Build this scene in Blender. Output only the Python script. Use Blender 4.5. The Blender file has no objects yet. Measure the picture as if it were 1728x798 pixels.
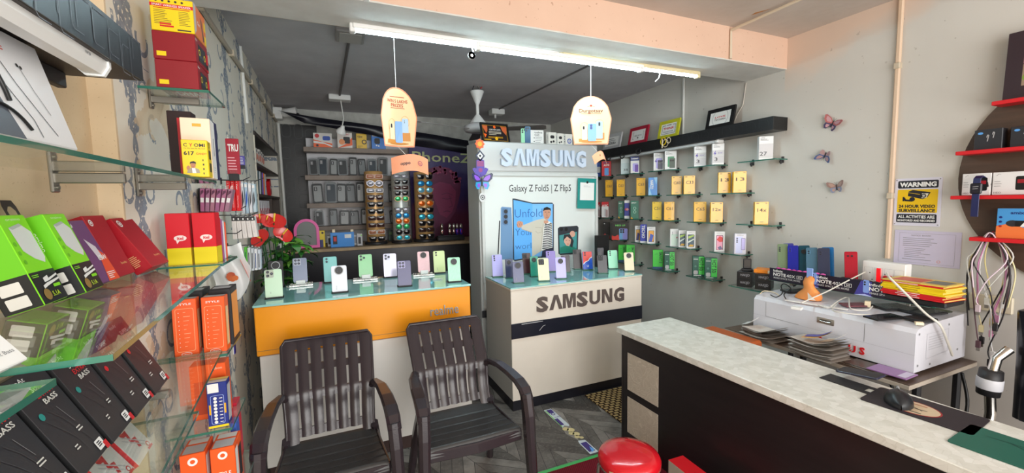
import bpy, bmesh, math, random
from math import sin, cos, pi, radians as R, sqrt
from mathutils import Matrix, Vector
random.seed(7)
SC = bpy.context.scene
COL = SC.collection

# ------------------------------------------------------------------ camera
FPX, YAW, PIT, ROL, HC = 705.75, 0.408412, 0.0835554, -0.0196518, 1.5
_fwd = Vector((sin(YAW)*cos(PIT), cos(YAW)*cos(PIT), -sin(PIT)))
_r0 = Vector((cos(YAW), -sin(YAW), 0)); _u0 = _r0.cross(_fwd)
_rt = _r0*cos(ROL) + _u0*sin(ROL); _up = _u0*cos(ROL) - _r0*sin(ROL)
cam = bpy.data.cameras.new('camera'); camo = bpy.data.objects.new('camera', cam); COL.objects.link(camo)
cam.sensor_fit = 'HORIZONTAL'; cam.sensor_width = 36; cam.lens = FPX/1728*36; cam.clip_start = .02
camo.matrix_world = Matrix(((_rt.x, _up.x, -_fwd.x, 0), (_rt.y, _up.y, -_fwd.y, 0), (_rt.z, _up.z, -_fwd.z, HC), (0, 0, 0, 1)))
SC.camera = camo

# ------------------------------------------------------------------ light and exposure
SC.view_settings.view_transform = 'Standard'; SC.view_settings.look = 'None'
SC.view_settings.gamma = 1; SC.view_settings.use_curve_mapping = False
SC.view_settings.exposure = 0.66
wd = bpy.data.worlds.new('world'); SC.world = wd; wd.use_nodes = True
bg = wd.node_tree.nodes['Background']; bg.inputs[0].default_value = (.93, .97, 1, 1); bg.inputs[1].default_value = .55
def area(name, loc, direction, sx, sy, power, col):
    l = bpy.data.lights.new(name, 'AREA'); l.shape = 'RECTANGLE'; l.size = sx; l.size_y = sy; l.energy = power; l.color = col
    o = bpy.data.objects.new(name, l); COL.objects.link(o); o.location = loc
    o.rotation_euler = Vector(direction).to_track_quat('-Z', 'Y').to_euler(); return o
area('shop_front_daylight', (1.1, -1.9, 1.45), (.12, 1, -.06), 3.2, 2.3, 98, (1, .97, .93))
TUBE_STRENGTH = 38.0

# ------------------------------------------------------------------ pixel of the photo -> point on a plane of the room
O = Vector((0, 0, HC))
def ray(px, py): return _rt*(px-864) + _up*(399-py) + _fwd*FPX
def onx(px, py, x): d = ray(px, py); return O + d*(x/d.x)
def ony(px, py, y): d = ray(px, py); return O + d*(y/d.y)
def onz(px, py, z): d = ray(px, py); return O + d*((z-HC)/d.z)
def dist(p): return (Vector(p)-O).dot(_fwd)
def pxof(p): q = Vector(p)-O; return 864+FPX*q.dot(_rt)/q.dot(_fwd)

# ------------------------------------------------------------------ materials
def lin(c):
    c = c/255
    return c/12.92 if c <= .04045 else ((c+.055)/1.055)**2.4
_mc = {}
def mat(r, g, b, rough=.5, metal=0, coat=0, emit=0, bump=0, bscale=60, alpha=1, vary=0):
    k = (r, g, b, rough, metal, coat, emit, bump, bscale, alpha, vary)
    if k in _mc: return _mc[k]
    m = bpy.data.materials.new('paint_%d_%d_%d' % (r, g, b)); m.use_nodes = True
    nt = m.node_tree; p = nt.nodes['Principled BSDF']
    col = (lin(r), lin(g), lin(b), 1)
    p.inputs['Base Color'].default_value = col
    p.inputs['Roughness'].default_value = rough; p.inputs['Metallic'].default_value = metal
    if coat: p.inputs['Coat Weight'].default_value = coat
    if alpha < 1: p.inputs['Alpha'].default_value = alpha
    if emit:
        p.inputs['Emission Color'].default_value = col; p.inputs['Emission Strength'].default_value = emit
    if bump or vary:
        tc = nt.nodes.new('ShaderNodeTexCoord'); n = nt.nodes.new('ShaderNodeTexNoise'); n.inputs['Scale'].default_value = bscale
        n.inputs['Detail'].default_value = 5; nt.links.new(tc.outputs['Object'], n.inputs['Vector'])
        if bump:
            bn = nt.nodes.new('ShaderNodeBump'); bn.inputs['Strength'].default_value = bump; bn.inputs['Distance'].default_value = .01
            nt.links.new(n.outputs['Fac'], bn.inputs['Height']); nt.links.new(bn.outputs['Normal'], p.inputs['Normal'])
        if vary:
            mx = nt.nodes.new('ShaderNodeMix'); mx.data_type = 'RGBA'
            mr = nt.nodes.new('ShaderNodeMapRange'); mr.inputs[1].default_value = .35; mr.inputs[2].default_value = .65
            nt.links.new(n.outputs['Fac'], mr.inputs[0]); nt.links.new(mr.outputs[0], mx.inputs[0])
            mx.inputs[6].default_value = tuple(c*(1-vary) for c in col[:3])+(1,); mx.inputs[7].default_value = tuple(min(1, c*(1+vary)) for c in col[:3])+(1,)
            nt.links.new(mx.outputs[2], p.inputs['Base Color'])
    _mc[k] = m; return m
def glassmat(name, tint, rough=.02, base=.06):
    m = bpy.data.materials.new(name); m.use_nodes = True; nt = m.node_tree; nt.nodes.clear()
    out = nt.nodes.new('ShaderNodeOutputMaterial'); mix = nt.nodes.new('ShaderNodeMixShader')
    t = nt.nodes.new('ShaderNodeBsdfTransparent'); t.inputs[0].default_value = tint+(1,)
    g = nt.nodes.new('ShaderNodeBsdfGlossy'); g.inputs['Roughness'].default_value = rough; g.inputs[0].default_value = (1, 1, 1, 1)
    lw = nt.nodes.new('ShaderNodeFresnel'); lw.inputs[0].default_value = 1.5
    ad = nt.nodes.new('ShaderNodeMath'); ad.operation = 'ADD'; ad.inputs[1].default_value = base; ad.use_clamp = True
    gm = nt.nodes.new('ShaderNodeNewGeometry'); mr = nt.nodes.new('ShaderNodeMapRange'); mr.inputs[3].default_value = 1.5; mr.inputs[4].default_value = 1/1.5
    nt.links.new(gm.outputs['Backfacing'], mr.inputs[0]); nt.links.new(mr.outputs[0], lw.inputs[0])
    nt.links.new(lw.outputs[0], ad.inputs[0]); nt.links.new(ad.outputs[0], mix.inputs[0])
    nt.links.new(t.outputs[0], mix.inputs[1]); nt.links.new(g.outputs[0], mix.inputs[2]); nt.links.new(mix.outputs[0], out.inputs[0])
    return m
GLASS = glassmat('clear_glass', (.94, .98, .965)); CLEAR = glassmat('clear_plastic', (.97, .98, .98), .12, .05)
ACRYL = glassmat('clear_acrylic', (.93, .93, .9), .05, .1); FILM = glassmat('shrink_film', (.96, .96, .96), .15, .08)

# procedural patterns: tiny expression compiler over math nodes
class X:
    nt = None
    def __init__(s, v): s.v = v
    @staticmethod
    def op(o, *a):
        n = X.nt.nodes.new('ShaderNodeMath'); n.operation = o
        for i, q in enumerate(a):
            q = q.v if isinstance(q, X) else q
            if isinstance(q, (int, float)): n.inputs[i].default_value = q
            else: X.nt.links.new(q, n.inputs[i])
        return X(n.outputs[0])
    def __add__(s, o): return X.op('ADD', s, o)
    __radd__ = __add__
    def __sub__(s, o): return X.op('SUBTRACT', s, o)
    def __rsub__(s, o): return X.op('SUBTRACT', o, s)
    def __mul__(s, o): return X.op('MULTIPLY', s, o)
    __rmul__ = __mul__
    def __truediv__(s, o): return X.op('DIVIDE', s, o)
    def __lt__(s, o): return X.op('LESS_THAN', s, o)
    def __gt__(s, o): return X.op('GREATER_THAN', s, o)
xs = lambda a: X.op('SINE', a); xa = lambda a: X.op('ABSOLUTE', a); xf = lambda a: X.op('FRACT', a); xfl = lambda a: X.op('FLOOR', a)
xmn = lambda a, b: X.op('MINIMUM', a, b); xmx = lambda a, b: X.op('MAXIMUM', a, b); xsq = lambda a: X.op('SQRT', a)
def xnoise(scale, detail=4, stretch=None):
    n = X.nt.nodes.new('ShaderNodeTexNoise'); n.inputs['Scale'].default_value = scale; n.inputs['Detail'].default_value = detail
    tc = X.nt.nodes.new('ShaderNodeTexCoord'); src = tc.outputs['Object']
    if stretch:
        mp = X.nt.nodes.new('ShaderNodeMapping'); mp.inputs['Scale'].default_value = stretch; X.nt.links.new(src, mp.inputs[0]); src = mp.outputs[0]
    X.nt.links.new(src, n.inputs['Vector']); return X(n.outputs['Fac'])
def xrand(a, b):
    cb = X.nt.nodes.new('ShaderNodeCombineXYZ'); X.nt.links.new(a.v, cb.inputs[0]); X.nt.links.new(b.v, cb.inputs[1])
    w = X.nt.nodes.new('ShaderNodeTexWhiteNoise'); w.noise_dimensions = '3D'; X.nt.links.new(cb.outputs[0], w.inputs['Vector']); return X(w.outputs['Value'])
def xmix(f, a, b):
    n = X.nt.nodes.new('ShaderNodeMix'); n.data_type = 'RGBA'; n.clamp_factor = True
    f = f.v if isinstance(f, X) else f
    if isinstance(f, (int, float)): n.inputs[0].default_value = f
    else: X.nt.links.new(f, n.inputs[0])
    for i, q in ((6, a), (7, b)):
        if isinstance(q, tuple): n.inputs[i].default_value = tuple(lin(c) for c in q)+(1,)
        else: X.nt.links.new(q, n.inputs[i])
    return n.outputs[2]
def pmat(name, fn, rough=.6, spec=.5, bump=None):
    m = bpy.data.materials.new(name); m.use_nodes = True; X.nt = m.node_tree; p = m.node_tree.nodes['Principled BSDF']
    tc = X.nt.nodes.new('ShaderNodeTexCoord'); sp = X.nt.nodes.new('ShaderNodeSeparateXYZ'); X.nt.links.new(tc.outputs['Object'], sp.inputs[0])
    c = fn(X(sp.outputs[0]), X(sp.outputs[1]), X(sp.outputs[2]))
    X.nt.links.new(c, p.inputs['Base Color']); p.inputs['Roughness'].default_value = rough; p.inputs['Specular IOR Level'].default_value = spec
    if bump:
        bn = X.nt.nodes.new('ShaderNodeBump'); bn.inputs['Strength'].default_value = bump[1]; bn.inputs['Distance'].default_value = .01
        X.nt.links.new(xnoise(bump[0], 6).v, bn.inputs['Height']); X.nt.links.new(bn.outputs[0], p.inputs['Normal'])
    return m

# ------------------------------------------------------------------ mesh builder
I4 = Matrix.Identity(4)
def frame(o, u, v):
    u = Vector(u).normalized(); v = Vector(v).normalized(); n = u.cross(v)
    return Matrix(((u.x, v.x, n.x, o[0]), (u.y, v.y, n.y, o[1]), (u.z, v.z, n.z, o[2]), (0, 0, 0, 1)))
T = Matrix.Translation
def RZ(a): return Matrix.Rotation(R(a), 4, 'Z')
def RX(a): return Matrix.Rotation(R(a), 4, 'X')
def RY(a): return Matrix.Rotation(R(a), 4, 'Y')
_tc = {}
def textgeo(s, weight):
    k = (s, weight)
    if k not in _tc:
        cu = bpy.data.curves.new('t', 'FONT'); cu.body = s; cu.resolution_u = 2; cu.offset = weight; cu.fill_mode = 'FRONT'
        ob = bpy.data.objects.new('t', cu); me = bpy.data.meshes.new_from_object(ob)
        vs = [(v.co.x, v.co.y) for v in me.vertices]; fs = [tuple(p.vertices) for p in me.polygons]
        bpy.data.meshes.remove(me); bpy.data.objects.remove(ob); bpy.data.curves.remove(cu)
        _tc[k] = (vs, fs)
    return _tc[k]
class MB:
    def __init__(s): s.v = []; s.f = []; s.mi = []; s.sm = []; s.ms = []; s.M = I4; s.noflip = []
    def m(s, mt):
        if mt not in s.ms: s.ms.append(mt)
        return s.ms.index(mt)
    def add(s, vs, fs, mt, smooth=False):
        b = len(s.v); i = s.m(mt)
        s.v += [s.M @ Vector(p) for p in vs]
        for f in fs: s.f.append(tuple(b+q for q in f)); s.mi.append(i); s.sm.append(smooth)
        return s
    def box(s, x0, x1, y0, y1, z0, z1, mt, c=0):
        if x0 > x1: x0, x1 = x1, x0
        if y0 > y1: y0, y1 = y1, y0
        if z0 > z1: z0, z1 = z1, z0
        if not c:
            vs = [(x, y, z) for z in (z0, z1) for y in (y0, y1) for x in (x0, x1)]
            return s.add(vs, [(0, 2, 3, 1), (4, 5, 7, 6), (0, 1, 5, 4), (2, 6, 7, 3), (0, 4, 6, 2), (1, 3, 7, 5)], mt)
        c = min(c, (x1-x0)/2.01, (y1-y0)/2.01, (z1-z0)/2.01)
        lo = (x0, y0, z0); hi = (x1, y1, z1); vs = []; idx = {}
        for sx in (0, 1):
            for sy in (0, 1):
                for sz in (0, 1):
                    for ax in range(3):
                        p = []
                        for q, sg in enumerate((sx, sy, sz)):
                            e = hi[q] if sg else lo[q]
                            if q != ax: e += -c if sg else c
                            p.append(e)
                        idx[(sx, sy, sz, ax)] = len(vs); vs.append(tuple(p))
        fs = []
        for ax in range(3):
            o = [q for q in range(3) if q != ax]
            for sg in (0, 1):
                q = []
                for a, b in ((0, 0), (1, 0), (1, 1), (0, 1)):
                    k = [0, 0, 0]; k[ax] = sg; k[o[0]] = a; k[o[1]] = b; q.append(idx[(*k, ax)])
                fs.append(tuple(q))
        for ax in range(3):
            o = [q for q in range(3) if q != ax]
            for a in (0, 1):
                for b in (0, 1):
                    k0 = [0, 0, 0]; k0[o[0]] = a; k0[o[1]] = b; k1 = list(k0); k1[ax] = 1
                    fs.append((idx[(*k0, o[0])], idx[(*k1, o[0])], idx[(*k1, o[1])], idx[(*k0, o[1])]))
        for sx in (0, 1):
            for sy in (0, 1):
                for sz in (0, 1): fs.append(tuple(idx[(sx, sy, sz, a)] for a in range(3)))
        return s.add(vs, fs, mt)
    def prism(s, poly, t0, t1, mt, side=None, smooth=False):      # polygon in the local x-y plane, extruded along local z
        n = len(poly); vs = [(x, y, t0) for x, y in poly]+[(x, y, t1) for x, y in poly]
        s.add(vs, [tuple(range(n-1, -1, -1)), tuple(range(n, 2*n))], mt)
        return s.add(vs, [(i, (i+1) % n, n+(i+1) % n, n+i) for i in range(n)], side or mt, smooth)
    def poly(s, pts, mt, z=0): return s.add([(x, y, z) for x, y in pts], [tuple(range(len(pts)))], mt)
    def rect(s, u0, v0, u1, v1, mt, z=.0004): return s.poly([(u0, v0), (u1, v0), (u1, v1), (u0, v1)], mt, z)
    def circ(s, u, v, r, mt, z=.0004, n=20, ry=None):
        ry = ry or r
        return s.poly([(u+r*cos(2*pi*i/n), v+ry*sin(2*pi*i/n)) for i in range(n)], mt, z)
    def ring(s, u, v, r0, r1, mt, z=.0004, n=20, a0=0, a1=360):
        m_ = n if a1-a0 >= 360 else n+1
        vs = [(u+q*cos(R(a0+(a1-a0)*i/n)), v+q*sin(R(a0+(a1-a0)*i/n)), z) for i in range(m_) for q in (r0, r1)]
        return s.add(vs, [(2*i, 2*i+1, (2*i+3) % (2*m_), (2*i+2) % (2*m_)) for i in range(n)], mt)
    def line(s, pts, w, mt, z=.0004):
        for (a, b), (c, d) in zip(pts, pts[1:]):
            l = sqrt((c-a)**2+(d-b)**2) or 1; nx, ny = -(d-b)/l*w/2, (c-a)/l*w/2
            s.poly([(a-nx, b-ny), (c-nx, d-ny), (c+nx, d+ny), (a+nx, b+ny)], mt, z)
        return s
    def text(s, t, u, v, h, mt, wt=0, fit=None, al='C', z=.0006, ex=0, vert=False):
        vs, fs = textgeo(t, wt)
        if not vs: return s
        k = h/.72; x0 = min(p[0] for p in vs); x1 = max(p[0] for p in vs); kx = k
        if fit: kx = fit/max(x1-x0, .01)
        off = {'C': -(x0+x1)/2, 'L': -x0, 'R': -x1}[al]
        pts = [((x+off)*kx, (y-.36)*k) for x, y in vs]
        if vert: pts = [(y, -x) for x, y in pts]
        if not ex: return s.add([(u+x, v+y, z) for x, y in pts], fs, mt)
        n = len(pts); s.add([(u+x, v+y, z+ex) for x, y in pts], fs, mt)
        cnt = {}
        for f in fs:
            for a, b in zip(f, f[1:]+f[:1]): cnt[(a, b)] = cnt.get((a, b), 0)+1
        sd = [(a, b) for (a, b) in cnt if (b, a) not in cnt]
        return s.add([(u+x, v+y, z+ex) for x, y in pts]+[(u+x, v+y, z) for x, y in pts], [(b, a, n+a, n+b) for a, b in sd], mt)
    def cyl(s, p0, p1, r, mt, n=14, r1=None, cap=True):
        p0, p1 = Vector(p0), Vector(p1); d = (p1-p0).normalized(); r1 = r if r1 is None else r1
        a = d.orthogonal().normalized(); b = d.cross(a)
        vs = [tuple(p0+(a*cos(2*pi*i/n)+b*sin(2*pi*i/n))*r) for i in range(n)]+[tuple(p1+(a*cos(2*pi*i/n)+b*sin(2*pi*i/n))*r1) for i in range(n)]
        s.add(vs, [(i, (i+1) % n, n+(i+1) % n, n+i) for i in range(n)], mt, True)
        if cap: s.add(vs, [tuple(range(n-1, -1, -1)), tuple(range(n, 2*n))], mt)
        return s
    def lathe(s, prof, mt, n=24, sx=1, sy=1):                        # (radius, z) about local z
        vs = [(r*cos(2*pi*i/n)*sx, r*sin(2*pi*i/n)*sy, z) for r, z in prof for i in range(n)]; k = len(prof)
        s.add(vs, [(j*n+i, j*n+(i+1) % n, (j+1)*n+(i+1) % n, (j+1)*n+i) for j in range(k-1) for i in range(n)], mt, True)
        return s.add(vs, [tuple(range(n-1, -1, -1)), tuple((k-1)*n+i for i in range(n))], mt)
    def tube(s, pts, r, mt, n=7):
        pts = [Vector(p) for p in pts]; k = len(pts); vs = []; ref = None
        for i, p in enumerate(pts):
            t = (pts[min(i+1, k-1)]-pts[max(i-1, 0)]).normalized()
            if ref is None: ref = t.orthogonal().normalized()
            ref = (ref-t*ref.dot(t)).normalized(); b = t.cross(ref)
            vs += [tuple(p+(ref*cos(2*pi*j/n)+b*sin(2*pi*j/n))*r) for j in range(n)]
        s.add(vs, [(i*n+j, i*n+(j+1) % n, (i+1)*n+(j+1) % n, (i+1)*n+j) for i in range(k-1) for j in range(n)], mt, True)
        return s.add(vs, [tuple(range(n-1, -1, -1)), tuple((k-1)*n+j for j in range(n))], mt)
    def sweep(s, pts, sec, mt, side=(1, 0, 0), smooth=True):          # chamfered rectangular section (width along `side`, height) along a path
        pts = [Vector(p) for p in pts]; k = len(pts); vs = []; sd = Vector(side)
        for i, p in enumerate(pts):
            t = (pts[min(i+1, k-1)]-pts[max(i-1, 0)]).normalized(); a = (sd-t*sd.dot(t)).normalized(); b = t.cross(a)
            w, h = sec[i] if isinstance(sec, list) else sec
            c = min(w, h)*.28
            for x, y in ((-w/2+c, -h/2), (w/2-c, -h/2), (w/2, -h/2+c), (w/2, h/2-c), (w/2-c, h/2), (-w/2+c, h/2), (-w/2, h/2-c), (-w/2, -h/2+c)):
                vs.append(tuple(p+a*x+b*y))
        s.add(vs, [(i*8+j, i*8+(j+1) % 8, (i+1)*8+(j+1) % 8, (i+1)*8+j) for i in range(k-1) for j in range(8)], mt)
        return s.add(vs, [tuple(range(7, -1, -1)), tuple((k-1)*8+j for j in range(8))], mt)
    def grid(s, fn, nu, nv, mt, smooth=True):
        vs = [fn(i/nu, j/nv) for j in range(nv+1) for i in range(nu+1)]
        return s.add(vs, [(j*(nu+1)+i, j*(nu+1)+i+1, (j+1)*(nu+1)+i+1, (j+1)*(nu+1)+i) for j in range(nv) for i in range(nu)], mt, smooth)
    def mesh(s, name, recalc=True):
        me = bpy.data.meshes.new(name); me.from_pydata([tuple(p) for p in s.v], [], s.f)
        for mt in s.ms: me.materials.append(mt)
        me.polygons.foreach_set('material_index', s.mi); me.polygons.foreach_set('use_smooth', s.sm)
        if recalc:
            bm = bmesh.new(); bm.from_mesh(me); bmesh.ops.recalc_face_normals(bm, faces=bm.faces); bm.to_mesh(me); bm.free()
        me.update(); return me
    def build(s, name, parent=None, M=None, recalc=True, label=None):
        o = bpy.data.objects.new(name, s.mesh(name, recalc)); COL.objects.link(o)
        if parent is not None: o.parent = parent
        if M is not None: o.matrix_basis = M
        if label: o['label'] = label
        return o
def tag(o, label, cat, group=None, kind=None):
    o['label'] = label; o['category'] = cat
    if group: o['group'] = group
    if kind: o['kind'] = kind
    return o
def thing(name, label, cat, M=I4, group=None):
    o = bpy.data.objects.new(name, None); COL.objects.link(o); o.empty_display_size = .05
    o.matrix_basis = M if isinstance(M, Matrix) else T(M)
    return tag(o, label, cat, group)
def struct(name, mb, label=None):
    o = mb.build(name); o['kind'] = 'structure'; o['label'] = label or name.replace('_', ' '); return o
def rrect(w, h, r, n=4, cx=0, cy=0):
    p = []
    for (sx, sy, a0) in ((1, -1, -90), (1, 1, 0), (-1, 1, 90), (-1, -1, 180)):
        for i in range(n+1):
            a = R(a0+90*i/n); p.append((cx+sx*(w/2-r)+r*cos(a), cy+sy*(h/2-r)+r*sin(a)))
    return p

# ------------------------------------------------------------------ palette
WHITE = mat(236, 236, 234, .45); OFFW = mat(226, 222, 212, .5); BLACK = mat(18, 18, 20, .4); BLK2 = mat(34, 33, 36, .5); DGREY = mat(60, 60, 64, .5)
GREY = mat(128, 128, 130, .5); LGREY = mat(190, 190, 192, .45); RED = mat(206, 22, 34, .4); DRED = mat(140, 14, 30, .4); YEL = mat(240, 208, 20, .4)
GOLD = mat(232, 172, 22, .28); ORANGE = mat(240, 96, 24, .4); BLUE = mat(34, 80, 180, .4); NAVY = mat(24, 34, 110, .4); SKY = mat(90, 160, 230, .35)
GREEN = mat(60, 210, 70, .4); LIME = mat(120, 214, 30, .4); DGREEN = mat(20, 96, 74, .4); PURP = mat(110, 70, 170, .4); LILAC = mat(178, 168, 236, .35)
CHROME = mat(210, 205, 198, .18, 1); STEEL = mat(150, 146, 138, .35, .8); TEAL = mat(24, 140, 134, .45); CREAM = mat(240, 222, 190, .5); PINK = mat(240, 90, 170, .4)
GEDGE = mat(44, 108, 92, .15, 0, .5); WOODE = mat(150, 120, 88, .55, vary=.25, bscale=18); INK = mat(40, 40, 46, .5)
# ================================================================== the room
XL, XR, YB, ZC, YF = -.5, 2.95, 5.35, 2.58, -1.7
def chevron(x, y, z):
    W = .40; a = (x*.94+y*.34); b = (y*.94-x*.34)
    ca = a/W; f = xf(ca); tri = xa(f-.5)*W*1.5; t = (b+tri)/.115
    fr = xf(t); rnd = xrand(xfl(ca*2), xfl(t)); grain = xnoise(9, 6, (1, 1, 1)); g2 = xnoise(60, 4)
    base = xmix(rnd, (64, 60, 58), (146, 140, 134))
    base = xmix((grain-.4)*2.2, base, (52, 48, 47)); base = xmix((g2-.5)*1.2, base, (150, 142, 136))
    gap = xmx(fr < .05, xmx(xf(ca*2) < .012, 0))
    return xmix(gap, base, (36, 33, 32))
m_floor = pmat('chevron_planks', chevron, .42, .4)
fl = MB(); fl.box(XL-.3, XR+.12, YF, YB+.12, -.1, 0, m_floor); struct('floor', fl, 'grey chevron plank vinyl floor')

def damask(x, y, z):
    PY, PZ = .44, .66
    cy = y/PY; col = xfl(cy); u = (xf(cy)-.5)*PY; zz = z+col*(PZ*.5); v = xf(zz/PZ)*PZ; au = xa(u)
    # leafy spindle
    w = .052*xa(xs(v*(pi/PZ)))*(.35+.65*xa(xs(v*(pi*4/PZ)+.4)))+.012*xa(xs(v*(pi*11/PZ)))+.007*xs(v*70+au*60)
    m = au < w
    def sc(cu, cv, r, t): 
        d = xsq((au-cu)*(au-cu)+(v-cv)*(v-cv)); return xa(d-r) < t
    def dt(cu, cv, r): return xsq((au-cu)*(au-cu)+(v-cv)*(v-cv)) < r
    scr = xmx(sc(.095, .2, .036, .007)*(v > .19), xmx(sc(.115, .36, .042, .008)*(v < .375), xmx(dt(.085, .47, .0006), xmx(sc(.075, .56, .03, .007), sc(.15, .10, .04, .006)*(au < .16)))))
    n = xnoise(70, 4); nb = xnoise(3, 5)
    ink = xmx(m, scr)*(n > .40)
    peel = (nb-.5)*4+(y < 1.435)*2.5        # the near bay is bare plaster, paper gone
    basec = xmix(xnoise(2.2, 5), (232, 229, 220), (216, 206, 188))
    blue = xmix(xnoise(45, 4), (40, 62, 100), (150, 164, 176))
    c = xmix(ink*(y > 1.435)*.85, basec, blue)
    near = (y < 1.435)
    plaster = xmix(xnoise(5, 6), (226, 208, 178), (196, 170, 134))
    speck = (xnoise(120, 2) > .68)
    plaster = xmix(speck*.25, plaster, (120, 90, 60))
    stain = (xnoise(4.1, 5) > .58)*(y < 2.05)*.75
    c = xmix(stain, c, plaster)
    return xmix(near, c, plaster)
m_lw = pmat('damask_wallpaper', damask, .75, .25, (14, .12))
XN, YN = -.55, 1.425          # the near bay of the wall steps back a little; a cabinet is let into the far end
AY0, AY1, AZ0, AZ1, AX = 3.70, 5.22, 1.325, 2.07, -.72
w = MB(); w.box(XN-.2, XN, YF, YN, 0, ZC, m_lw); w.box(AX-.05, XL, YN, AY0, 0, ZC, m_lw); w.box(AX-.05, XL, AY0, AY1, 0, AZ0, m_lw); w.box(AX-.05, XL, AY0, AY1, AZ1, ZC, m_lw); w.box(AX-.05, XL, AY1, YB+.12, 0, ZC, m_lw); w.box(AX-.05, AX, AY0, AY1, AZ0, AZ1, m_lw); struct('wall_left', w, 'left wall in cream paper with blue damask')

def rwall(x, y, z):
    n = xnoise(1.6, 6); spots = (xnoise(34, 2) > .735)*.5
    c = xmix(n, (214, 211, 205), (188, 186, 180))
    edge = xmn(1, xmx(0, (z+(xnoise(3, 4)-.5)*.3 - (1.97-y)*.30 - 2.22)*7))*xmn(1, xmx(0, (y-.9)*3))
    c = xmix(edge*(y < 1.98)*.75, c, (222, 194, 174))
    low_shade = xmn(1, xmx(0, (1.0-z+(xnoise(2.5, 5)-.5)*.7)*1.4))*xmn(1, xmx(0, (1.9-y)*2))  # shadow low on the near wall, painted into its colour
    c = xmix(low_shade*.5, c, (160, 142, 130))
    return xmix(spots*.6, c, (120, 110, 100))
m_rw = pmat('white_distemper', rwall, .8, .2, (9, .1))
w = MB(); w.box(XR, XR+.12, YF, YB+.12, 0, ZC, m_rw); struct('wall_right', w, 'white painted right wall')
w = MB(); w.box(XL, XR, YB, YB+.12, 0, ZC, mat(196, 196, 190, .85, bump=.2, bscale=12, vary=.12)); struct('wall_back', w, 'whitewashed back wall')
def ceilc(x, y, z):
    front = y < 2.12
    a = xmix(xnoise(3, 6), (214, 204, 196), (186, 172, 160)); b = xmix(xnoise(5, 7), (206, 203, 206), (176, 173, 177))
    fleck = (xnoise(26, 3, (1, 2.6, 1)) > .71)
    b = xmix(fleck*.7, b, (206, 206, 206)); return xmix(front, b, a)
m_ce = pmat('ceiling_plaster', ceilc, .85, .2, (16, .25))
w = MB(); w.box(XL-.3, XR+.12, YF, YB+.12, ZC, ZC+.1, m_ce); struct('ceiling', w, 'plastered ceiling, greyer at the back')
def beamc(x, y, z):
    under = (z+(xnoise(9, 5)-.5)*.012) < 2.378
    p = xmix(xnoise(3.5, 6), (226, 194, 172), (212, 178, 156)); q = xmix(xnoise(10, 6), (222, 222, 218), (196, 192, 186))
    sp = (xnoise(50, 2) > .72)*.5
    return xmix(under, xmix(sp, p, (150, 104, 80)), q)
m_be = pmat('peach_beam', beamc, .8, .2, (11, .25))
BZ = 2.372
w = MB(); w.box(XL, XR, 1.97, 2.28, BZ, ZC, m_be); struct('trim_1', w, 'peach painted ceiling beam with white underside')

# torn packing tape along the front ceiling conduit
PVC = mat(214, 200, 178, .5); PVCW = mat(222, 222, 218, .5)
t = thing('ceiling_conduit', 'beige conduit crossing the front ceiling down the peach beam face, torn brown tape on it', 'conduit', (2.39, 1.9, 2.55))
b = MB(); p0 = Vector((2.39, 1.955, 2.565)); 
b.sweep([(0, .06, -.17), (0, .06, .005), (.0, -.9, .012)], (.016, .016), PVC); b.build('conduit_strip', t)
b = MB(); b.M = frame((-.01, -.1, .022), (1, 0, 0), (0, -1, 0))
b.add([(-.02, 0, -.004), (.035, .05, -.018), (.06, .2, -.012), (.05, .34, -.03), (.02, .45, -.006), (-.03, .3, -.012), (-.035, .12, -.02)], [(0, 1, 2, 6), (2, 3, 5, 6), (3, 4, 5)], mat(176, 116, 62, .4)); b.build('torn_tape', t)

def conduit(name, label, pts, w=.02, m=PVC, clips=0):
    pts = [Vector(p) for p in pts]; t = thing(name, label, 'conduit', tuple(pts[0]))
    q = [p-pts[0] for p in pts]; b = MB(); b.tube(q, w/2, m, 8) if name == 'pipe' else b.sweep(q, (w, w*.8), m, (0, 0, 1) if abs(q[-1].z) < .3*q[-1].length else (0, 1, .01))
    b.build('duct', t)
    for i in range(clips):
        c = MB(); p = q[0].lerp(q[-1], (i+.5)/clips); c.box(p.x-w*.7, p.x+w*.7, p.y-w*.6, p.y+w*.6, p.z-w*.7, p.z+w*.7, mat(196, 182, 160, .5), .003); c.build('clip', t)
    return t
conduit('conduit', 'long beige conduit running along the wallpapered wall under the ceiling', [(-.488, 2.0, 2.395), (-.488, 5.3, 2.425)], .026, mat(176, 166, 150, .5), 5)
conduit('conduit', 'white upright conduit on the wallpaper above the dark wall cabinet', [(-.49, 3.34, 2.56), (-.49, 3.40, 2.07)], .022, PVCW)
conduit('pipe', 'white upright pipe in the far corner beside the black patterned panel', [(-.47, 5.28, 2.40), (-.46, 5.30, 1.05)], .03, PVCW)
conduit('conduit', 'beige conduit along the back foot of the ceiling beam above the tube light', [(-.36, 2.295, 2.39), (.2, 2.295, 2.39)], .024, PVC)
conduit('conduit', 'dark grey conduit on the back ceiling between the junction box and lamp plate', [(.17, 3.0, 2.57), (.145, 4.5, 2.57)], .022, mat(96, 92, 92, .5))
conduit('conduit', 'thin grey conduit crossing the back ceiling to the small right junction box', [(2.0, 2.3, 2.572), (1.86, 4.6, 2.572)], .014, mat(110, 106, 106, .5))
conduit('conduit', 'peach and white upright conduit beside the warning sign', [(2.94, 1.338, 2.57), (2.94, 1.338, 1.13)], .024, mat(216, 190, 164, .5), 2)
q = onx(1154, 132, 2.94); conduit('conduit', 'white upright conduit on the right wall behind the tilted yellow picture frame', [(2.94, q.y, 2.56), (2.94, q.y, 2.06)], .02, PVCW)
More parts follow.
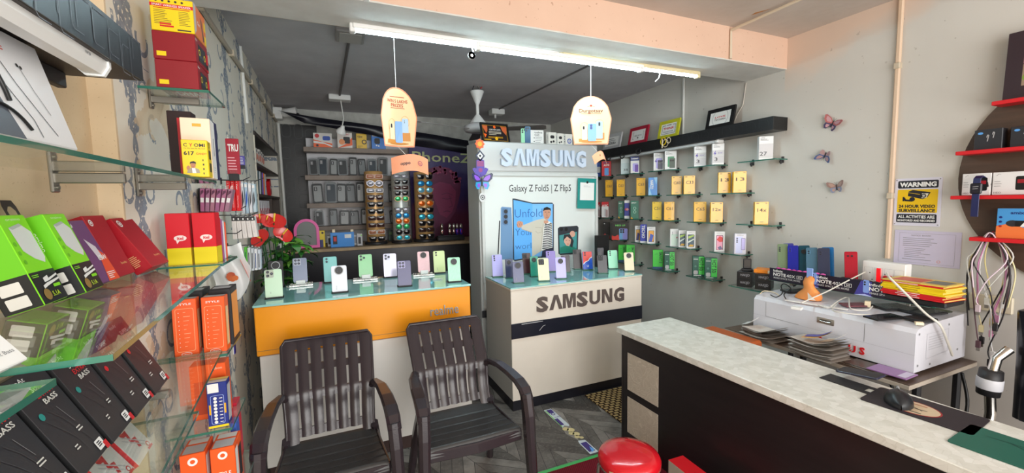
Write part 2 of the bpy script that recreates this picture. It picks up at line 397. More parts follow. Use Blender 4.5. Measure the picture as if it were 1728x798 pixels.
q0 = onx(1259, 142, 2.945); b = MB(); b.tube([(2.944, q0.y, 2.36), (2.944, q0.y+.01, 2.28), (2.942, q0.y+.02, 2.2), (2.935, q0.y+.06, 2.14), (2.935, q0.y+.09, 2.08)], .004, mat(200, 194, 184, .5)); tag(b.build('wire'), 'loose thin wire hanging down the wall from the beam to the black ledge', 'wire')
t = thing('junction_box', 'large grey junction box on the ceiling by the left end of the upper tube', 'junction box', (.17, 2.86, 2.58))
b = MB(); b.box(-.085, .085, -.1, .1, -.05, 0, mat(150, 146, 144, .55), .008); b.build('housing', t); b = MB(); b.box(-.065, .065, -.075, .075, -.056, -.05, mat(168, 164, 160, .5), .002); b.build('cover_plate', t)
t = thing('junction_box', 'small white junction box on the back ceiling above the boxes of earbuds', 'junction box', (1.86, 4.68, 2.58))
b = MB(); b.box(-.08, .08, -.06, .06, -.06, 0, WHITE, .006); b.build('housing', t); b = MB(); b.cyl((-.02, 0, -.1), (-.02, 0, -.06), .012, WHITE); b.build('socket', t)
t = thing('pendant_lamp', 'white ceiling plate with a small lamp holder hanging on a cord', 'lamp', (.144, 4.58, 2.58))
b = MB(); b.box(-.1, .1, -.06, .06, -.05, 0, WHITE, .006); b.build('ceiling_plate', t); b = MB(); b.tube([(.01, 0, -.05), (.02, 0, -.15), (.028, 0, -.22), (.01, 0, -.3)], .006, PVCW); b.build('cord', t)
b = MB(); b.M = T((-.01, -.01, -.37)) @ RX(25) @ RY(20); b.lathe([(.045, 0), (.05, .012), (.04, .035), (.022, .06), (.014, .085)], WHITE, 18); b.build('lamp_holder', t)

# ================================================================== tube lights under the beam
LIGHT = mat(214, 246, 255, .5, emit=TUBE_STRENGTH)
def tube_light(label, x0, x1, y, z, body=WHITE):
    t = thing('tube_light', label, 'tube light', ((x0+x1)/2, y, z), 'tube lights under the beam'); h = (x1-x0)/2
    b = MB(); b.box(-h, h, -.028, .028, 0, .024, body, .004); b.build('batten', t)
    b = MB(); b.M = RY(90); b.lathe([(.004, -h+.012), (.014, -h+.016), (.014, h-.016), (.004, h-.012)], LIGHT, 12, .8); b.build('tube', t)
    for s in (-1, 1):
        b = MB(); b.box(s*h-.014, s*h+.014, -.02, .02, -.016, .026, body, .004); b.build('end_cap', t)
    return t
tube_light('lit white tube light, leftmost of three under the beam', .145, 1.275, 2.235, 2.348)
tube_light('lit white tube light hung lowest, in the middle under the beam', .765, 1.85, 2.172, 2.316)
tube_light('lit tube light on a yellowed batten, rightmost under the beam', 1.305, 2.40, 2.235, 2.348, mat(226, 212, 170, .5))
b = MB(); b.box(-.012, .012, -.012, .012, -.01, .11, PVCW, .002); tag(b.build('support_bracket', None, T((.19, 1.962, 2.38))), 'short white wall clip holding the leftmost tube to the beam face', 'bracket')
t = thing('wall_hook', 'small white cord clip hanging between the two tube lights', 'hook', (.74, 2.21, 2.34))
b = MB(); b.M = RX(90); b.ring(0, -.055, .008, .02, WHITE, .006, 18); b.ring(0, -.055, .008, .02, WHITE, -.006, 18); b.cyl((0, -.055, -.006), (0, -.055, .006), .02, WHITE, 18); b.build('cord_cleat', t); b = MB(); b.tube([(0, 0, .0), (.005, 0, -.02), (.012, 0, -.035)], .004, WHITE); b.build('stem', t)
b = MB(); b.tube([(0, 0, 0), (-.01, 0, -.03), (-.04, 0, -.055)], .003, WHITE); tag(b.build('loose_wire', None, T((2.08, 2.25, 2.335))), 'short loose white wire end curling down under the rightmost tube', 'wire')

# ================================================================== ceiling fan
t = thing('ceiling_fan', 'white ceiling fan with three grey blades at the back of the shop', 'fan', (1.317, 3.80, 2.58)); FK = .80
b = MB(); b.M = Matrix.Diagonal((1, 1, FK, 1)); b.lathe([(.018, -.21), (.05, -.11), (.062, -.075), (.064, -.06), (.02, -.055)], WHITE); b.build('upper_canopy', t)
b = MB(); b.M = Matrix.Diagonal((1, 1, FK, 1)); b.cyl((0, 0, -.34), (0, 0, -.2), .015, WHITE); b.build('down_rod', t)
b = MB(); b.M = Matrix.Diagonal((1, 1, FK, 1)); b.tube([(0, 0, -.06), (.03, 0, -.03), (.01, 0, 0)], .008, STEEL); b.tube([(0, 0, -.06), (-.04, .01, -.04), (-.03, 0, 0)], .005, INK); b.tube([(.01, .01, -.06), (.04, .01, -.02), (.05, 0, -.004)], .005, RED); b.build('hook_wiring', t)
b = MB(); b.M = Matrix.Diagonal((1, 1, FK, 1)); b.lathe([(.02, -.33), (.045, -.37), (.075, -.42), (.08, -.43)], WHITE); b.build('lower_canopy', t)
b = MB(); b.M = Matrix.Diagonal((1, 1, FK, 1)); b.lathe([(.05, -.54), (.12, -.525), (.135, -.5), (.13, -.46), (.07, -.43)], mat(200, 200, 202, .35)); b.build('motor', t)
for a in (200, 330, 75):
    b = MB(); b.M = Matrix.Diagonal((1, 1, FK, 1)); b.M = Matrix.Diagonal((1, 1, FK, 1)) @ RZ(a) @ T((.11, 0, -.5)) @ RX(-14); b.prism([(0, -.035), (.1, -.05), (.5, -.062), (.53, -.04), (.53, .04), (.5, .06), (.1, .045), (0, .03)], -.004, .004, mat(120, 116, 114, .45)); b.build('blade', t)

# ================================================================== hanging paper mobiles
def dangler(label, px, top, bot, w, zs, curl, rz, sub, writing, lean):
    y = 2.25; A = ony(px, top, y); B = ony(px, bot, y); h = A.z-B.z; S = ony(px, top, y)
    t = thing('hanging_mobile', label, 'mobile', T((A.x, y, B.z)) @ RZ(rz), 'paper mobiles hung from the tube lights')
    OUT = mat(236, 160, 122, .5); PAP = mat(244, 218, 172, .5)
    outl = []
    r = w/2
    for i in range(13): a = pi*i/12; outl.append((r*cos(a), h-r*1.05+r*1.05*sin(a)))
    outl = [(r*.93, .0)] + outl + [(-r*.93, .0)]
    def cur(p): return (p[0]*(1-abs(curl)*.25), -curl*.16*(p[0]/r)**2*r+0*p[1]-lean*p[1], p[1])
    def sheet(pts, m, off, thick=.0):
        # triangulated columns so the card can curl
        n = 12; vs = []; 
        for i in range(n+1):
            x = -r+2*r*i/n; x = max(-r*.999, min(r*.999, x))
            inside = h-r*1.05+r*1.05*sqrt(max(0, 1-(x/r)**2))
            if abs(x) > r*.93: lo = (abs(x)/r-.93)/.07*(h-r*1.05)
            else: lo = 0
            k = pts
            for q in range(9): z = lo+(inside-lo)*q/8; c = cur((x*k, z*k+(1-k)*h/2)); vs.append((c[0], c[1]+off, c[2]))
        return vs, [(i*9+q, (i+1)*9+q, (i+1)*9+q+1, i*9+q+1) for i in range(n) for q in range(8)]
    b = MB(); vs, fs = sheet(1, OUT, 0); b.add(vs, fs, OUT, True); vs, fs = sheet(1, OUT, .0015); b.add(vs, fs, OUT, True); b.build('card', t)
    b = MB(); vs, fs = sheet(.95, PAP, -.0012); b.add(vs, fs, PAP, True)
    def put(fn, lift=.004):
        k = len(b.v); fn()
        for i in range(k, len(b.v)): v = b.v[i]; c = cur((v.x, v.y)); b.v[i] = Vector((c[0], c[1]-lift-v.z, c[2]))
    HH = h
    def art():
        BR = mat(206, 140, 60, .5)
        b.rect(-.30*w, .06*HH, -.02*w, .12*HH, BR, 0); b.rect(.1*w, .1*HH, .32*w, .24*HH, BR, 0); b.circ(.02*w, .055*HH, .26*w, BR, .0, ry=.02*HH)
        b.ring(.2*w, .42*HH, .10*w, .107*w, mat(226, 176, 120, .5)); b.ring(-.16*w, .36*HH, .10*w, .107*w, mat(226, 176, 120, .5))
        b.prism(rrect(.16*w, .36*HH, .02*w, cx=.2*w, cy=.3*HH), 0, .0005, mat(170, 206, 236, .3)); b.prism(rrect(.14*w, .28*HH, .02*w, cx=-.16*w, cy=.24*HH), 0, .0005, mat(240, 226, 190, .3))
        b.prism(rrect(.2*w, .36*HH, .03*w, cx=.02*w, cy=.25*HH), .0006, .002, mat(126, 178, 246, .25)); b.circ(.0, .39*HH, .03*w, mat(60, 80, 140, .3), .0024); b.circ(0, .34*HH, .03*w, mat(60, 80, 140, .3), .0024)
        b.prism(rrect(.045*w, .08*HH, .02*w, cx=.2*w, cy=.42*HH), .0006, .0012, INK); b.prism(rrect(.045*w, .07*HH, .02*w, cx=-.18*w, cy=.345*HH), .0006, .0012, INK)
    put(art)
    put(lambda: writing(b, w, HH))
    b.build('printed_face', t)
    b = MB(); b.tube([(0, cur((0, h))[1], h-.005), (.0, cur((0, h))[1]*.5, S.z-B.z+.1), (0, 0, 2.335-B.z)], .0018, mat(230, 230, 230, .5), 5); b.build('string', t)
    b = MB(); b.M = T((sub[0], -.0, -sub[1])) @ RZ(sub[2]) @ RX(sub[3])
    n = 10; wv, hv = sub[4], sub[5]
    vs = [((-.5+i/n)*wv, -.035*(1-(2*i/n-1)**2), s*hv/2+.02*(1-(2*i/n-1)**2)) for i in range(n+1) for s in (-1, 1)]
    b.add(vs, [(2*i, 2*i+2, 2*i+3, 2*i+1) for i in range(n)], OUT, True); b.add([(x, y+.0015, z) for x, y, z in vs], [(2*i, 2*i+2, 2*i+3, 2*i+1) for i in range(n)], OUT, True)
    k = len(b.v); sv = b.M; b.M = I4
    b.text(sub[6], -.18*wv, 0, hv*.2, INK, .02, z=0); b.ring(.22*wv, 0, hv*.12, hv*.16, mat(150, 80, 110, .5), 0, 12); b.text('~', .22*wv, 0, hv*.2, mat(150, 80, 110, .5), .02, z=0)
    for i in range(k, len(b.v)): v = b.v[i]; q = 1-(2*v.x/wv)**2; b.v[i] = sv @ Vector((v.x, -.035*q-.003, v.y+.02*q))
    b.build('lower_tab', t); b = MB(); b.tube([(sub[0], 0, -sub[1]+.04), (0, cur((0, 0))[1], 0)], .0012, mat(230, 230, 230, .5), 5); b.build('lower_string', t)
RB = mat(184, 66, 44, .5)
def wr1(b, w, h):
    b.rect(-.2*w, .825*h, .2*w, .835*h, RB, 0); b.text('WIN 5 LAKHS', 0, .765*h, .055*h, RB, .015, z=0, fit=.56*w); b.text('PRIZES', 0, .695*h, .055*h, RB, .015, z=0, fit=.34*w); b.rect(-.18*w, .64*h, .2*w, .648*h, RB, 0)
def wr2(b, w, h):
    b.circ(0, .80*h, .025*w, RB, 0, 10); b.line([(-.09*w, .78*h), (0, .8*h), (.09*w, .78*h)], .008*w, RB, 0); b.ring(0, .78*h, .12*w, .124*w, mat(226, 176, 120, .5), 0, 16, 0, 180)
    b.text('Durgotsav', 0, .70*h, .075*h, mat(120, 50, 40, .5), .015, z=0, fit=.58*w); b.rect(-.24*w, .632*h, .24*w, .639*h, RB, 0)
dangler('peach paper mobile twisted edge-on, left one over the orange counter', 668, 147, 248, .30, 0, 1.5, 10, (.06, .10, 0, 0, .20, .085, 'oppo'), wr1, 0)
dangler('flat peach arch paper mobile, right one over the white display tower', 997, 162, 244, .275, 0, .2, -20, (.055, .10, 30, -25, .105, .06, '9'), wr2, 0)
# ================================================================== printed cartons: one builder for every box in the shop
def face(w, d, h, f):
    if f == 'F': return frame((0, -d/2, h/2), (1, 0, 0), (0, 0, 1)), w, h
    if f == 'K': return frame((0, d/2, h/2), (-1, 0, 0), (0, 0, 1)), w, h
    if f == 'L': return frame((-w/2, 0, h/2), (0, -1, 0), (0, 0, 1)), d, h
    if f == 'R': return frame((w/2, 0, h/2), (0, 1, 0), (0, 0, 1)), d, h
    if f == 'T': return frame((0, 0, h), (1, 0, 0), (0, 1, 0)), w, d
    if f == 'B': return frame((0, 0, 0), (1, 0, 0), (0, -1, 0)), w, d
def draw(mb, W, H, prints):
    """prints in fractions of the face, origin at its centre (-.5 .. .5)"""
    z = .0004
    for p in prints:
        z += .00006; k = p[0]
        if k == 'r': mb.rect(p[1]*W, p[2]*H, p[3]*W, p[4]*H, p[5], z)
        elif k == 'rr':
            x0, y0, x1, y1 = p[1]*W, p[2]*H, p[3]*W, p[4]*H; mb.poly(rrect(x1-x0, y1-y0, min(x1-x0, y1-y0)*(p[6] if len(p) > 6 else .2), 3, (x0+x1)/2, (y0+y1)/2), p[5], z)
        elif k == 'p': mb.poly([(x*W, y*H) for x, y in p[1]], p[2], z)
        elif k == 'c': mb.circ(p[1]*W, p[2]*H, p[3]*W, p[4], z, 16, p[5]*W if len(p) > 5 else None)
        elif k == 'o': mb.ring(p[1]*W, p[2]*H, p[3]*W, p[4]*W, p[5], z, 18)
        elif k == 'l': mb.line([(x*W, y*H) for x, y in p[1]], p[2]*W, p[3], z)
        elif k == 't': mb.text(p[1], p[2]*W, p[3]*H, p[4]*H, p[5], p[6] if len(p) > 6 else 0, (p[7]*W if len(p) > 7 and p[7] else None), z=z)
        elif k == 'tv': mb.text(p[1], p[2]*W, p[3]*H, p[4]*W, p[5], p[6] if len(p) > 6 else 0, (p[7]*H if len(p) > 7 and p[7] else None), z=z, vert=True)
        elif k == 'para':
            rr = random.Random(p[6] if len(p) > 6 else 1); y = p[4]
            while y > p[2]: mb.rect(p[1]*W, (y-p[7] if len(p) > 7 else y-.012)*H, (p[1]+(p[3]-p[1])*rr.uniform(.55, 1))*W, y*H, p[5], z); y -= (p[8] if len(p) > 8 else .04)
def carton(name, label, cat, M, w, d, h, m, prints={}, group=None, ch=.0015, cols={}, parts=()):
    b = MB(); b.box(-w/2, w/2, -d/2, d/2, 0, h, m, ch); e = .0006
    for f, c in cols.items(): b.M, W, H = face(w, d, h, f); b.rect(-W/2+ch, -H/2+ch, W/2-ch, H/2-ch, c, .0002)
    b.M = I4
    for f, pr in prints.items(): b.M, W, H = face(w, d, h, f); draw(b, W, H, pr)
    o = b.build(name, None, M, recalc=False); return tag(o, label, cat, group)
def pxcarton(name, label, cat, x0, x1, yt, yb, y, d, m, prints={}, group=None, zb=None, rz=0, **kw):
    A = ony(x0, yb, y); B = ony(x1, yb, y); C = ony((x0+x1)/2, yt, y); b_ = (A.z+B.z)/2 if zb is None else zb
    w = B.x-A.x; h = C.z-b_
    return carton(name, label, cat, T(((A.x+B.x)/2, y+d/2, b_)) @ RZ(rz), w, d, h, m, prints, group, **kw)

# ================================================================== left wall: shelves
def glass_shelf(label, M, w, d, group, th=.008, brackets=(), bl=.12):
    """local: x along the wall side to side, front edge at -y, wall at y=0"""
    t = thing('glass_shelf', label, 'shelf', M, group)
    b = MB(); b.box(-w/2, w/2, -d, -.002, -th, 0, GLASS)
    b.M = I4
    for sx in (-1, 1): b.add([(sx*(w/2+.0004), -d, -th), (sx*(w/2+.0004), -.002, -th), (sx*(w/2+.0004), -.002, 0), (sx*(w/2+.0004), -d, 0)], [(0, 1, 2, 3)], GEDGE)
    b.add([(-w/2, -d-.0004, -th), (w/2, -d-.0004, -th), (w/2, -d-.0004, 0), (-w/2, -d-.0004, 0)], [(0, 1, 2, 3)], GEDGE); b.build('glass_panel', t, recalc=False)
    for x in brackets:
        c = MB(); c.box(x-.006, x+.006, -bl, -.003, -th-.022, -th-.001, STEEL, .002); c.box(x-.012, x+.012, -.008, -.002, -th-.04, -th+.012, STEEL, .002)
        for q in (-.03, .004): c.cyl((x, -.012, -th+q), (x, -.007, -th+q), .004, STEEL, 8)
        c.build('bracket', t)
    return t
LW = lambda y, z: T((XL, y, z)) @ RZ(90)       # shelf frame on the left wall: local -y points into the room, local x runs deeper
LG = 'glass shelves on the papered wall'
glass_shelf('upper long glass shelf under the dark wooden shelf, holding the big white earphone box', LW(1.02, 1.583), 1.14, .176, LG, brackets=(.10, .50), bl=.115)
glass_shelf('small top glass shelf holding the stack of speaker boxes', LW(1.695, 1.86), .22, .176, LG, brackets=(-.02,), bl=.13)
S2 = 1.327
glass_shelf('long glass shelf holding the bright green and dark red boxes', T((XL-.03, 1.045, S2)) @ RZ(90+4.2), .85, .252, LG, brackets=(.2,))
glass_shelf('nearest glass pane at the left edge of view, beside the green boxes', T((XL, .44, S2-.012)) @ RZ(91), .34, .215, LG)
glass_shelf('small glass shelf holding the red and yellow boxes', LW(1.7, 1.32), .23, .176, LG, brackets=(.06,))
S3 = 1.046
glass_shelf('long glass shelf holding the leaning row of black earphone boxes', T((XL, 1.0, S3)) @ RZ(90+4), 1.10, .2, LG, brackets=(.3,))
glass_shelf('small glass shelf holding the two upright orange boxes', LW(1.67, 1.036), .23, .176, LG, brackets=(.03,))
S4 = .925
glass_shelf('long low glass shelf holding the red and white cable boxes', T((XL-.02, 1.0, S4)) @ RZ(90+3), .80, .17, LG)
glass_shelf('small glass shelf holding the dark blue box', LW(1.66, .795), .23, .176, LG)
glass_shelf('lowest small glass shelf holding the open orange boxes', LW(1.64, .585), .30, .2, LG)

# dark wooden wall shelf with geometric laminate and a batten lamp under it
LINEC = mat(96, 100, 108, .4)
def laminate(x, y, z): return xmix(xnoise(6, 4), (18, 20, 28), (32, 33, 42))
m_lam = pmat('dark_laminate', laminate, .35)
t = thing('wall_shelf', 'thick dark wooden shelf high on the near left wall, grey outlined squares on its front', 'shelf', (XL, .3, 1.77))
b = MB(); b.box(0, .148, 0, .85, 0, .078, mat(48, 42, 40, .5, vary=.15, bscale=14), .002); b.box(.148, .150, 0, .85, 0, .078, m_lam)
b.M = frame((.1505, .425, .039), (0, 1, 0), (0, 0, 1)); rr = random.Random(3)
for i in range(16):
    u = -.4+i*.052; wv = rr.uniform(.03, .05); v = rr.choice((-.03, -.012, .004)); hv = rr.uniform(.025, .05)
    b.line([(u, v-.01), (u, v+hv*.8), (u+.006, min(.036, v+hv)), (u+wv, min(.036, v+hv))], .0016, LINEC); b.line([(u+wv+.006, .03), (u+wv+.006, v-.01), (u+wv+.012, v-.016), (u+wv+.04, v-.016)], .0016, LINEC)
b.build('board', t)
b = MB(); b.box(.02, .035, .6, .83, -.03, 0, BLK2, .002); b.build('support', t)
t = thing('batten_lamp', 'unlit white batten lamp fixed under the dark wooden shelf', 'lamp', (-.385, .62, 1.7698))
b = MB(); b.M = RX(90); b.prism([(-.016, 0), (.024, 0), (.024, -.010), (.016, -.024), (-.006, -.024), (-.016, -.014)], -.40, .3, mat(232, 230, 226, .35)); b.build('housing', t)
b = MB(); b.M = RX(90); b.prism([(-.019, .0), (.027, .0), (.027, -.011), (.018, -.027), (-.008, -.027), (-.019, -.016)], -.406, -.398, WHITE); b.build('end_cap', t)
b = MB(); b.M = frame((.0245, .33, -.005), (0, 1, 0), (0, 0, 1)); b.text('surya', 0, 0, .006, GREY, .02); b.build('printed_mark', t)
b = MB(); b.box(.024, .028, .06, .07, -.010, -.001, INK, .001); b.build('clip', t)

# big white earphone box leaning on the top glass shelf
M = T((-.425, .845, 1.5935)) @ RZ(90) @ RX(-14)
t = thing('earphone_box', 'big white earphone box with black earphones printed on it, leaning on the top glass shelf', 'box', M)
b = MB(); w_, d_, h_ = .24, .07, .17
b.box(-w_/2, w_/2, -d_/2, d_/2, 0, h_, mat(232, 232, 234, .3), .002)
b.M, W, H = face(w_, d_, h_, 'F')
draw(b, W, H, [('p', [(-.5, -.5), (-.06, -.5), (-.3, .5), (-.5, .5)], mat(84, 88, 98, .35)), ('t', '40', .02, .40, .09, RED, .03), ('para', -.1, .28, .1, .33, RED, 2, .01, .025), ('t', 'HOURS', -.2, .44, .04, GREY, 0),
    ('p', [(-.22, .36), (-.14, .36), (-.12, .27), (-.17, .25)], BLACK), ('p', [(-.08, .34), (-.02, .34), (-.0, .27), (-.05, .25)], BLACK),
    ('l', [(-.15, .27), (-.05, -.02), (.1, -.3), (.12, -.45)], .007, INK), ('l', [(-.03, .27), (.08, .0), (.2, -.22), (.3, -.4)], .007, INK), ('l', [(.18, .2), (.24, .0), (.32, -.2)], .006, GREY), ('c', .17, .2, .012, BLACK), ('c', .2, .19, .012, BLACK)])
b.build('carton', t, recalc=False)
b = MB(); b.M = face(w_, d_, h_, 'F')[0]
def arc(cx, cy, rx, ry, a0, a1, n=16): return [(cx+rx*cos(R(a0+(a1-a0)*i/n)), cy+ry*sin(R(a0+(a1-a0)*i/n)), .003) for i in range(n+1)]
b.tube(arc(-.07, -.02, .05, .07, 150, -10), .0028, BLACK); b.tube(arc(-.05, -.1, .06, .06, 170, 30), .0022, BLACK); b.box(-.098, -.086, -.06, -.01, .001, .006, mat(70, 40, 40, .3), .002); b.build('neckband_picture', t)

# green charger kits and the dark red boxes on the glass shelf
OG = 'green charger kits on the glass shelf'
DK = mat(26, 27, 28, .4); LIM2 = mat(136, 226, 26, .4); LIM1 = mat(104, 190, 24, .4); QW = mat(214, 212, 206, .5)
def charger_kit(label, yc, xb, lean, rz):
    w, d, h = .078, .050, .158
    t = thing('charger_kit_box', label, 'box', T((xb, yc, S2+.0015+d/2*sin(R(lean)))) @ RZ(90+rz) @ RX(-lean), OG)
    b = MB(); b.box(-w/2, w/2, -d/2, d/2, 0, h, LIM2, .002)
    for f in 'FLKR':
        b.M, W, H = face(w, d, h, f); b.rect(-W/2+.001, -H/2+.001, W/2-.001, -.14*H, DK, .0003)
    b.M, W, H = face(w, d, h, 'L'); draw(b, W, H, [('r', -.49, -.14, .49, .495, LIM1), ('tv', 'oraimo', .05, .2, .17, mat(226, 244, 206, .5), .01, .23), ('rr', -.34, -.31, .22, -.19, QW, .1), ('rr', -.32, -.46, .24, -.34, QW, .1)])
    b.M, W, H = face(w, d, h, 'F'); draw(b, W, H, [('t', 'oraimo', 0, .45, .03, mat(226, 244, 206, .5), .0, .5), ('p', [(-.3, .36), (.12, .4), (.4, .3), (.42, .0), (.32, -.06), (.02, .0), (-.24, .1)], mat(222, 226, 224, .3)), ('p', [(-.3, .36), (.12, .4), (.2, .375), (-.2, .335)], mat(180, 188, 186, .3)),
        ('c', -.38, .18, .05, LIM1), ('c', -.38, .08, .05, LIM1), ('c', -.36, -.02, .05, LIM1), ('p', [(-.1, -.22), (.1, -.2), (.1, -.235), (.48, -.2), (.48, -.22), (.1, -.26), (-.1, -.27)], WHITE), ('p', [(-.22, -.3), (-.05, -.28), (.48, -.25), (.48, -.27), (-.05, -.315), (-.22, -.335)], WHITE),
        ('rr', .14, -.345, .42, -.31, LIM2), ('c', -.22, -.4, .13, mat(150, 120, 60, .4)), ('t', '5.1A', .1, -.41, .055, mat(190, 220, 40, .4), .02), ('para', -.45, -.2, -.2, -.17, LIM2, 2, .008, .02)])
    b.build('carton', t, recalc=False)
    b = MB(); b.M = frame((-.01, d/2-.004, h), (1, 0, 0), (0, 0, 1)); tw = .042
    out = rrect(tw, .04, .006, 3, 0, .02)
    hole = [(-.012, .014), (.012, .014), (.012, .022), (.004, .03), (-.004, .03), (-.012, .022)]
    b.rect(-tw/2, 0, tw/2, .014, BLK2, 0); b.rect(-tw/2, .014, -.012, .03, BLK2, 0); b.rect(.012, .014, tw/2, .03, BLK2, 0); b.poly([(-tw/2, .03), (tw/2, .03), (tw/2-.005, .042), (-tw/2+.005, .042)], BLK2, 0)
    b.poly([(-.012, .03), (-.012, .022), (-.004, .03)], BLK2, 0); b.poly([(.012, .03), (.012, .022), (.004, .03)], BLK2, 0); b.build('hang_tab', t, recalc=False)
charger_kit('bright green charger kit box nearest the left edge, cut by the frame', .975, -.468, 17, 3)
charger_kit('bright green charger kit box seen whole, second from the left on the glass shelf', 1.075, -.456, 18, 3)
carton('charger_box', 'purple and red charger box tucked behind the second green kit', 'box', T((-.47, 1.185, S2+.009)) @ RZ(88) @ RX(-22), .09, .04, .145, mat(112, 66, 116, .4),
    {'F': [('p', [(.0, -.5), (.5, -.5), (.5, -.1), (.3, .02)], mat(230, 80, 40, .4)), ('p', [(.02, .2), (.3, .06), (.34, -.16), (.12, -.1)], mat(214, 206, 216, .4)), ('t', '65W', .3, -.12, .08, WHITE, .02), ('para', .1, -.46, .45, -.36, WHITE, 2, .012, .03), ('t', 'Soul', -.2, .42, .06, WHITE, .02)]})
BT = 'dark red boxes leaning on the glass shelf'
MRED = mat(168, 22, 36, .4)
bt = {'F': [('t', 'boAt', .18, -.3, .04, mat(240, 180, 120, .5), .01, .3), ('o', -.3, .38, .06, .09, WHITE), ('c', -.3, .38, .035, WHITE)], 'L': [('c', 0, .42, .12, WHITE), ('c', 0, .42, .06, MRED), ('para', -.3, -.4, .3, -.2, mat(220, 170, 120, .5), 3, .012, .03)], 'T': [('c', -.1, 0, .08, WHITE)]}
carton('power_bank_box', 'dark red box leaning behind the purple charger box', 'box', T((-.478, 1.30, S2+.008)) @ RZ(88) @ RX(-20), .09, .035, .155, MRED, bt, BT)
carton('power_bank_box', 'dark red box tilted sideways at the far end of the green kits', 'box', T((-.445, 1.415, S2+.012)) @ RZ(88) @ RX(-31), .11, .04, .15, MRED, bt, BT)
carton('info_card', 'small white leaflet card at the left edge below the green kits', 'card', T((-.335, .59, S2+.0015)) @ RZ(85) @ RX(-35), .12, .012, .055, WHITE, {'F': [('t', 'Game Buds', .15, .1, .15, GREY, 0, .5), ('t', 'Feel The Best Bass', .2, -.2, .09, GREY, 0, .5)]})

# leaning black boxes
BB = 'black neckband boxes leaning on the glass shelf'
BOXB = mat(38, 37, 42, .38)
ordn = ['first', 'second', 'third', 'fourth', 'fifth', 'sixth', 'seventh', 'eighth', 'ninth', 'tenth', 'eleventh', 'twelfth']
for i in range(7):
    yc = .60+i*.112
    pr = [('t', 'boAt', -.2, .44, .045, WHITE, .0, .3), ('t', 'SUPER', .1, .33, .05, QW, .02, .4), ('t', 'EXTRA', .12, .26, .05, RED, .02, .42), ('t', 'BASS', .14, .19, .05, QW, .02, .36), ('c', -.3, .1, .06, RED if i in (5, 6) else TEAL),
          ('l', [(-.3, .05), (-.12, -.1), (.0, -.22), (.05, -.36)], .012, DGREY), ('l', [(-.1, .1), (.05, -.02), (.14, -.15), (.3, -.4)], .012, DGREY), ('l', [(.1, .1), (.22, -.1)], .01, GREY), ('para', .12, -.2, .3, -.15, QW, i, .012, .03), ('para', -.2, -.3, -.06, -.26, QW, i, .012, .03),
          ('rr', .2, -.46, .42, -.36, WHITE, .1), ('para', .24, -.44, .4, -.38, INK, i, .012, .02), ('r', .38, -.5, .499, -.42, RED)]
    carton('neckband_box', 'black neckband earphone box leaning in the long row, %s from the near end' % ordn[i], 'box', T((-.405-.002*i, yc, S3+.0078)) @ RZ(93) @ RX(-25), .106, .03, .195, BOXB, {'F': pr, 'L': [('r', -.5, -.5, .5, .5, BLACK), ('tv', 'SUPER EXTRA BASS', 0, 0, .3, GREY, .0, .6)]}, BB)
# red and white boxes
RWB = 'red and white cable boxes on the low shelf'
for i in range(6):
    yc = .66+i*.102
    zz = lambda o: [(-.3+o, .32), (-.05+o, .4), (.0+o, .2), (.16+o, .2), (.1+o, -.02), (.28+o, -.06), (.2+o, -.3), (.1+o, -.26), (.14+o, -.12), (-.02+o, -.08), (.04+o, .1), (-.12+o, .12), (-.14+o, .26), (-.3+o, .22)]
    pr = [('p', zz(-.1), RED), ('l', [(-.3, .1), (.25, -.35)], .03, LGREY), ('l', [(-.24, .16), (.33, -.3)], .03, LGREY), ('para', -.1, .36, .1, .46, INK, i, .012, .03), ('c', .33, -.38, .07, RED), ('c', .33, -.38, .045, WHITE), ('rr', .2, -.49, .45, -.44, RED)]
    carton('cable_box', 'red and white cable box leaning on the low shelf, %s from the near end' % ordn[i], 'box', T((-.425, yc, S4+.0093)) @ RZ(93) @ RX(-30), .096, .03, .104, mat(226, 222, 218, .4), {'F': pr, 'L': [('r', -.5, -.5, .5, .5, RED), ('tv', 'CHARGE & SYNC', 0, 0, .25, WHITE, .0, .55)]}, RWB)

# ---- small column of shelves
Y2 = 1.60
SPK = 'speaker boxes stacked on the top glass shelf'
SZ = 1.861
def spk(label, z, h, m, pr, rz=0): carton('speaker_box', label, 'box', T((-.402, 1.655, z)) @ RZ(rz), .105, .13, h, m, pr, SPK)
ARROW = [('para', -.38, .32, .42, .36, YEL, 1)]
mar = lambda: {'F': [('r', -.42, -.38, -.2, -.22, YEL)], 'R': [('r', -.3, -.36, .3, .26, BLK2), ('o', -.2, -.02, .05, .075, YEL), ('o', .2, -.06, .05, .075, YEL), ('para', -.2, -.2, .2, -.1, mat(90, 110, 140, .4), 2, .01, .05), ('r', .33, -.5, .5, .2, RED), ('r', .33, -.4, .5, -.2, BLACK), ('t', 'ubon', -.42, .36, .1, WHITE)], 'B': [('r', -.2, -.4, .48, .3, mat(190, 40, 50, .5)), ('t', 'DHA', .1, .0, .4, WHITE, .02, .55), ('r', -.48, -.4, -.3, .3, INK)]}
spk('dark red speaker box at the bottom of the stack on the top glass shelf', SZ, .082, DRED, mar())
spk('dark red speaker box in the middle of the stack, under the yellow one', SZ+.0825, .082, DRED, mar(), -1)
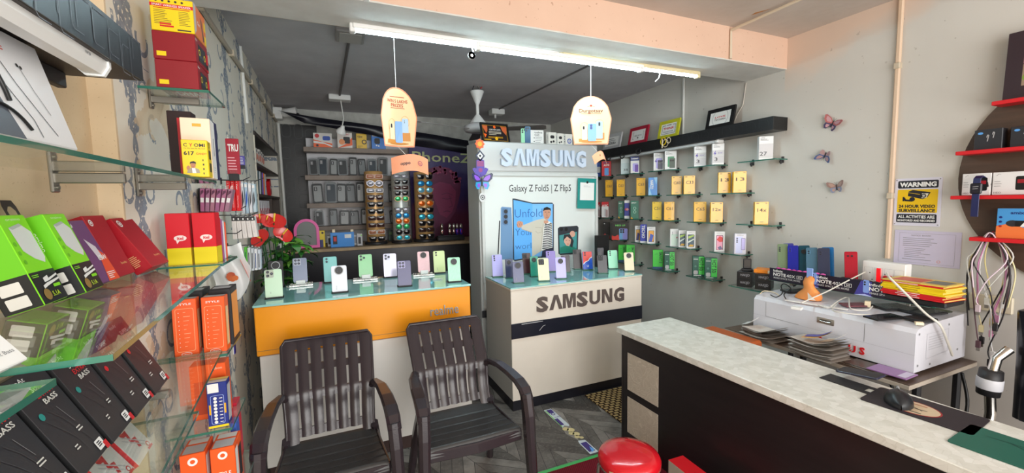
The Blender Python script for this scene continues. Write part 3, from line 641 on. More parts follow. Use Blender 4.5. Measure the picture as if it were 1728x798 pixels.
spk('yellow and orange wireless speaker box on top of the dark red pair', SZ+.165, .095, YEL, {'F': [('r', -.5, .22, .5, .32, RED), ('t', 'SMART WIRELESS SPEAKER', 0, .27, .06, WHITE, .01, .9), ('para', -.42, -.3, .0, .12, INK, 4, .012, .05), ('para', .15, -.3, .42, .12, INK, 5, .012, .05), ('para', -.3, -.38, .1, -.26, RED, 3, .05, .07), ('r', .1, -.46, .42, -.42, INK), ('c', -.35, .4, .03, INK), ('c', -.2, .4, .03, INK), ('c', -.05, .4, .03, INK), ('c', .1, .4, .03, INK), ('c', .25, .4, .03, INK), ('r', -.42, .17, .42, .19, RED)],
    'R': [('r', -.5, -.5, .5, .5, mat(226, 120, 60, .4)), ('p', [(-.5, .5), (-.3, .5), (-.32, -.3), (-.5, -.5)], LGREY), ('p', [(.05, .3), (.16, .25), (.33, -.36), (.22, -.42)], DGREY), ('t', 'Gun', -.12, .0, .12, WHITE, .02), ('r', .34, .0, .5, .3, YEL), ('r', .34, -.45, .5, -.15, YEL)]})
# CYOMI shelf
def candyman(b, W, H, cx, cy, s):
    SKIN = mat(190, 132, 100, .6); z = .0008
    b.poly([(cx+x*s, cy+y*s) for x, y in ((-.5, -.62), (.5, -.62), (.46, -.3), (.2, -.12), (-.2, -.12), (-.42, -.3))], mat(170, 160, 140, .7), z)
    b.poly([(cx+x*s, cy+y*s) for x, y in ((-.08, -.62), (.22, -.62), (.14, -.14), (-.1, -.14))], WHITE, z+.0001)
    b.circ(cx, cy+.12*s, .2*s, SKIN, z+.0002, 16, .27*s); b.poly([(cx+x*s, cy+y*s) for x, y in ((-.23, .2), (-.2, .42), (.06, .5), (.24, .4), (.22, .18), (.16, .28), (-.12, .3))], BLACK, z+.0003)
    b.poly([(cx+x*s, cy+y*s) for x, y in ((-.5, -.3), (-.28, -.3), (-.24, .0), (-.36, .1), (-.5, -.05))], SKIN, z+.0003)
    b.circ(cx-.07*s, cy+.14*s, .025*s, INK, z+.0004, 8); b.circ(cx+.08*s, cy+.14*s, .025*s, INK, z+.0004, 8); b.poly([(cx+x*s, cy+y*s) for x, y in ((-.08, -.02), (.08, -.02), (.04, -.06), (-.04, -.06))], mat(150, 60, 60, .6), z+.0004)
w, d, h = .058, .055, .10
b = MB(); b.box(-w/2, w/2, -d/2, d/2, 0, h, YEL, .0015); b.M, W, H = face(w, d, h, 'F')
draw(b, W, H, [('t', 'C', -.34, .36, .09, INK, .02), ('t', 'Y', -.13, .36, .09, RED, .02), ('t', 'OMI', .2, .36, .09, INK, .02, .42), ('t', 'For My Soul, By My Soul', .0, .27, .03, INK, 0, .8), ('t', '617', -.22, .14, .10, INK, .03, .4), ('t', 'CANDY', .26, .13, .055, mat(200, 100, 20, .5), .02, .42), ('para', .28, -.45, .34, -.02, INK, 1, .05, .12)])
candyman(b, W, H, -.1*W, -.22*H, .5*W)
b.M, W, H = face(w, d, h, 'R'); draw(b, W, H, [('rr', -.2, .0, .02, .25, INK), ('rr', .1, .0, .3, .25, INK), ('rr', -.2, -.35, .02, -.1, INK), ('rr', .1, -.35, .3, -.1, INK), ('o', -.1, .38, .1, .14, DGREEN)])
tag(b.build('feature_phone_box', None, T((-.332, 1.43, 1.584)) @ RZ(4), recalc=False), 'yellow feature phone box with a smiling man printed on it, on the upper glass shelf', 'box')
carton('tall_phone_box', 'tall cream carton behind the yellow feature phone box', 'box', T((-.345, 1.515, 1.584)) @ RZ(4), .07, .07, .172, mat(240, 220, 194, .5), {'F': [('r', -.1, .36, .2, .41, mat(230, 170, 60, .5))], 'R': [('r', -.49, -.49, .49, .49, WHITE), ('r', .0, -.1, .12, .2, DGREY), ('para', -.2, -.4, .2, -.3, LGREY, 2)]})
carton('wireless_charger_box', 'dark carton with a red window standing behind the cream carton', 'box', T((-.40, 1.59, 1.584)), .06, .05, .205, mat(40, 20, 24, .4), {'F': [('r', -.1, -.45, .45, .4, mat(190, 40, 50, .4)), ('r', .2, -.3, .5, .2, BLK2)]})
carton('slim_phone_box', 'slim navy carton at the far end of the upper glass shelf', 'box', T((-.318, 1.572, 1.584)), .012, .03, .175, mat(36, 40, 84, .4), {'F': [('r', -.3, .2, .3, .26, WHITE)]})

# itel shelf
ITR = mat(214, 16, 36, .4)
def itel(label, x, y, rz=0):
    w, d, h = .061, .06, .163
    ov = [('r', -.5, -.5, .5, -.17, mat(236, 214, 20, .4)), ('c', .08, .02, .27, mat(244, 224, 220, .4), .15), ('p', [(-.1, -.02), (.06, -.02), (-.06, -.09)], mat(244, 224, 220, .4)), ('t', 'itel', .08, .02, .06, ITR, .03)]
    b = MB(); b.box(-w/2, w/2, -d/2, d/2, 0, h, ITR, .0015)
    for f in 'FRKL': b.M, W, H = face(w, d, h, f); draw(b, W, H, ov if f == 'F' else ov[:1])
    tag(b.build('phone_box', None, T((x, y, 1.3205)) @ RZ(rz), recalc=False), label, 'box', 'red and yellow phone boxes on the small glass shelf')
itel('red and yellow phone box, the nearer to the wall', -.441, 1.645, 1); itel('red and yellow phone box, at the shelf end beside the blisters', -.372, 1.645, -1)
pk = [(RED, 'red'), (mat(150, 90, 140, .4), 'mauve'), (mat(210, 210, 216, .4), 'silver'), (mat(230, 90, 50, .4), 'orange')]
for i, (m, n) in enumerate(pk):
    b = MB(); b.box(-.03, .03, -.005, .005, 0, .145-.006*i, m, .0015); b.M, W, H = face(.06, .01, .145, 'F'); draw(b, W, H, [('rr', -.3, -.4, .3, .1, LGREY), ('r', -.3, .25, .3, .35, WHITE)])
    tag(b.build('blister_pack', None, T((-.372, 1.684+i*.025, 1.3205)) @ RZ(3), recalc=False), '%s slim blister pack standing behind the red and yellow box' % n, 'pack', 'slim packs behind the red and yellow boxes')

# STYLE boxes
ORG = mat(240, 92, 30, .4)
def style(label, x, rz):
    w, d, h = .062, .05, .178
    fr = [('rr', -.38, -.42, .38, .34, mat(250, 170, 120, .5), .12), ('rr', -.36, -.413, .36, .333, ORG, .12), ('t', 'STYLE', 0, .415, .035, WHITE, .01, .6)]
    for k in range(9): fr += [('r', -.05, .27-k*.075, .05+.06*((k*7) % 4), .276-k*.075, mat(250, 190, 150, .5)), ('c', -.24, .27-k*.075, .018, WHITE)]
    fr += [('c', .0, -.465, .22, WHITE, .1), ('c', 0, -.465, .2, ORG, .085), ('t', 'ubon', 0, -.465, .02, WHITE, .01, .28)]
    carton('earphone_box', label, 'box', T((x, 1.60, 1.037)) @ RZ(rz) @ RX(-3), w, d, h, ORG, {'F': fr, 'T': [('r', -.45, -.4, .45, .4, LGREY)], 'R': [('r', -.3, -.4, .3, .3, mat(236, 200, 150, .4))]}, 'upright orange boxes on one glass shelf')
style('upright orange box with a printed outline, left of the pair above the blue box', -.434, 3); style('upright orange box with a printed outline, right of the pair, nearer the shelf end', -.358, -1)
for i, x in enumerate((-.43, -.352)):
    carton('earphone_box', 'black topped box behind the %s upright orange box' % ('left' if i == 0 else 'right'), 'box', T((x, 1.70, 1.037)), .062, .1, .19, BLK2, {'T': [('r', -.4, -.3, .4, .1, LGREY), ('r', -.45, .25, .2, .45, WHITE)], 'R': [('r', -.45, -.4, .45, .4, mat(236, 150, 70, .5))]}, 'black boxes behind the orange pair')
# blue box shelf
pr = [('rr', -.34, -.42, .34, .22, mat(140, 160, 220, .4), .14), ('rr', -.31, -.41, .31, .21, mat(26, 44, 130, .4), .14), ('r', -.45, .28, .1, .48, WHITE), ('r', -.5, -.5, .5, -.45, YEL), ('r', -.42, -.2, -.33, .02, GOLD), ('r', .33, -.2, .42, .02, GOLD)]
for k in range(8): pr += [('c', -.1, .15-k*.075, .09, WHITE), ('r', .1, .14-k*.075, .26, .155-k*.075, WHITE)]
carton('cable_box', 'dark blue box with a column of white icons on the lower small glass shelf', 'box', T((-.362, 1.585, .796)) @ RX(-2), .054, .05, .146, mat(26, 44, 130, .4), {'F': pr, 'T': [('r', -.48, -.48, .48, .0, QW), ('r', -.48, .05, .48, .48, mat(236, 206, 110, .5))], 'R': [('r', -.4, -.4, .4, .4, LGREY)]})
carton('earphone_box', 'plain orange box behind the dark blue box', 'box', T((-.40, 1.67, .796)), .10, .06, .185, ORG, {'F': [('t', 'ubon', .28, .42, .05, mat(250, 190, 160, .5), .01), ('r', -.4, -.4, .1, .2, mat(190, 64, 30, .4))]})
for i, x in enumerate((-.43, -.352)):
    carton('earphone_box', 'open topped orange box, %s one on the lowest small shelf' % ('left' if i == 0 else 'right'), 'box', T((x, 1.58, .586)), .066, .1, .155, ORG, {'T': [('r', -.42, -.45, .42, .05, LGREY), ('r', -.4, .15, .4, .45, QW)], 'F': [('o', .0, .34, .1, .2, WHITE), ('t', 'STYLE', 0, -.05, .09, WHITE, .01, .6)], 'R': [('r', -.45, -.4, -.1, .4, WHITE), ('r', .0, -.4, .4, .3, INK)]}, 'orange boxes on the lowest shelf')
carton('earphone_pack', 'slim red pack standing beside the open orange boxes', 'pack', T((-.352, 1.75, .586)), .02, .06, .215, mat(200, 30, 60, .4), {'F': [('c', .0, .2, .3, mat(240, 60, 110, .4)), ('r', -.4, -.4, .4, .05, mat(160, 160, 170, .4))]})
carton('earphone_pack', 'slim blue pack beside the slim red pack on the lowest shelf', 'pack', T((-.345, 1.685, .586)), .018, .05, .17, mat(60, 100, 190, .4), {'F': [('r', -.4, -.4, .4, .1, SKY), ('r', -.3, .2, .3, .3, WHITE)]})

# ================================================================== left wall: hooks with hanging packs, further in
HK = 'packs hanging on wire hooks on the papered wall'
def hook(label, y, z, l):
    b = MB(); b.tube([(0, 0, 0), (l*.8, 0, -.004), (l, 0, .012)], .0022, BLK2, 6); b.box(0, .004, -.008, .008, -.02, .012, BLK2); tag(b.build('wire_hook', None, T((XL+.001, y, z))), label, 'hook', 'black wire hooks on the papered wall')
def pack(name, label, x0, x1, yt, yb, y, d, m, pr={}, tab=True, lean=0):
    A = ony(x0, yb, y); B = ony(x1, yb, y); C = ony((x0+x1)/2, yt, y); w = B.x-A.x; h = C.z-A.z
    t = thing(name, label, 'pack', T(((A.x+B.x)/2, y+d/2, A.z)) @ RY(lean), HK)
    b = MB(); b.box(-w/2, w/2, -d/2, d/2, 0, h, m, .0012)
    for f, p in pr.items(): b.M, W, H = face(w, d, h, f); draw(b, W, H, p)
    b.build('card', t, recalc=False)
    if tab:
        b = MB(); b.box(-w*.35, w*.35, -.012, .012, h, h+.014, CLEAR); b.build('hang_tab', t)
    return t
for i in range(6):
    x = 338+i*8; pack('earphone_pack', 'pink and mauve plastic earphone pack under the upper shelf, %s from the wall' % ordn[i], x, x+7, 318, 357, 2.05, .06, mat(176-12*(i % 2), 100+10*(i % 3), 140, .3), {'F': [('r', -.4, -.1, .4, .1, WHITE), ('p', [(-.4, .2), (.4, .35), (.3, .45), (-.3, .4)], mat(90, 40, 70, .4))]}, lean=3+2*i)
carton('phone_box', 'black upright carton behind the pink earphone packs', 'box', T((-.475, 2.13, 1.44)), .04, .05, .14, BLK2, {'F': [('r', -.3, .1, .3, .2, GREY)]})
A = ony(383, 296, 2.3); B = ony(406, 230, 2.3)
pack('poster_pack', 'tall dark red pack with white print hanging past the navy carton', 384, 406, 234, 294, 2.3, .012, mat(168, 24, 48, .4), {'F': [('t', 'TRU', .05, .25, .2, WHITE, .03, .8), ('para', -.4, -.42, .4, -.02, mat(230, 170, 180, .5), 3, .03, .08)]})
pack('accessory_pack', 'small black pack hanging below the tall dark red pack', 386, 403, 293, 305, 2.28, .02, BLK2, {})
pack('price_card', 'small purple and white card on the wallpaper beside the tall dark red pack', 405, 414, 263, 285, 2.92, .004, mat(90, 80, 170, .5), {'F': [('r', -.5, -.5, .5, -.2, INK), ('para', -.4, -.1, .4, .4, WHITE, 3, .04, .12)]}, False)
for i in range(3):
    x = 385+i*7.4; pack('earphone_pack', 'bright red earphone pack on a wire hook, %s from the wall' % ordn[i], x, x+6.6, 305-i, 356, 2.35, .05, mat(222, 26, 34, .35), {'F': [('tv', '1 Year', -.05, .3, .35, WHITE, .01, .25), ('tv', 'Warranty', 0, -.2, .35, mat(250, 190, 190, .5), .01, .4)]})
for i in range(4):
    x = 409+i*6.2; pack('cable_pack', 'white and blue cable pack on the next wire hook, %s from the wall' % ordn[i], x, x+5, 307+i, 361-i, 2.5, .05, [mat(206, 214, 220, .35), mat(170, 196, 214, .35), mat(220, 222, 226, .35), mat(186, 206, 216, .35)][i], {'F': [('p', [(-.3, -.3), (.3, -.1), (.2, .25), (-.2, .1)], [INK, BLUE, DGREY, INK][i]), ('r', -.4, .35, .4, .45, WHITE)]})
for i in range(5):
    x = 393+i*8.6; pack('charger_pack', 'white carton with a black head, lower hook row, %s from the wall' % ordn[i], x, x+7.6, 365, 404-i, 2.4, .05, mat(224, 218, 214, .4), {'F': [('r', -.5, .3, .5, .5, BLK2), ('r', -.15, .34, .15, .42, WHITE), ('tv', 'fast charge', 0, -.05, .22, LGREY, 0, .5)]}, lean=-1.2*i)
for i in range(5):
    x = 413+i*5.6; pack('cable_pack', 'striped cable pack on the lowest hook, %s from the wall' % ordn[i], x, x+4.8, 417+i, 459-i, 2.55, .05, [mat(90, 190, 60, .4), mat(220, 224, 226, .4), mat(200, 206, 212, .4), mat(222, 224, 228, .4), mat(196, 204, 214, .4)][i], {'F': [('r', -.2, -.4, .1, .3, [DGREEN, INK, INK, mat(60, 80, 130, .4), INK][i])]}, lean=2)
for (lab, px, py, y, l) in (('wire hook carrying the red earphone packs', 402, 303, 2.38, .15), ('wire hook carrying the white and blue cable packs', 412, 304, 2.54, .19), ('wire hook sticking out above the cartons with black heads', 400, 352, 2.36, .13), ('wire hook carrying the cartons with black heads', 415, 362, 2.42, .17), ('wire hook crossing in front of the white cartons', 410, 392, 2.33, .11), ('wire hook carrying the striped cable packs', 410, 413, 2.57, .15), ('lowest wire hook beside the flower printed bag', 405, 432, 2.3, .10)):
    hook(lab, y, ony(px, py, y).z, l)
t = thing('plastic_bag', 'white plastic bag printed with a red flower hanging below the hooks', 'bag', (-.42, 2.15, ony(390, 505, 2.15).z))
b = MB()
z1 = ony(395, 408, 2.15).z-ony(390, 505, 2.15).z
b.grid(lambda u, v: (-.06+(.05+.10*(1-abs(v-.55)))*u+.01*sin(7*v), .012*sin(9*u+3*v)+.02*u, z1*v-.02*sin(3*u)), 12, 12, mat(214, 218, 218, .3)); b.build('sheet', t)
b = MB(); b.M = frame((.015, -.018, z1*.42), (1, 0, 0), (0, 0, 1)); rr = random.Random(5)
for k in range(9): a = k*.7; b.circ(.012*cos(a)*(k/6), .012*sin(a)*(k/6), .012, mat(170+5*k, 60+6*k, 50, .5), .0003+.0003*k, 10)
b.poly([(-.06, .07), (0, .09), (.03, .08), (-.02, .06)], mat(40, 140, 90, .5), .002); b.build('flower_print', t)
b = MB(); b.M = frame((.06, .01, z1*.5), (.3, .2, -1), (0, 1, 0)); b.rect(-.05, -.004, .06, .006, mat(226, 80, 50, .4)); b.build('red_edge', t)
pack('cable_pack', 'violet and white pack hanging lowest beside the bag', 380, 397, 568, 600, 2.53, .03, mat(60, 50, 150, .4), {'F': [('r', -.4, -.5, .4, .0, WHITE), ('t', 'E', .1, .25, .3, LIME, .02)]}, False)
pack('earphone_pack', 'slim black and yellow pack hanging past the dark blue box', 389, 399, 598, 655, 2.66, .03, BLK2, {'F': [('r', -.45, -.4, -.15, .4, YEL), ('r', .0, -.3, .3, .3, DGREEN)]}, False)
# ================================================================== dark cabinet on the far left wall
M_CAB = mat(62, 48, 40, .5, vary=.25, bscale=10); M_CABD = mat(40, 34, 32, .45)
cz = AZ0+.001; cz2 = onx(430, 326, XL).z; cz3 = onx(428, 271, XL).z
t = thing('wall_cabinet', 'dark wooden open cabinet let into the far left wall above the red flowers', 'cabinet', (AX+.001, AY0+.001, cz))
CW, CD, CH = AY1-AY0-.002, XL-AX-.001, AZ1-AZ0-.002
b = MB(); b.box(0, CD+.012, 0, CW, CH-.03, CH, M_CABD, .002); b.build('top_board', t)
for i, z in enumerate((0, cz2-cz-.022, cz3-cz-.022)):
    b = MB(); b.box(0, CD+.004, 0, CW, z, z+.022, M_CAB, .002); b.build('shelf_board', t)
b = MB(); b.box(CD-.03, CD+.006, .0, .022, .023, CH-.031, mat(214, 206, 190, .5), .002); b.build('cream_edge', t)
for y in (.86, CW-.02):
    b = MB(); b.box(.007, CD, y, y+.018, .0225, cz2-cz-.0225, M_CAB, .002); b.build('upright', t)
b = MB(); b.box(.0, .006, .0, CW, .023, CH-.031, M_CABD); b.build('back_panel', t)
CB = 'goods in the dark wall cabinet'
for i in range(7):
    y = 3.76+i*.10; carton('cable_box', 'white box with a red arrow in the cabinet, %s from the near end' % ordn[i], 'box', T((-.56, y+.04, cz+.0225)) @ RZ(90), .085, .10, min(.2, cz2-cz-.05), mat(232, 226, 230, .4), {'F': [('p', [(-.5, -.1), (.0, -.1), (.5, .04), (.0, .18), (-.5, .18), (-.2, .04)], RED), ('para', -.3, -.35, .3, -.25, LGREY, i)], 'L': [('p', [(-.5, -.1), (.2, -.1), (.5, .04), (.2, .18), (-.5, .18), (-.2, .04)], RED), ('para', -.3, -.35, .3, -.25, LGREY, i)]}, CB)
cl = [(200, 210, 214), (70, 90, 96), (196, 200, 206), (60, 66, 80), (120, 80, 190), (236, 120, 40), (180, 190, 196)]
cn = ['pale grey', 'slate', 'silver', 'charcoal', 'violet', 'orange', 'light grey']
for i in range(7):
    y = 3.80+i*.075; carton('display_pack', '%s slim pack leaning on the middle shelf of the cabinet' % cn[i], 'pack', T((-.57, y+.02, cz2+.001)) @ RX(-12) @ RZ(90), .02, .12, .19, mat(*cl[i], .4), {'R': [('r', -.3, -.3, .3, .3, WHITE)], 'F': [('r', -.3, -.4, .3, .4, LGREY)]}, CB)
for i in range(6):
    y = 3.76+i*.09; carton('earphone_box', 'small white box with orange print high in the cabinet, %s from the near end' % ordn[i], 'box', T((-.56, y+.04, cz3+.001)) @ RZ(90), .08, .10, .13-.008*(i % 3), mat(226, 220, 214, .4), {'F': [('p', [(-.5, -.3), (.3, -.2), (.5, .1), (-.1, .2)], ORANGE), ('r', -.2, .25, .3, .4, INK)], 'L': [('p', [(-.5, -.3), (.3, -.2), (.5, .1), (-.1, .2)], ORANGE)]}, CB)
carton('display_pack', 'red pack tilted behind the cabinet upright', 'pack', T((-.54, 4.78, cz2+.015)) @ RX(18) @ RZ(90), .1, .03, .15, RED, {'F': [('r', -.3, -.1, .3, .1, WHITE)]}, CB)

# ================================================================== artificial plant with red flowers behind the orange counter
t = thing('anthurium_plant', 'tall leafy potted plant with big red flowers beside the orange counter', 'plant', (-.36, 3.35, 0))
b = MB(); b.lathe([(.09, 0), (.115, .2), (.12, .22), (.105, .22), (.1, .19)], mat(96, 70, 54, .6)); b.build('pot', t)
LEAF = [mat(44, 110, 40, .4), mat(70, 140, 46, .4), mat(28, 78, 34, .4), mat(108, 164, 60, .45)]
st = MB(); lv = MB(); rr = random.Random(11)
for k in range(26):
    a = rr.uniform(0, 6.28); top = Vector((.05+.10*rr.uniform(-1, 1), -.05+.2*rr.uniform(-1, 1), rr.uniform(.72, 1.28)))
    st.tube([(0, 0, .2), (top.x*.4, top.y*.4, .6), tuple(top)], .004, LEAF[2], 5)
    for q in range(9):
        an = q*.7+rr.uniform(-.2, .2); L = rr.uniform(.09, .15); wv = L*.2; tilt = rr.uniform(-.5, .1)
        lv.M = T(top) @ Matrix.Rotation(an, 4, 'Z') @ Matrix.Rotation(-tilt, 4, 'Y')
        vs = [(0, 0, 0)]+[(L*f, s*wv*w2, .012*sin(pi*f)) for f, w2 in ((.3, .8), (.6, 1), (.85, .55)) for s in (-1, 1)]+[(L, 0, -.012)]
        lv.add(vs, [(0, 1, 2), (1, 3, 4, 2), (3, 5, 6, 4), (5, 7, 6)], LEAF[(k+q) % 4])
st.build('stems', t); lv.M = I4; lv.v = [Vector((max(p.x, -.13+.01*sin(40*p.z)), max(p.y, -.262+.012*sin(30*p.z)), p.z)) for p in lv.v]; lv.build('foliage', t)['kind'] = 'stuff'
def flower(px, py, s, rot):
    p = ony(px, py, 3.12)-Vector((-.36, 3.35, 0)); b = MB(); b.M = T(p) @ RY(rot) @ RX(75) 
    hrt = []
    for i in range(20):
        a = 2*pi*i/20; r = s*(.5+.14*cos(a)-.10*cos(2*a)); hrt.append((r*sin(a)*1.05, r*cos(a)))
    n = len(hrt); vs = [(x, y, .0+.25*s*((x/s)**2)) for x, y in hrt]+[(0, .12*s, -.015)]
    b.add(vs, [(i, (i+1) % n, n) for i in range(n)], mat(206, 38, 34, .25, coat=.4), True); f = b.build('flower', t)
    c = MB(); c.M = b.M; c.tube([(0, .1*s, 0), (0, .25*s, .03*s*8), (.0, .5*s, .04*s*6)], .05*s, mat(236, 190, 60, .5)); c.build('spadix', f)
    s2 = MB(); s2.tube([tuple(p), tuple(p*.6+Vector((0, 0, .2))), (0, 0, .5)], .004, LEAF[2], 5); s2.build('flower_stem', t)
for a in ((462, 376, .115, 10), (476, 397, .10, 40), (441, 403, .10, -50), (439, 371, .075, 0), (449, 373, .07, 20)): flower(*a)

# ================================================================== back counter, slat wall and banner
YLF, ZL = 4.5, None
ZL = ony(790, 406, YLF).z
t = thing('back_counter', 'black fronted back counter with a thin wooden top carrying the sunglasses stands', 'counter', (.55, YLF, 0))
b = MB(); b.box(-1.04, 1.12, .02, .83, 0, ZL-.03, mat(42, 40, 46, .35), .003); b.build('body', t)
b = MB(); b.box(-1.045, 1.13, -.01, .835, ZL-.03, ZL, mat(172, 146, 112, .5, vary=.2, bscale=7), .002); b.build('worktop', t)
# black patterned panel on the back wall
def blkpat(x, y, z): return xmix(xnoise(8, 5), (16, 17, 19), (34, 34, 36))
m_bp = pmat('black_laminate', blkpat, .4)
q0 = ony(472, 192, 5.32); q1 = ony(516, 192, 5.32)
t = thing('patterned_wall_panel', 'black wall panel with faint rounded squares in the far left corner', 'wall panel', (q0.x, 5.34, ZL))
b = MB(); W_ = q1.x-q0.x+.1; H_ = 2.4-ZL; b.box(0, W_, -.02, 0, .001, H_, m_bp); b.M = frame((W_/2, -.0205, H_/2), (1, 0, 0), (0, 0, 1)); rr = random.Random(2)
for i in range(3):
    for j in range(7):
        cx, cy = -W_*.34+i*W_*.32+rr.uniform(-.02, .02), -H_*.44+j*H_*.145+rr.uniform(-.03, .03); pw, ph = W_*rr.uniform(.2, .28), H_*rr.uniform(.08, .12)
        pp = rrect(pw, ph, .03, 3, cx, cy); b.line(pp+[pp[0]], .008, mat(64, 66, 66, .5), .001)
b.build('sheet', t)
# slat wall display
S0 = ony(514, 208, 5.18); S1 = ony(700, 240, 5.18)
t = thing('slatwall_unit', 'white backed wall display with four grey wooden shelves behind the sunglasses stands', 'shelf unit', (S0.x, 5.33, ZL))
SWW = ony(689, 240, 5.18).x-S0.x; SH_ = 2.24-ZL; SWM = mat(206, 206, 210, .5)
b = MB(); b.box(0, SWW, -.15, 0, .001, SH_, SWM, .002); b.M = frame((SWW/2, -.1504, SH_/2), (1, 0, 0), (0, 0, 1))
for i in range(9):
    for j in range(6): b.circ(-SWW*.46+i*SWW*.115, -SH_*.4+j*SH_*.16, .005, GREY, 0, 6)
b.build('back_panel', t, recalc=False)
SWY = 5.18; shz = []
WOODG = mat(132, 116, 104, .5, vary=.2, bscale=6)
for py in (250, 296, 342, 380):
    z = ony(600, py, 5.0).z; shz.append(z); b = MB(); b.box(-.02, SWW-.05, -.33, -.151, z-ZL-.05, z-ZL, WOODG, .002); b.build('shelf_board', t)
# charger boxes on the top board
def swbox(label, x0, x1, yt, m, pr, i, d=.05): return pxcarton('charger_box', label, 'box', x0, x1, yt, 250, 5.04, d, m, pr, 'charger boxes on the top board of the slat wall', shz[i]+.001)
swbox('white box with a blue power bank and orange swirl, leftmost on the top board', 529.5, 561, 224.5, mat(226, 222, 216, .4), {'F': [('p', [(-.5, -.5), (.5, -.5), (.5, -.2), (0, -.1), (-.5, .05)], ORANGE), ('p', [(-.5, -.2), (.1, -.25), (.5, -.45), (.5, -.35), (.0, -.12), (-.5, -.05)], WHITE), ('rr', .0, .0, .4, .3, BLUE, .3), ('c', -.3, .3, .12, RED), ('c', -.3, -.36, .07, INK)]}, 0)
swbox('white and orange box with a black adapter, second on the top board', 570, 595, 223.5, mat(226, 216, 208, .4), {'F': [('p', [(-.5, -.5), (.5, -.3), (.5, .2), (.1, -.2)], ORANGE), ('rr', -.1, -.2, .35, .22, BLK2, .15), ('t', 'VASUKI', .0, .38, .1, RED, .01, .6), ('c', -.2, -.1, .2, mat(240, 150, 90, .4))]}, 0)
swbox('yellow box with a black coiled cable on the top board', 602, 619.5, 225.5, mat(232, 186, 30, .4), {'F': [('o', .25, -.05, .15, .24, INK), ('t', 'TZW', -.15, .28, .12, INK, .03, .5), ('para', -.4, -.42, .1, -.3, INK, 2)]}, 0)
swbox('blue box with a black travel adapter on the top board', 627.5, 651, 227, mat(40, 120, 210, .4), {'F': [('rr', -.3, -.15, .1, .25, BLK2, .3), ('c', -.15, -.25, .06, WHITE), ('c', .0, -.28, .06, WHITE), ('r', -.45, .36, .0, .44, WHITE)]}, 0)
# phone case packs
CASEC = [mat(44, 46, 48, .45), mat(150, 152, 152, .35), mat(30, 44, 56, .4), mat(120, 124, 126, .4), mat(200, 202, 202, .35)]
def case_pack(label, x0, x1, yt, zrow, ci, body=None, rot=0):
    y = 5.05; A = ony(x0, 280, y); B = ony(x1, 280, y); w = B.x-A.x; h = ony(x0, yt, y).z-zrow-.002
    t = thing('phone_case_pack', label, 'phone case', T(((A.x+B.x)/2, y, zrow+.003+abs(rot)*.0012)) @ RY(rot) @ RX(-6), 'packed phone cases on the slat wall boards')
    b = MB(); b.M = RX(90); b.prism(rrect(w, h*.94, w*.16, 4, 0, h*.47), -.014, 0, CASEC[3 if ci in (0, 2) else 0], None); b.build('blister', t)
    c = MB(); c.M = RX(90); c.prism(rrect(w*.74, h*.78, w*.1, 4, 0, h*.45), 0, .006, body or CASEC[ci]); cs = c.build('case', t)
    l = MB(); l.M = RX(90); l.prism(rrect(w*.3, h*.2, w*.05, 3, -w*.16, h*.68), .006, .009, BLK2 if ci in (1, 3, 4) else GREY)
    for k in range(2): l.M = RX(90) @ T((-w*.16, h*(.64+.08*k), 0)); l.circ(0, 0, w*.07, LGREY, .0093, 10)
    l.build('camera_window', cs)
    b = MB(); b.M = RX(90); b.prism([(-w*.3, h*.9), (w*.3, h*.9), (w*.16, h), (-w*.16, h)], -.006, -.004, CLEAR); b.build('hang_tab', t)
cw_ = ['first', 'second', 'third', 'fourth', 'fifth', 'sixth', 'seventh', 'eighth']
rows = [('upper case row', shz[1], 266, [(522, 537, 0), (537, 553, 2), (556, 569, 1), (570, 587, 0), (589, 602, 1), (605, 618, 3), (621, 636, 2), (638, 654, 0)]),
        ('middle case row', shz[2], 308, [(525, 543, 1), (546, 566, 2), (565, 581, 1), (582, 598, 3), (599, 612, 4), (613, 622, 0), (654, 663, 1)]),
        ('lower case row', shz[3], 354, [(527, 542, 0), (551, 565, 3), (568, 585, 1), (586, 602, 3), (605, 619, 4), (655, 667, 1)])]
for rn, z, yt, lst in rows:
    for i, (a, c, ci) in enumerate(lst):
        case_pack('%s packed phone case, %s from the left in the %s' % (['black', 'grey', 'navy', 'smoky', 'pale'][ci], cw_[i], rn), a, c, yt-(3 if i % 3 == 1 else 0), z, ci, None, (i*37 % 5-2)*1.2)

# banner
NAV = mat(22, 22, 34, .35); PUR = mat(62, 40, 104, .45)
def banner(x, y, z): return xmix(xmn(1, xmx(0, (1.62-z)*3+(xnoise(2, 4)-.5)*1.5)), (58, 40, 106), (92, 30, 62))
m_ban = pmat('purple_flex', banner, .35, .4)
YBN = 5.0
t = thing('shop_banner', 'purple flex banner with olive lettering and a dark sagging top, behind the sunglasses', 'banner', (0, YBN, 0))
up = [(469, 186), (523, 196.5), (600, 207), (694, 221), (790, 237)]; lo = [(481, 191), (514, 208), (628, 228), (694, 245), (790, 259)]
def lerpl(l, f):
    k = min(int(f*(len(l)-1)), len(l)-2); g = f*(len(l)-1)-k; return (l[k][0]*(1-g)+l[k+1][0]*g, l[k][1]*(1-g)+l[k+1][1]*g)
def bfn(u, v):
    a = lerpl(up, u); c = lerpl(lo, u); p = ony(a[0]*(1-v)+c[0]*v, a[1]*(1-v)+c[1]*v, YBN-.02); return (p.x, -.02-.035*sin(v*pi)*(.5+.5*u)+.008*sin(20*u+5*v), p.z)
b = MB(); b.grid(bfn, 36, 8, NAV); b.build('rolled_top', t)
c0 = ony(690, 250, YBN); c1 = ony(800, 250, YBN)
b = MB(); b.grid(lambda u, v: (c0.x+(c1.x+.25-c0.x)*u, .004*sin(14*u), ZL+.005+(ony(740, 246, YBN).z-ZL)*v), 24, 12, m_ban); b.build('printed_sheet', t)
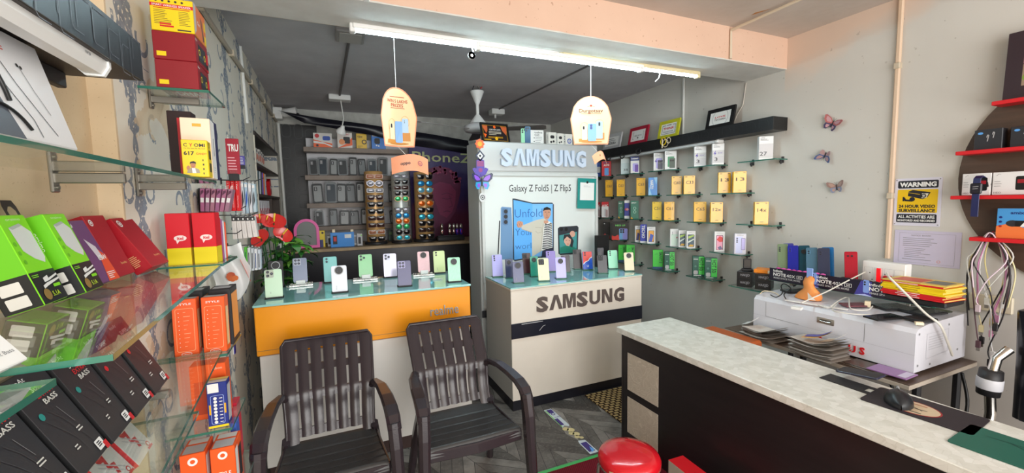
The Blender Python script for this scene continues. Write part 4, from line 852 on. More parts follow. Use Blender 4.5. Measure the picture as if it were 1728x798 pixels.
pc = ony(742, 265, YBN); b = MB(); b.M = frame((pc.x, -.012, pc.z), (1, 0, 0), (0, 0, 1)) @ Matrix.Rotation(R(-1), 4, 'Z'); b.text('PhoneZone', -.33, 0, .115, mat(196, 204, 150, .5), .012, 1.08, 'L', .003); b.build('printed_lettering', t, recalc=False)
pb = ony(747, 285, YBN); b = MB(); b.M = frame((pb.x, -.009, pb.z), (1, 0, 0), (0, 0, 1)); sc_ = 4.95/706
MAR = mat(138, 44, 90, .5); MAR2 = mat(172, 66, 112, .5); MAR3 = mat(108, 32, 76, .5)
b.poly([(x*sc_, -y*sc_) for x, y in ((-36, 20), (-30, 2), (-12, -4), (10, -2), (24, 8), (31, 24), (30, 40), (26, 56), (20, 74), (8, 90), (-8, 98), (-40, 110), (-56, 118), (-54, 60), (-44, 50))], MAR3, .0)
b.poly([(x*sc_, -y*sc_) for x, y in ((-24, 30), (-6, 22), (12, 26), (22, 38), (20, 58), (14, 74), (4, 84), (-8, 78), (-14, 60))], MAR, .001)
for i in range(60):
    a = rr.uniform(.1, 3.0); r = rr.uniform(24, 37); b.circ((-4+r*cos(a))*sc_, -(26-r*sin(a)*.8)*sc_, 2.4*sc_, MAR2 if i % 2 else MAR, .0014, 8)
b.line([(-4*sc_, -44*sc_), (6*sc_, -41*sc_), (16*sc_, -45*sc_)], 1.2*sc_, MAR3, .002); b.line([(-3*sc_, -50*sc_), (6*sc_, -52*sc_), (14*sc_, -50*sc_)], 1.6*sc_, MAR3, .002); b.line([(10*sc_, -46*sc_), (15*sc_, -64*sc_), (8*sc_, -66*sc_)], 1.2*sc_, MAR3, .002); b.line([(-2*sc_, -74*sc_), (5*sc_, -72*sc_), (11*sc_, -74*sc_)], 2*sc_, MAR3, .002)
b.build('printed_head', t, recalc=False)
# security camera in the corner
q = ony(467, 190, 5.2); t = thing('security_camera', 'white bullet security camera on a square box in the far left corner', 'camera', (q.x, 5.2, q.z))
b = MB(); b.box(-.055, .055, -.05, .07, -.07, .05, WHITE, .006); b.build('mount_box', t); b = MB(); b.M = T((.07, -.03, -.01)) @ RY(80) @ RX(10); b.lathe([(.03, -.02), (.045, .0), (.048, .06), (.05, .13)], WHITE, 18); b.build('camera_body', t)
b = MB(); b.M = T((.19, -.06, -.03)); b.lathe([(.0, -.03), (.03, -.022), (.034, 0), (.03, .022), (0, .03)], BLACK, 16); b.build('lens', t)

# ================================================================== things on the back counter
def sunglass_geo(style, w):
    """returns (frame builder, lens builders) in local coords, facing -y"""
    lw = w*.42; lh = w*(.27 if style != 'round' else .3); b = {}
    def lens(cx):
        if style == 'wayf': return [(cx-lw/2, lh*.42), (cx-lw*.4, -lh*.34), (cx-lw*.25, -lh/2), (cx+lw*.28, -lh/2), (cx+lw*.42, -lh*.3), (cx+lw/2, lh*.42), (cx, lh*.5)]
        if style == 'rect': return rrect(lw, lh*.82, lh*.2, 3, cx, 0)
        return [(cx+lw/2*cos(2*pi*i/18)*.95, lh*.52*sin(2*pi*i/18)) for i in range(18)]
    return lens, lw, lh
_sgc = {}
def sunglasses(label, M, w, style, fm, lm, group):
    t = thing('sunglasses', label, 'sunglasses', M, group); k = (style, round(w, 4), fm.name, lm.name)
    if k not in _sgc:
        lens, lw, lh = sunglass_geo(style, w); meshes = []
        f = MB(); f.M = RX(90)
        for s in (-1, 1):
            L = lens(s*w*.255); c = (s*w*.255, 0); o = [(c[0]+(x-c[0])*1.16, c[1]+(y-c[1])*1.22) for x, y in L]; n = len(L)
            vs = [(x, y, z) for z in (0, .004) for ring in (L, o) for x, y in ring]
            f.add(vs, [(2*n+i, 3*n+i, 3*n+(i+1) % n, 2*n+(i+1) % n) for i in range(n)]+[(n+i, n+(i+1) % n, 3*n+(i+1) % n, 3*n+i) for i in range(n)], fm)
        f.box(-w*.08, w*.08, lh*.05, lh*.22, 0, .004, fm); f.M = I4
        for s in (-1, 1): f.sweep([(s*w*.49, 0, lh*.3), (s*w*.5, .015, lh*.3), (s*w*.485, .04, lh*.26)], (.004, .008), fm)
        meshes.append(('frame', f.mesh('frame')))
        for s in (-1, 1):
            l = MB(); l.M = RX(90); L = lens(s*w*.255); n = len(L); c = (s*w*.255, 0)
            l.add([(x, y, .001) for x, y in L]+[(c[0]+(x-c[0])*.6, (y)*.6, .005) for x, y in L]+[(c[0], 0, .006)], [(i, (i+1) % n, n+(i+1) % n, n+i) for i in range(n)]+[(n+i, n+(i+1) % n, 2*n) for i in range(n)], lm, True); meshes.append(('lens', l.mesh('lens')))
        _sgc[k] = meshes
    for nm, me in _sgc[k]: o = bpy.data.objects.new(nm, me); COL.objects.link(o); o.parent = t
BRN = mat(60, 34, 30, .12, 0, .6); BLKL = mat(20, 18, 20, .1, 0, .6); BLUL = mat(40, 150, 220, .1, .3); ORL = mat(240, 110, 30, .12, .3); GRL = mat(60, 190, 120, .1, .3); LBL = mat(120, 190, 220, .1, .3); GRYL = mat(150, 150, 160, .1, .2); BRNL = mat(170, 110, 80, .15); CYN = mat(60, 190, 220, .1, .3)
WF = mat(220, 216, 210, .3); BF = mat(24, 22, 24, .3); CF = mat(150, 120, 80, .3, .6); DBF = mat(70, 40, 40, .3)
def stand(label, short, x0, x1, yt, yb, body, lst):
    y = 4.62; A = ony(x0, yb, y); B = ony(x1, yb, y); r = (B.x-A.x)/2; h = ony((x0+x1)/2, yt, y).z-ZL; cx = (A.x+B.x)/2; cy = y+r
    t = thing('sunglasses_stand', label, 'stand', (cx, cy, ZL+.001), 'rotating sunglasses stands on the back counter')
    b = MB(); b.lathe([(r*1.22, 0), (r*1.25, .012), (r*1.2, .028), (r*.8, .032)], BLK2, 32); b.build('turntable', t)
    b = MB(); b.lathe([(r*.98, .032), (r, .036), (r, h-.004), (r*.97, h), (r*.9, h+.002)], body, 36); b.build('column', t)
    n = len(lst); w = r*1.78
    for i, (st_, fm, lm, desc) in enumerate(lst):
        if st_ is None: continue
        z = ZL+h-.055-(h-.12)*i/(n-1)
        b = MB(); b.M = T((0, -r-.002, z-ZL-.001)); b.box(-.012, .012, -.014, .004, -.008, .004, CLEAR); b.build('nose_peg', t)
        sunglasses('%s, %s from the top of the %s' % (desc, ordn[i], short), T((cx, cy-r-.026, z)) @ RX(6), w, st_, fm, lm, 'sunglasses on the %s' % short)
stand('gold rotating sunglasses stand, leftmost of three on the back counter', 'left gold stand', 620.5, 652, 289, 405, mat(206, 160, 100, .35, .2), [('rect', BRNL, BRNL, 'pale brown sunglasses'), ('round', GRYL, GRYL, 'clear grey sunglasses'), ('rect', WF, GRYL, 'white framed sunglasses with grey lenses'), ('wayf', DBF, BRN, 'brown lens sunglasses'), ('wayf', BF, BLKL, 'black sunglasses'), ('wayf', BF, BLKL, 'black sunglasses'), ('rect', DBF, BRN, 'brown lens narrow sunglasses'), ('rect', DBF, BRN, 'dark brown narrow sunglasses'), ('rect', WF, BRNL, 'white framed sunglasses with brown lenses'), ('wayf', BF, BLKL, 'black sunglasses')])
stand('silver rotating sunglasses stand, in the middle of three on the back counter', 'silver stand', 666, 694, 289, 403, mat(200, 206, 204, .3, .2), [('rect', BF, GRYL, 'grey lens sunglasses'), ('wayf', BF, BLKL, 'black sunglasses'), ('rect', DBF, BRN, 'brown lens sunglasses'), ('wayf', BF, BLKL, 'black sunglasses'), ('round', CF, GRL, 'green mirrored sunglasses'), (None, 0, 0, ''), ('wayf', BF, GRYL, 'grey mirrored sunglasses'), ('round', BF, BLUL, 'blue mirrored sunglasses'), ('round', CF, ORL, 'orange mirrored sunglasses'), ('round', BF, GRL, 'green mirrored dark framed sunglasses'), ('round', BF, BLKL, 'black round sunglasses'), ('round', CF, CYN, 'cyan mirrored sunglasses')])
stand('gold rotating sunglasses stand, rightmost of three on the back counter', 'right gold stand', 705, 735, 290, 403, mat(206, 160, 100, .35, .2), [('wayf', BF, BLKL, 'black sunglasses'), ('round', BF, BLUL, 'blue mirrored sunglasses'), ('round', CF, LBL, 'pale blue mirrored sunglasses'), ('wayf', DBF, BRN, 'brown lens sunglasses'), ('round', CF, ORL, 'orange mirrored sunglasses'), ('wayf', BF, BLKL, 'black sunglasses'), ('round', BF, CYN, 'cyan mirrored sunglasses'), ('wayf', BF, BLKL, 'black sunglasses'), ('rect', BF, BRN, 'dark lens narrow sunglasses'), ('wayf', BF, BLKL, 'black sunglasses')])
# pink framed mirror
A = ony(497, 414, 4.58); B = ony(540, 414, 4.58); w = B.x-A.x; h = ony(518, 371, 4.58).z-ZL
t = thing('table_mirror', 'pink framed arched table mirror on the left of the back counter', 'mirror', T(((A.x+B.x)/2, 4.58, ZL+.010)) @ RX(-5))
def arch(w, h, o=0):
    r = w/2-o; return [(-r, o), (r, o)]+[(r*cos(pi*i/16), h-w/2+(w/2-o)*sin(pi*i/16)) for i in range(17)]
b = MB(); b.M = RX(90); ou, inn = arch(w, h), arch(w, h, .026); n = len(ou)
vs = [(x, y, z) for z in (-.012, .012) for l in (ou, inn) for x, y in l]
b.add(vs, [(2*n+i, 2*n+(i+1) % n, 3*n+(i+1) % n, 3*n+i) for i in range(n)]+[(i, n+i, n+(i+1) % n, (i+1) % n) for i in range(n)]+[(i, (i+1) % n, 2*n+(i+1) % n, 2*n+i) for i in range(n)]+[(n+i, 3*n+i, 3*n+(i+1) % n, n+(i+1) % n) for i in range(n)], PINK); b.build('frame', t)
b = MB(); b.M = RX(90); b.prism(arch(w, h, .024), -.008, .002, mat(126, 128, 126, .5)); b.build('mirror_glass', t)
b = MB(); b.box(-.03, .03, .02, .09, .002, .008, PINK, .002); b.sweep([(0, .09, .004), (0, .02, h*.6)], (.04, .006), PINK); b.build('easel_foot', t)
pxcarton('card_reader_box', 'dark grey device with a white cross of labels left of the pink mirror', 'device', 462, 488, 381, 414, 4.62, .06, mat(52, 54, 60, .45), {'F': [('r', -.3, -.3, .25, -.1, WHITE), ('r', -.1, -.42, .1, .02, WHITE), ('r', -.35, .2, .35, .4, DGREY)]}, None, ZL+.001)
pxcarton('accessory_box', 'small yellow and navy box tucked beside the pink mirror', 'box', 538, 549, 389, 411, 4.70, .06, YEL, {'F': [('r', -.5, -.5, .2, -.05, NAVY), ('r', .0, .3, .3, .42, INK)]}, None, ZL+.001)
pxcarton('accessory_box', 'wide white box lying behind the blue box', 'box', 553, 607, 397, 411, 4.72, .1, WHITE, {'F': [('r', -.48, -.3, -.4, .3, INK), ('r', .3, -.3, .45, .3, LGREY)]}, None, ZL+.001)
t_ = pxcarton('accessory_box', 'bright blue box with cream corner lugs and a label', 'box', 558, 598, 392, 409, 4.60, .08, mat(30, 140, 226, .4), {'F': [('r', -.4, -.3, -.22, .3, INK), ('r', -.37, -.1, -.25, .2, RED), ('r', .1, .1, .38, .36, WHITE)], 'T': [('rr', -.4, -.4, .4, .4, CREAM, .2)]}, None, ZL+.001)
for s, nm in ((563, 'left'), (594, 'right')):
    pxcarton('eraser_block', 'small cream block standing on the %s end of the blue box' % nm, 'block', s-2.5, s+2.5, 387, 391.5, 4.62, .03, CREAM, {}, None, ony(578, 392, 4.60).z+.001)
pxcarton('accessory_box', 'silver camera shaped box right of the blue box', 'box', 603, 612, 394, 410, 4.64, .06, LGREY, {'F': [('rr', -.3, -.35, .2, .2, BLK2, .2), ('r', .2, .3, .4, .42, LIME)]}, None, ZL+.001)
pxcarton('accessory_box', 'small dark green box between the gold and silver stands', 'box', 656, 663, 388, 404, 4.96, .06, mat(36, 60, 44, .4), {'F': [('r', -.3, .1, .3, .3, mat(90, 130, 60, .4))]}, None, ZL+.001)
# trimmer pens in a black rack
A = ony(739, 405, 4.6); B = ony(785, 402, 4.6)
t = thing('pen_rack', 'low black rack holding the slim metal pens on the back counter', 'rack', ((A.x+B.x)/2, 4.66, ZL+.001)); w = B.x-A.x
b = MB(); b.box(-w/2, w/2, -.05, .05, .0, .05, BLK2, .008); b.build('base', t); b = MB()
b.box(-w*.46, w*.46, -.03, .03, .05, .058, DGREY, .002); b.build('tray', t)
for i, (px, m, dsc) in enumerate(((746, CHROME, 'silver'), (759, CHROME, 'silver'), (766, CHROME, 'silver'), (771.5, mat(90, 70, 200, .2, .5), 'violet'), (778, mat(80, 60, 210, .2, .5), 'violet'))):
    p = ony(px, 395, 4.66); h = ony(px, 377, 4.66).z-ZL-.062
    t = thing('slim_pen', '%s slim pen standing in the black rack, %s from the left' % (dsc, ordn[i]), 'pen', (p.x, 4.66, ZL+.0605), 'slim pens in the black rack')
    b = MB(); b.lathe([(.008, 0), (.017, .005), (.017, h*.5), (.012, h*.55)], m, 12); b.build('barrel', t); b = MB(); b.lathe([(.012, h*.55), (.017, h*.6), (.017, h*.9), (.008, h)], CHROME, 12); b.build('cap', t)
    b = MB(); b.box(-.003, .003, -.019, -.017, h*.2, h*.45, RED); b.build('button', t)
# ================================================================== phones on show
_phc = {}
def phone(label, M, w, h, body, cam='tri', group=None, cm=None, mark=None, cat='phone'):
    """local: standing, back of the phone facing -y, foot at z=0"""
    t = thing('smartphone', label, cat, M, group); th = .008; k = (round(w, 3), round(h, 3), body.name, cam, cm.name if cm else '', mark)
    if k not in _phc:
        L = []
        b = MB(); b.M = RX(90); o = rrect(w, h, w*.12, 4, 0, h/2); i_ = rrect(w-.003, h-.003, w*.11, 4, 0, h/2); n = len(o)
        vs = [(x, y, z) for z, l in ((-th, i_), (-th+.0015, o), (-.0015, o), (0, i_)) for x, y in l]
        b.add(vs, [tuple(range(n-1, -1, -1)), tuple(range(3*n, 4*n))]+[(q*n+i, q*n+(i+1) % n, (q+1)*n+(i+1) % n, (q+1)*n+i) for q in range(3) for i in range(n)], body)
        L.append(('back_cover', b.mesh('back_cover'), None))
        b = MB(); b.M = RX(90) @ RY(180); b.poly(rrect(w-.005, h-.005, w*.1, 4, 0, h/2), BLACK, th+.0003); L.append(('screen', b.mesh('screen', False), None))
        if mark:
            b = MB(); b.M = frame((-w*.2, -.0004, h*.18), (0, 0, 1), (-1, 0, 0)); b.text(mark, 0, 0, w*.07, GREY, 0, None, 'C', .0); L.append(('printed_mark', b.mesh('printed_mark', False), None))
        cmod = cm or BLK2; lens = []
        if cam == 'circle':
            cen = (0, h*.82); b = MB(); b.M = RX(90) @ T((0, h*.82, 0)); b.lathe([(w*.25, .003), (w*.25, .0036), (w*.24, .0038)], BLACK, 24); L.append(('camera_plate', b.mesh('camera_plate'), None)); lens = [(-.1, .05), (.1, .05), (-.1, -.07), (.1, -.07)]; lr = .055
            b2 = MB(); b2.M = RX(90) @ T((0, h*.82, 0)); b2.lathe([(w*.3, 0), (w*.3, .0015), (w*.285, .003), (w*.26, .0031)], LGREY if cmod is BLK2 else cmod, 24); L.append(('camera_ring', b2.mesh('camera_ring'), None)); pos = [(cen[0]+x*w, cen[1]+y*w) for x, y in lens]
        else:
            S = {'tri': (w*.46, w*.5, -.2, .85, [(-.1, .12), (-.1, -.12), (.12, .0)], .085), 'two': (w*.34, w*.46, -.25, .86, [(0, .11), (0, -.11)], .08), 'three': (0, 0, -.26, .84, [(0, .2), (0, 0), (0, -.2)], .075), 'sq': (w*.5, w*.52, -.17, .84, [(-.11, .12), (.11, .12), (-.11, -.12), (.11, -.12)], .085), 'bar': (w*.9, w*.3, 0, .88, [(-.2, 0), (.1, 0)], .085)}[cam]
            cen = (S[2]*w, S[3]*h); lr = S[5]; pos = [(cen[0]+x*w, cen[1]+y*w) for x, y in S[4]]
            if S[0]: b2 = MB(); b2.M = RX(90); b2.prism(rrect(S[0], S[1], w*.08, 4, *cen), 0, .002, cmod); L.append(('camera_plate', b2.mesh('camera_plate'), None))
        for x, y in pos:
            b2 = MB(); b2.M = RX(90) @ T((x, y, .0)); b2.lathe([(w*lr, 0), (w*lr, .0035), (w*lr*.8, .0042), (w*lr*.75, .0036)], BLACK, 14); b2.circ(0, 0, w*lr*.4, mat(70, 80, 110, .1), .0044, 8); L.append(('camera_lens', b2.mesh('camera_lens'), None))
        _phc[k] = L
    for nm, me, _ in _phc[k]: o = bpy.data.objects.new(nm, me); COL.objects.link(o); o.parent = t
    return t
def stand_black(label, p, w, group, rz=0, m=BLK2):
    t = thing('phone_stand', label, 'phone stand', T(p) @ RZ(rz), group)
    b = MB(); b.box(-w*.55, w*.55, -.018, .05, 0, .003, m, .001); b.build('base_plate', t)
    b = MB(); b.box(-w*.45, w*.45, -.018, -.0155, .003, .010, m, .0008); b.build('front_lip', t)
    b = MB(); b.sweep([(0, .045, .003), (0, .028, .07)], (w*.5, .003), m); b.build('back_rest', t)
def stand_clear(label, p, w, group, rz=0):
    t = thing('phone_stand', label, 'phone stand', T(p) @ RZ(rz), group)
    b = MB(); b.box(-w*.95, w*.85, -.035, .045, 0, .014, ACRYL, .002); b.build('acrylic_block', t)
    b = MB(); b.box(-w*.32, w*.32, -.026, .03, .0142, .022, WHITE, .003); b.box(-w*.32, w*.32, -.026, -.020, .022, .04, WHITE, .002); b.sweep([(0, .026, .02), (0, .03, .08)], (w*.45, .006), WHITE); b.build('holder', t)
def shown(desc, where, x0, x1, yt, yb, z, body, cam, clear=False, group='', cm=None, mark=None, lean=12, rz=None, yaw_up=0, sm=BLK2):
    p = onz((x0+x1)/2, yb, z); ym = 2.99 if z > .95 else 3.085
    if p.y > ym: p = ony((x0+x1)/2, yb, ym); p.z = z
    d = dist(p); k = cos(R(12)); w = (x1-x0)*d/FPX*.985
    q = ony((x0+x1)/2, yt, p.y+.02); zt = z+.005
    if rz is None: rz = -math.degrees(math.atan2(p.x, p.y))*.55
    lift = .024 if clear else .0045
    ytop = p.y+.005+(q.z-z)*math.tan(R(lean)); h = (ony((x0+x1)/2, yt, ytop).z-z-lift)/cos(R(lean))
    (stand_clear if clear else stand_black)('%s phone stand under the %s' % ('clear acrylic' if clear else 'small black', desc), (p.x, p.y+.012, z+.0005), w, group+' stands', rz, **({} if clear else {'m': sm}))
    phone('%s, %s' % (desc, where), T((p.x, p.y+.012, z+lift+.0005)) @ RZ(rz) @ T((0, -.008, 0)) @ RX(-lean), w, h, body, cam, group, cm, mark)

# ================================================================== orange topped counter
YR, ZR = 2.504, .985
RX0, RX1 = -.392, .787
t = thing('phone_counter', 'orange and white phone counter with a glass top, behind the two chairs', 'counter', ((RX0+RX1)/2, YR, 0)); hw = (RX1-RX0)/2
b = MB(); b.box(-hw+.01, hw-.004, .012, .55, .08, ZR-.28, mat(224, 220, 214, .4), .003); b.build('body', t)
b = MB(); b.box(-hw+.02, hw-.02, .02, .54, 0, .08, mat(60, 40, 36, .5), .002); b.build('plinth', t)
OY = mat(240, 152, 6, .3)
b = MB(); b.box(-hw, hw, 0, .56, ZR-.275, ZR-.012, OY, .004); b.build('orange_box', t)
b = MB(); b.box(-hw+.001, hw-.001, -.0008, .002, ZR-.248, ZR-.2455, mat(150, 120, 80, .3, .5)); b.build('groove_trim', t)
TG = mat(150, 206, 202, .06, 0, .8)
b = MB(); b.box(-hw-.004, hw+.004, -.006, .57, ZR-.0115, ZR, TG, .001); b.build('glass_top', t)
c = ony(750, 522, YR-.002); b = MB(); b.M = frame((c.x-(RX0+RX1)/2, -.0015, c.z), (1, 0, 0), (0, 0, 1))
b.text('realme', 0, 0, .062, mat(190, 190, 190, .25, .6), .006, .178, 'C', 0, .006); b.build('raised_lettering', t)
GR = 'phones on the orange counter'; W_ = 'on the orange counter'
MINT = mat(198, 226, 196, .3); CAMG = mat(170, 176, 160, .3)
shown('light mint phone with a grey camera square', 'nearest the left corner of the orange counter', 449.5, 476, 454.5, 504, ZR, MINT, 'tri', False, GR, CAMG, 'itel')
shown('black phone half hidden behind the light mint phone', 'at the left back corner', 455, 478, 440, 481, ZR, BLK2, 'circle', False, GR)
shown('slate blue phone on a white holder', 'second from the left on the orange counter', 496.5, 519, 435, 483, ZR, mat(96, 104, 124, .25, .3), 'sq', True, GR, mat(120, 126, 140, .2, .4))
shown('teal phone with two stacked lenses', 'half behind the white phone', 548, 569.5, 433, 474.5, ZR, mat(120, 196, 194, .25), 'two', False, GR, mat(110, 186, 186, .2))
shown('white phone with a big round black camera', 'at the front middle of the orange counter', 561.5, 586.5, 448, 494.5, ZR, mat(220, 222, 232, .25), 'circle', False, GR, BLK2, 'POCO')
shown('plain green phone on a white holder', 'fourth from the right at the back', 607, 629.5, 429, 473, ZR, mat(140, 200, 146, .25), 'tri', True, GR, mat(140, 200, 146, .25))
shown('pearly lilac phone', 'between the green and the indigo phone', 648.7, 670.5, 427.5, 466, ZR, mat(206, 200, 222, .15, .2), 'tri', False, GR, mat(206, 204, 226, .2))
shown('indigo grey phone with a shiny camera square', 'at the front right of the orange counter', 672.5, 695.5, 439.5, 484, ZR, mat(84, 82, 120, .3), 'sq', False, GR, mat(96, 94, 120, .15, .4))
shown('pink marbled phone with a round camera', 'on a white holder at the back right', 706.5, 726.5, 424, 465, ZR, mat(230, 184, 190, .2, bump=.3, bscale=60), 'circle', True, GR, mat(220, 190, 190, .2))
shown('pale lime phone with two lenses', 'standing behind the mint round camera phone', 733, 752.5, 423, 459, ZR, mat(206, 222, 160, .25), 'two', False, GR, mat(206, 222, 160, .25), 'realme')
shown('mint marbled phone with a round camera', 'at the right end of the orange counter', 757.5, 779, 434, 476.5, ZR, mat(160, 220, 186, .2, bump=.3, bscale=60), 'circle', False, GR, mat(170, 216, 190, .2))
b = MB(); b.box(-.03, .02, -.008, .008, 0, .007, WHITE, .002); b.box(.02, .034, -.005, .005, .001, .006, WHITE, .001); q = onz(738, 472, ZR); tag(b.build('cable_tag', None, T((q.x, q.y, ZR+.001)) @ RZ(-20)), 'little white cable clip lying beside the pale lime phone', 'clip')

# ================================================================== two brown plastic armchairs
PLB = mat(50, 42, 46, .24, bump=.05, bscale=200); PLS = mat(52, 50, 50, .4, bump=.08, bscale=160)
def chair(label, x, y, rz):
    t = thing('plastic_armchair', label, 'chair', T((x, y, 0)) @ RZ(rz), 'brown plastic armchairs in front of the orange counter')
    prof = [(.40, .075), (.44, .095), (.49, .120), (.54, .134), (.58, .138), (.615, .146), (.65, .172), (.70, .208), (.75, .242), (.79, .268), (.815, .284), (.83, .296)]
    def py(z):
        for (z0, y0), (z1, y1) in zip(prof, prof[1:]):
            if z <= z1: f = max(0, (z-z0)/(z1-z0)); f = f; return y0+(y1-y0)*f
        return prof[-1][1]
    HW = lambda z: .186+.018*max(0, (z-.45)/.35)
    n = 7
    def strip(u0, u1, z0, z1, off, th, nz=22, cv=.0):
        b = MB()
        def P(u, z, o): hw = HW(z); xx = -hw+2*hw*u; return (xx, py(z)+o-.035*(1-(2*u-1)**2)*-1*.35, z)
        def f(o):
            return lambda a, c: P(u0+(u1-u0)*a, z0+(z1-z0)*c, o-cv*sin(pi*a))
        nu = 5
        fa, fb = f(off), f(off+th)
        b.grid(fa, nu, nz, PLB); b.grid(fb, nu, nz, PLB)
        for a in (0, 1):
            b.add([fa(a, j/nz) for j in range(nz+1)]+[fb(a, j/nz) for j in range(nz+1)], [(j, j+1, nz+2+j, nz+1+j) for j in range(nz)], PLB)
        for c in (0, 1):
            b.add([fa(i/nu, c) for i in range(nu+1)]+[fb(i/nu, c) for i in range(nu+1)], [(i, i+1, nu+2+i, nu+1+i) for i in range(nu)], PLB)
        return b
    for i in range(n):
        g = .006; u0 = i/n+(g if i else 0); u1 = (i+1)/n-(g if i < n-1 else 0)
        if i: u0 = i/n+.013
        if i < n-1: u1 = (i+1)/n-.013
        ztop = .828; zb = .43 if i not in (0, 6) else .40
        strip(u0, u1, zb, ztop, 0, .009, 26, .005).build('back_slat', t)
    for z0, z1, off in ((.79, .826, -.001), (.693, .722, .004), (.584, .622, -.003), (.43, .462, -.001)):
        strip(.0, 1, z0, z1, off+.003, .007, 4).build('back_band', t)
    b = MB(); b.tube([(-HW(.40)-.004, py(.4)+.006, .40)]+[(-HW(z)-.004, py(z)+.008, z) for z in [.45+.045*i for i in range(9)]]+[(-HW(.83)+.012, py(.83)+.006, .834)]+[(HW(.83)-.012, py(.83)+.006, .834)]+[(HW(z)+.004, py(z)+.008, z) for z in [.81-.045*i for i in range(9)]]+[(HW(.40)+.004, py(.4)+.006, .40)], .0085, PLB, 8); b.build('back_rim', t)
    # seat
    def seat(u, v):
        yy = .10-.36*v; hw = .19+.028*v; x = (2*u-1)*hw; z = .405-.018*sin(pi*min(1, v*1.05))*(1-.4*(2*u-1)**2)+.018*v**2
        g = 0
        for gv in (.22, .40, .58, .76): g += .0045*math.exp(-((v-gv-.03*(2*u-1)**2)/.012)**2)
        if v > .93: z -= ((v-.93)/.07)**2*.03
        return (x, yy, z-g+.006)
    b = MB(); b.grid(seat, 14, 72, PLS); b.grid(lambda u, v: (seat(u, v)[0], seat(u, v)[1], seat(u, v)[2]-.012), 14, 30, PLS)
    b.build('seat', t)
    b = MB(); b.sweep([(-.222, -.246, .388), (0, -.262, .386), (.222, -.246, .388)], (.018, .052), PLB, (0, 1, 0)); b.build('front_apron', t)
    for s in (-1, 1):
        b = MB(); b.sweep([(s*.198, .085, .385), (s*.21, -.08, .388), (s*.222, -.24, .39)], (.012, .05), PLB); b.build('side_apron', t)
        b = MB(); b.sweep([(s*.190, .150, .603), (s*.206, .125, .622), (s*.226, .03, .634), (s*.236, -.10, .636), (s*.240, -.20, .63), (s*.242, -.255, .612), (s*.244, -.285, .57)], [(.028, .034), (.036, .03), (.05, .026), (.056, .026), (.058, .028), (.058, .034), (.054, .046)], PLB); b.build('armrest', t)
        b = MB(); b.sweep([(s*.242, -.272, .60), (s*.246, -.285, .5), (s*.252, -.295, .3), (s*.262, -.31, .0)], [(.05, .056), (.05, .066), (.044, .06), (.036, .045)], PLB); b.build('leg', t)
        b = MB(); b.sweep([(s*.192, .085, .43), (s*.205, .13, .3), (s*.232, .23, .0)], [(.034, .05), (.042, .05), (.036, .036)], PLB); b.build('leg', t)
chair('brown slatted plastic armchair, the left one, partly below the frame', -.045, 2.0, 0)
chair('brown slatted plastic armchair, the right one, beside the white counter', .562, 2.0, 0)
# ================================================================== tall white display tower
YT, TX0, TX1 = 3.34, None, None
TX0 = ony(805.6, 237.5, YT).x; TX1 = ony(1008, 247, YT).x; TZ = ony(805.6, 237.5, YT).z; TWD = TX1-TX0
TSIL = mat(206, 208, 206, .35); TWH = mat(222, 226, 224, .3); TGR = mat(150, 152, 154, .4)
t = thing('display_tower', 'tall white display tower with a printed light box, behind the white counter', 'display stand', (TX0, YT, 0))
b = MB(); b.box(0, TWD, 0, .30, 0, TZ, TSIL, .006); b.build('cabinet', t)
zl = ony(808, 291, YT).z; zb = ony(812, 478, YT).z
b = MB(); b.box(.012, TWD-.012, -.012, .0, zl+.012, TZ-.006, mat(196, 198, 198, .3, .3), .003); b.build('header_panel', t)
b = MB()
for (x0, x1, z0, z1) in ((.012, .04, zb, zl), (TWD-.04, TWD-.012, zb, zl), (.04, TWD-.04, zl-.03, zl), (.04, TWD-.04, zb, zb+.03)): b.box(x0, x1, -.03, 0, z0, z1, TSIL, .004)
b.build('light_box_frame', t)
def tl(px, py, y=YT): p = ony(px, py, y); return (p.x-TX0, p.z)
b = MB(); b.M = frame((0, -.010, 0), (1, 0, 0), (0, 0, 1)); b.rect(.04, zb+.03, TWD-.04, zl-.03, TWH, 0)
P_ = lambda pts: [tl(8+0, 0) for _ in ()] or [tl(*q) for q in pts]
c = tl(912, 317); b.text('Galaxy Z Fold5 | Z Flip5', c[0], c[1], .062, INK, .006, tl(964, 317)[0]-tl(860, 317)[0], 'C', .001)
cr = lambda x, y: tl(800+x/4.433, 300+y/4.433)
b.poly([cr(*q) for q in ((196, 225), (206, 216), (276, 222), (290, 612), (205, 610), (194, 600))], mat(108, 148, 190, .3), .001)
b.poly([cr(*q) for q in ((206, 228), (250, 230), (250, 350), (226, 355), (210, 345))], mat(86, 120, 160, .3), .0014)
for q in ((233, 252), (233, 290), (233, 330)): u, v = cr(*q); b.circ(u, v, .018, INK, .0018, 14)
b.line([cr(188, 320), cr(176, 570)], .011, INK, .001)
b.poly([cr(*q) for q in ((283, 155), (300, 155), (432, 186), (580, 186), (592, 200), (592, 560), (560, 590), (432, 600), (300, 622), (288, 610))], mat(40, 46, 60, .3), .002)
b.poly([cr(*q) for q in ((290, 165), (432, 194), (432, 592), (296, 612))], mat(96, 176, 246, .3), .0024); b.poly([cr(*q) for q in ((432, 194), (584, 194), (584, 555), (555, 582), (432, 592))], mat(122, 188, 248, .3), .0024)
SK = mat(206, 150, 124, .6); JK = mat(206, 200, 186, .6); JK2 = mat(176, 168, 154, .6); BLU2 = mat(40, 90, 170, .5)
for s_, x, y, h in (('Unfold', 300, 265, .14), ('Your', 304, 405, .12), ('world', 304, 512, .10)):
    u, v = cr(x, y); k = len(b.v); b.text(s_, u, v, h*.55, BLU2, -.012, {'Unfold': .27, 'Your': .17, 'world': .20}[s_], 'L', .0028)
b.poly([cr(*q) for q in ((352, 352), (372, 350), (452, 318), (520, 302), (580, 340), (582, 520), (560, 545), (500, 545), (430, 590), (428, 410), (350, 380))], JK, .003)
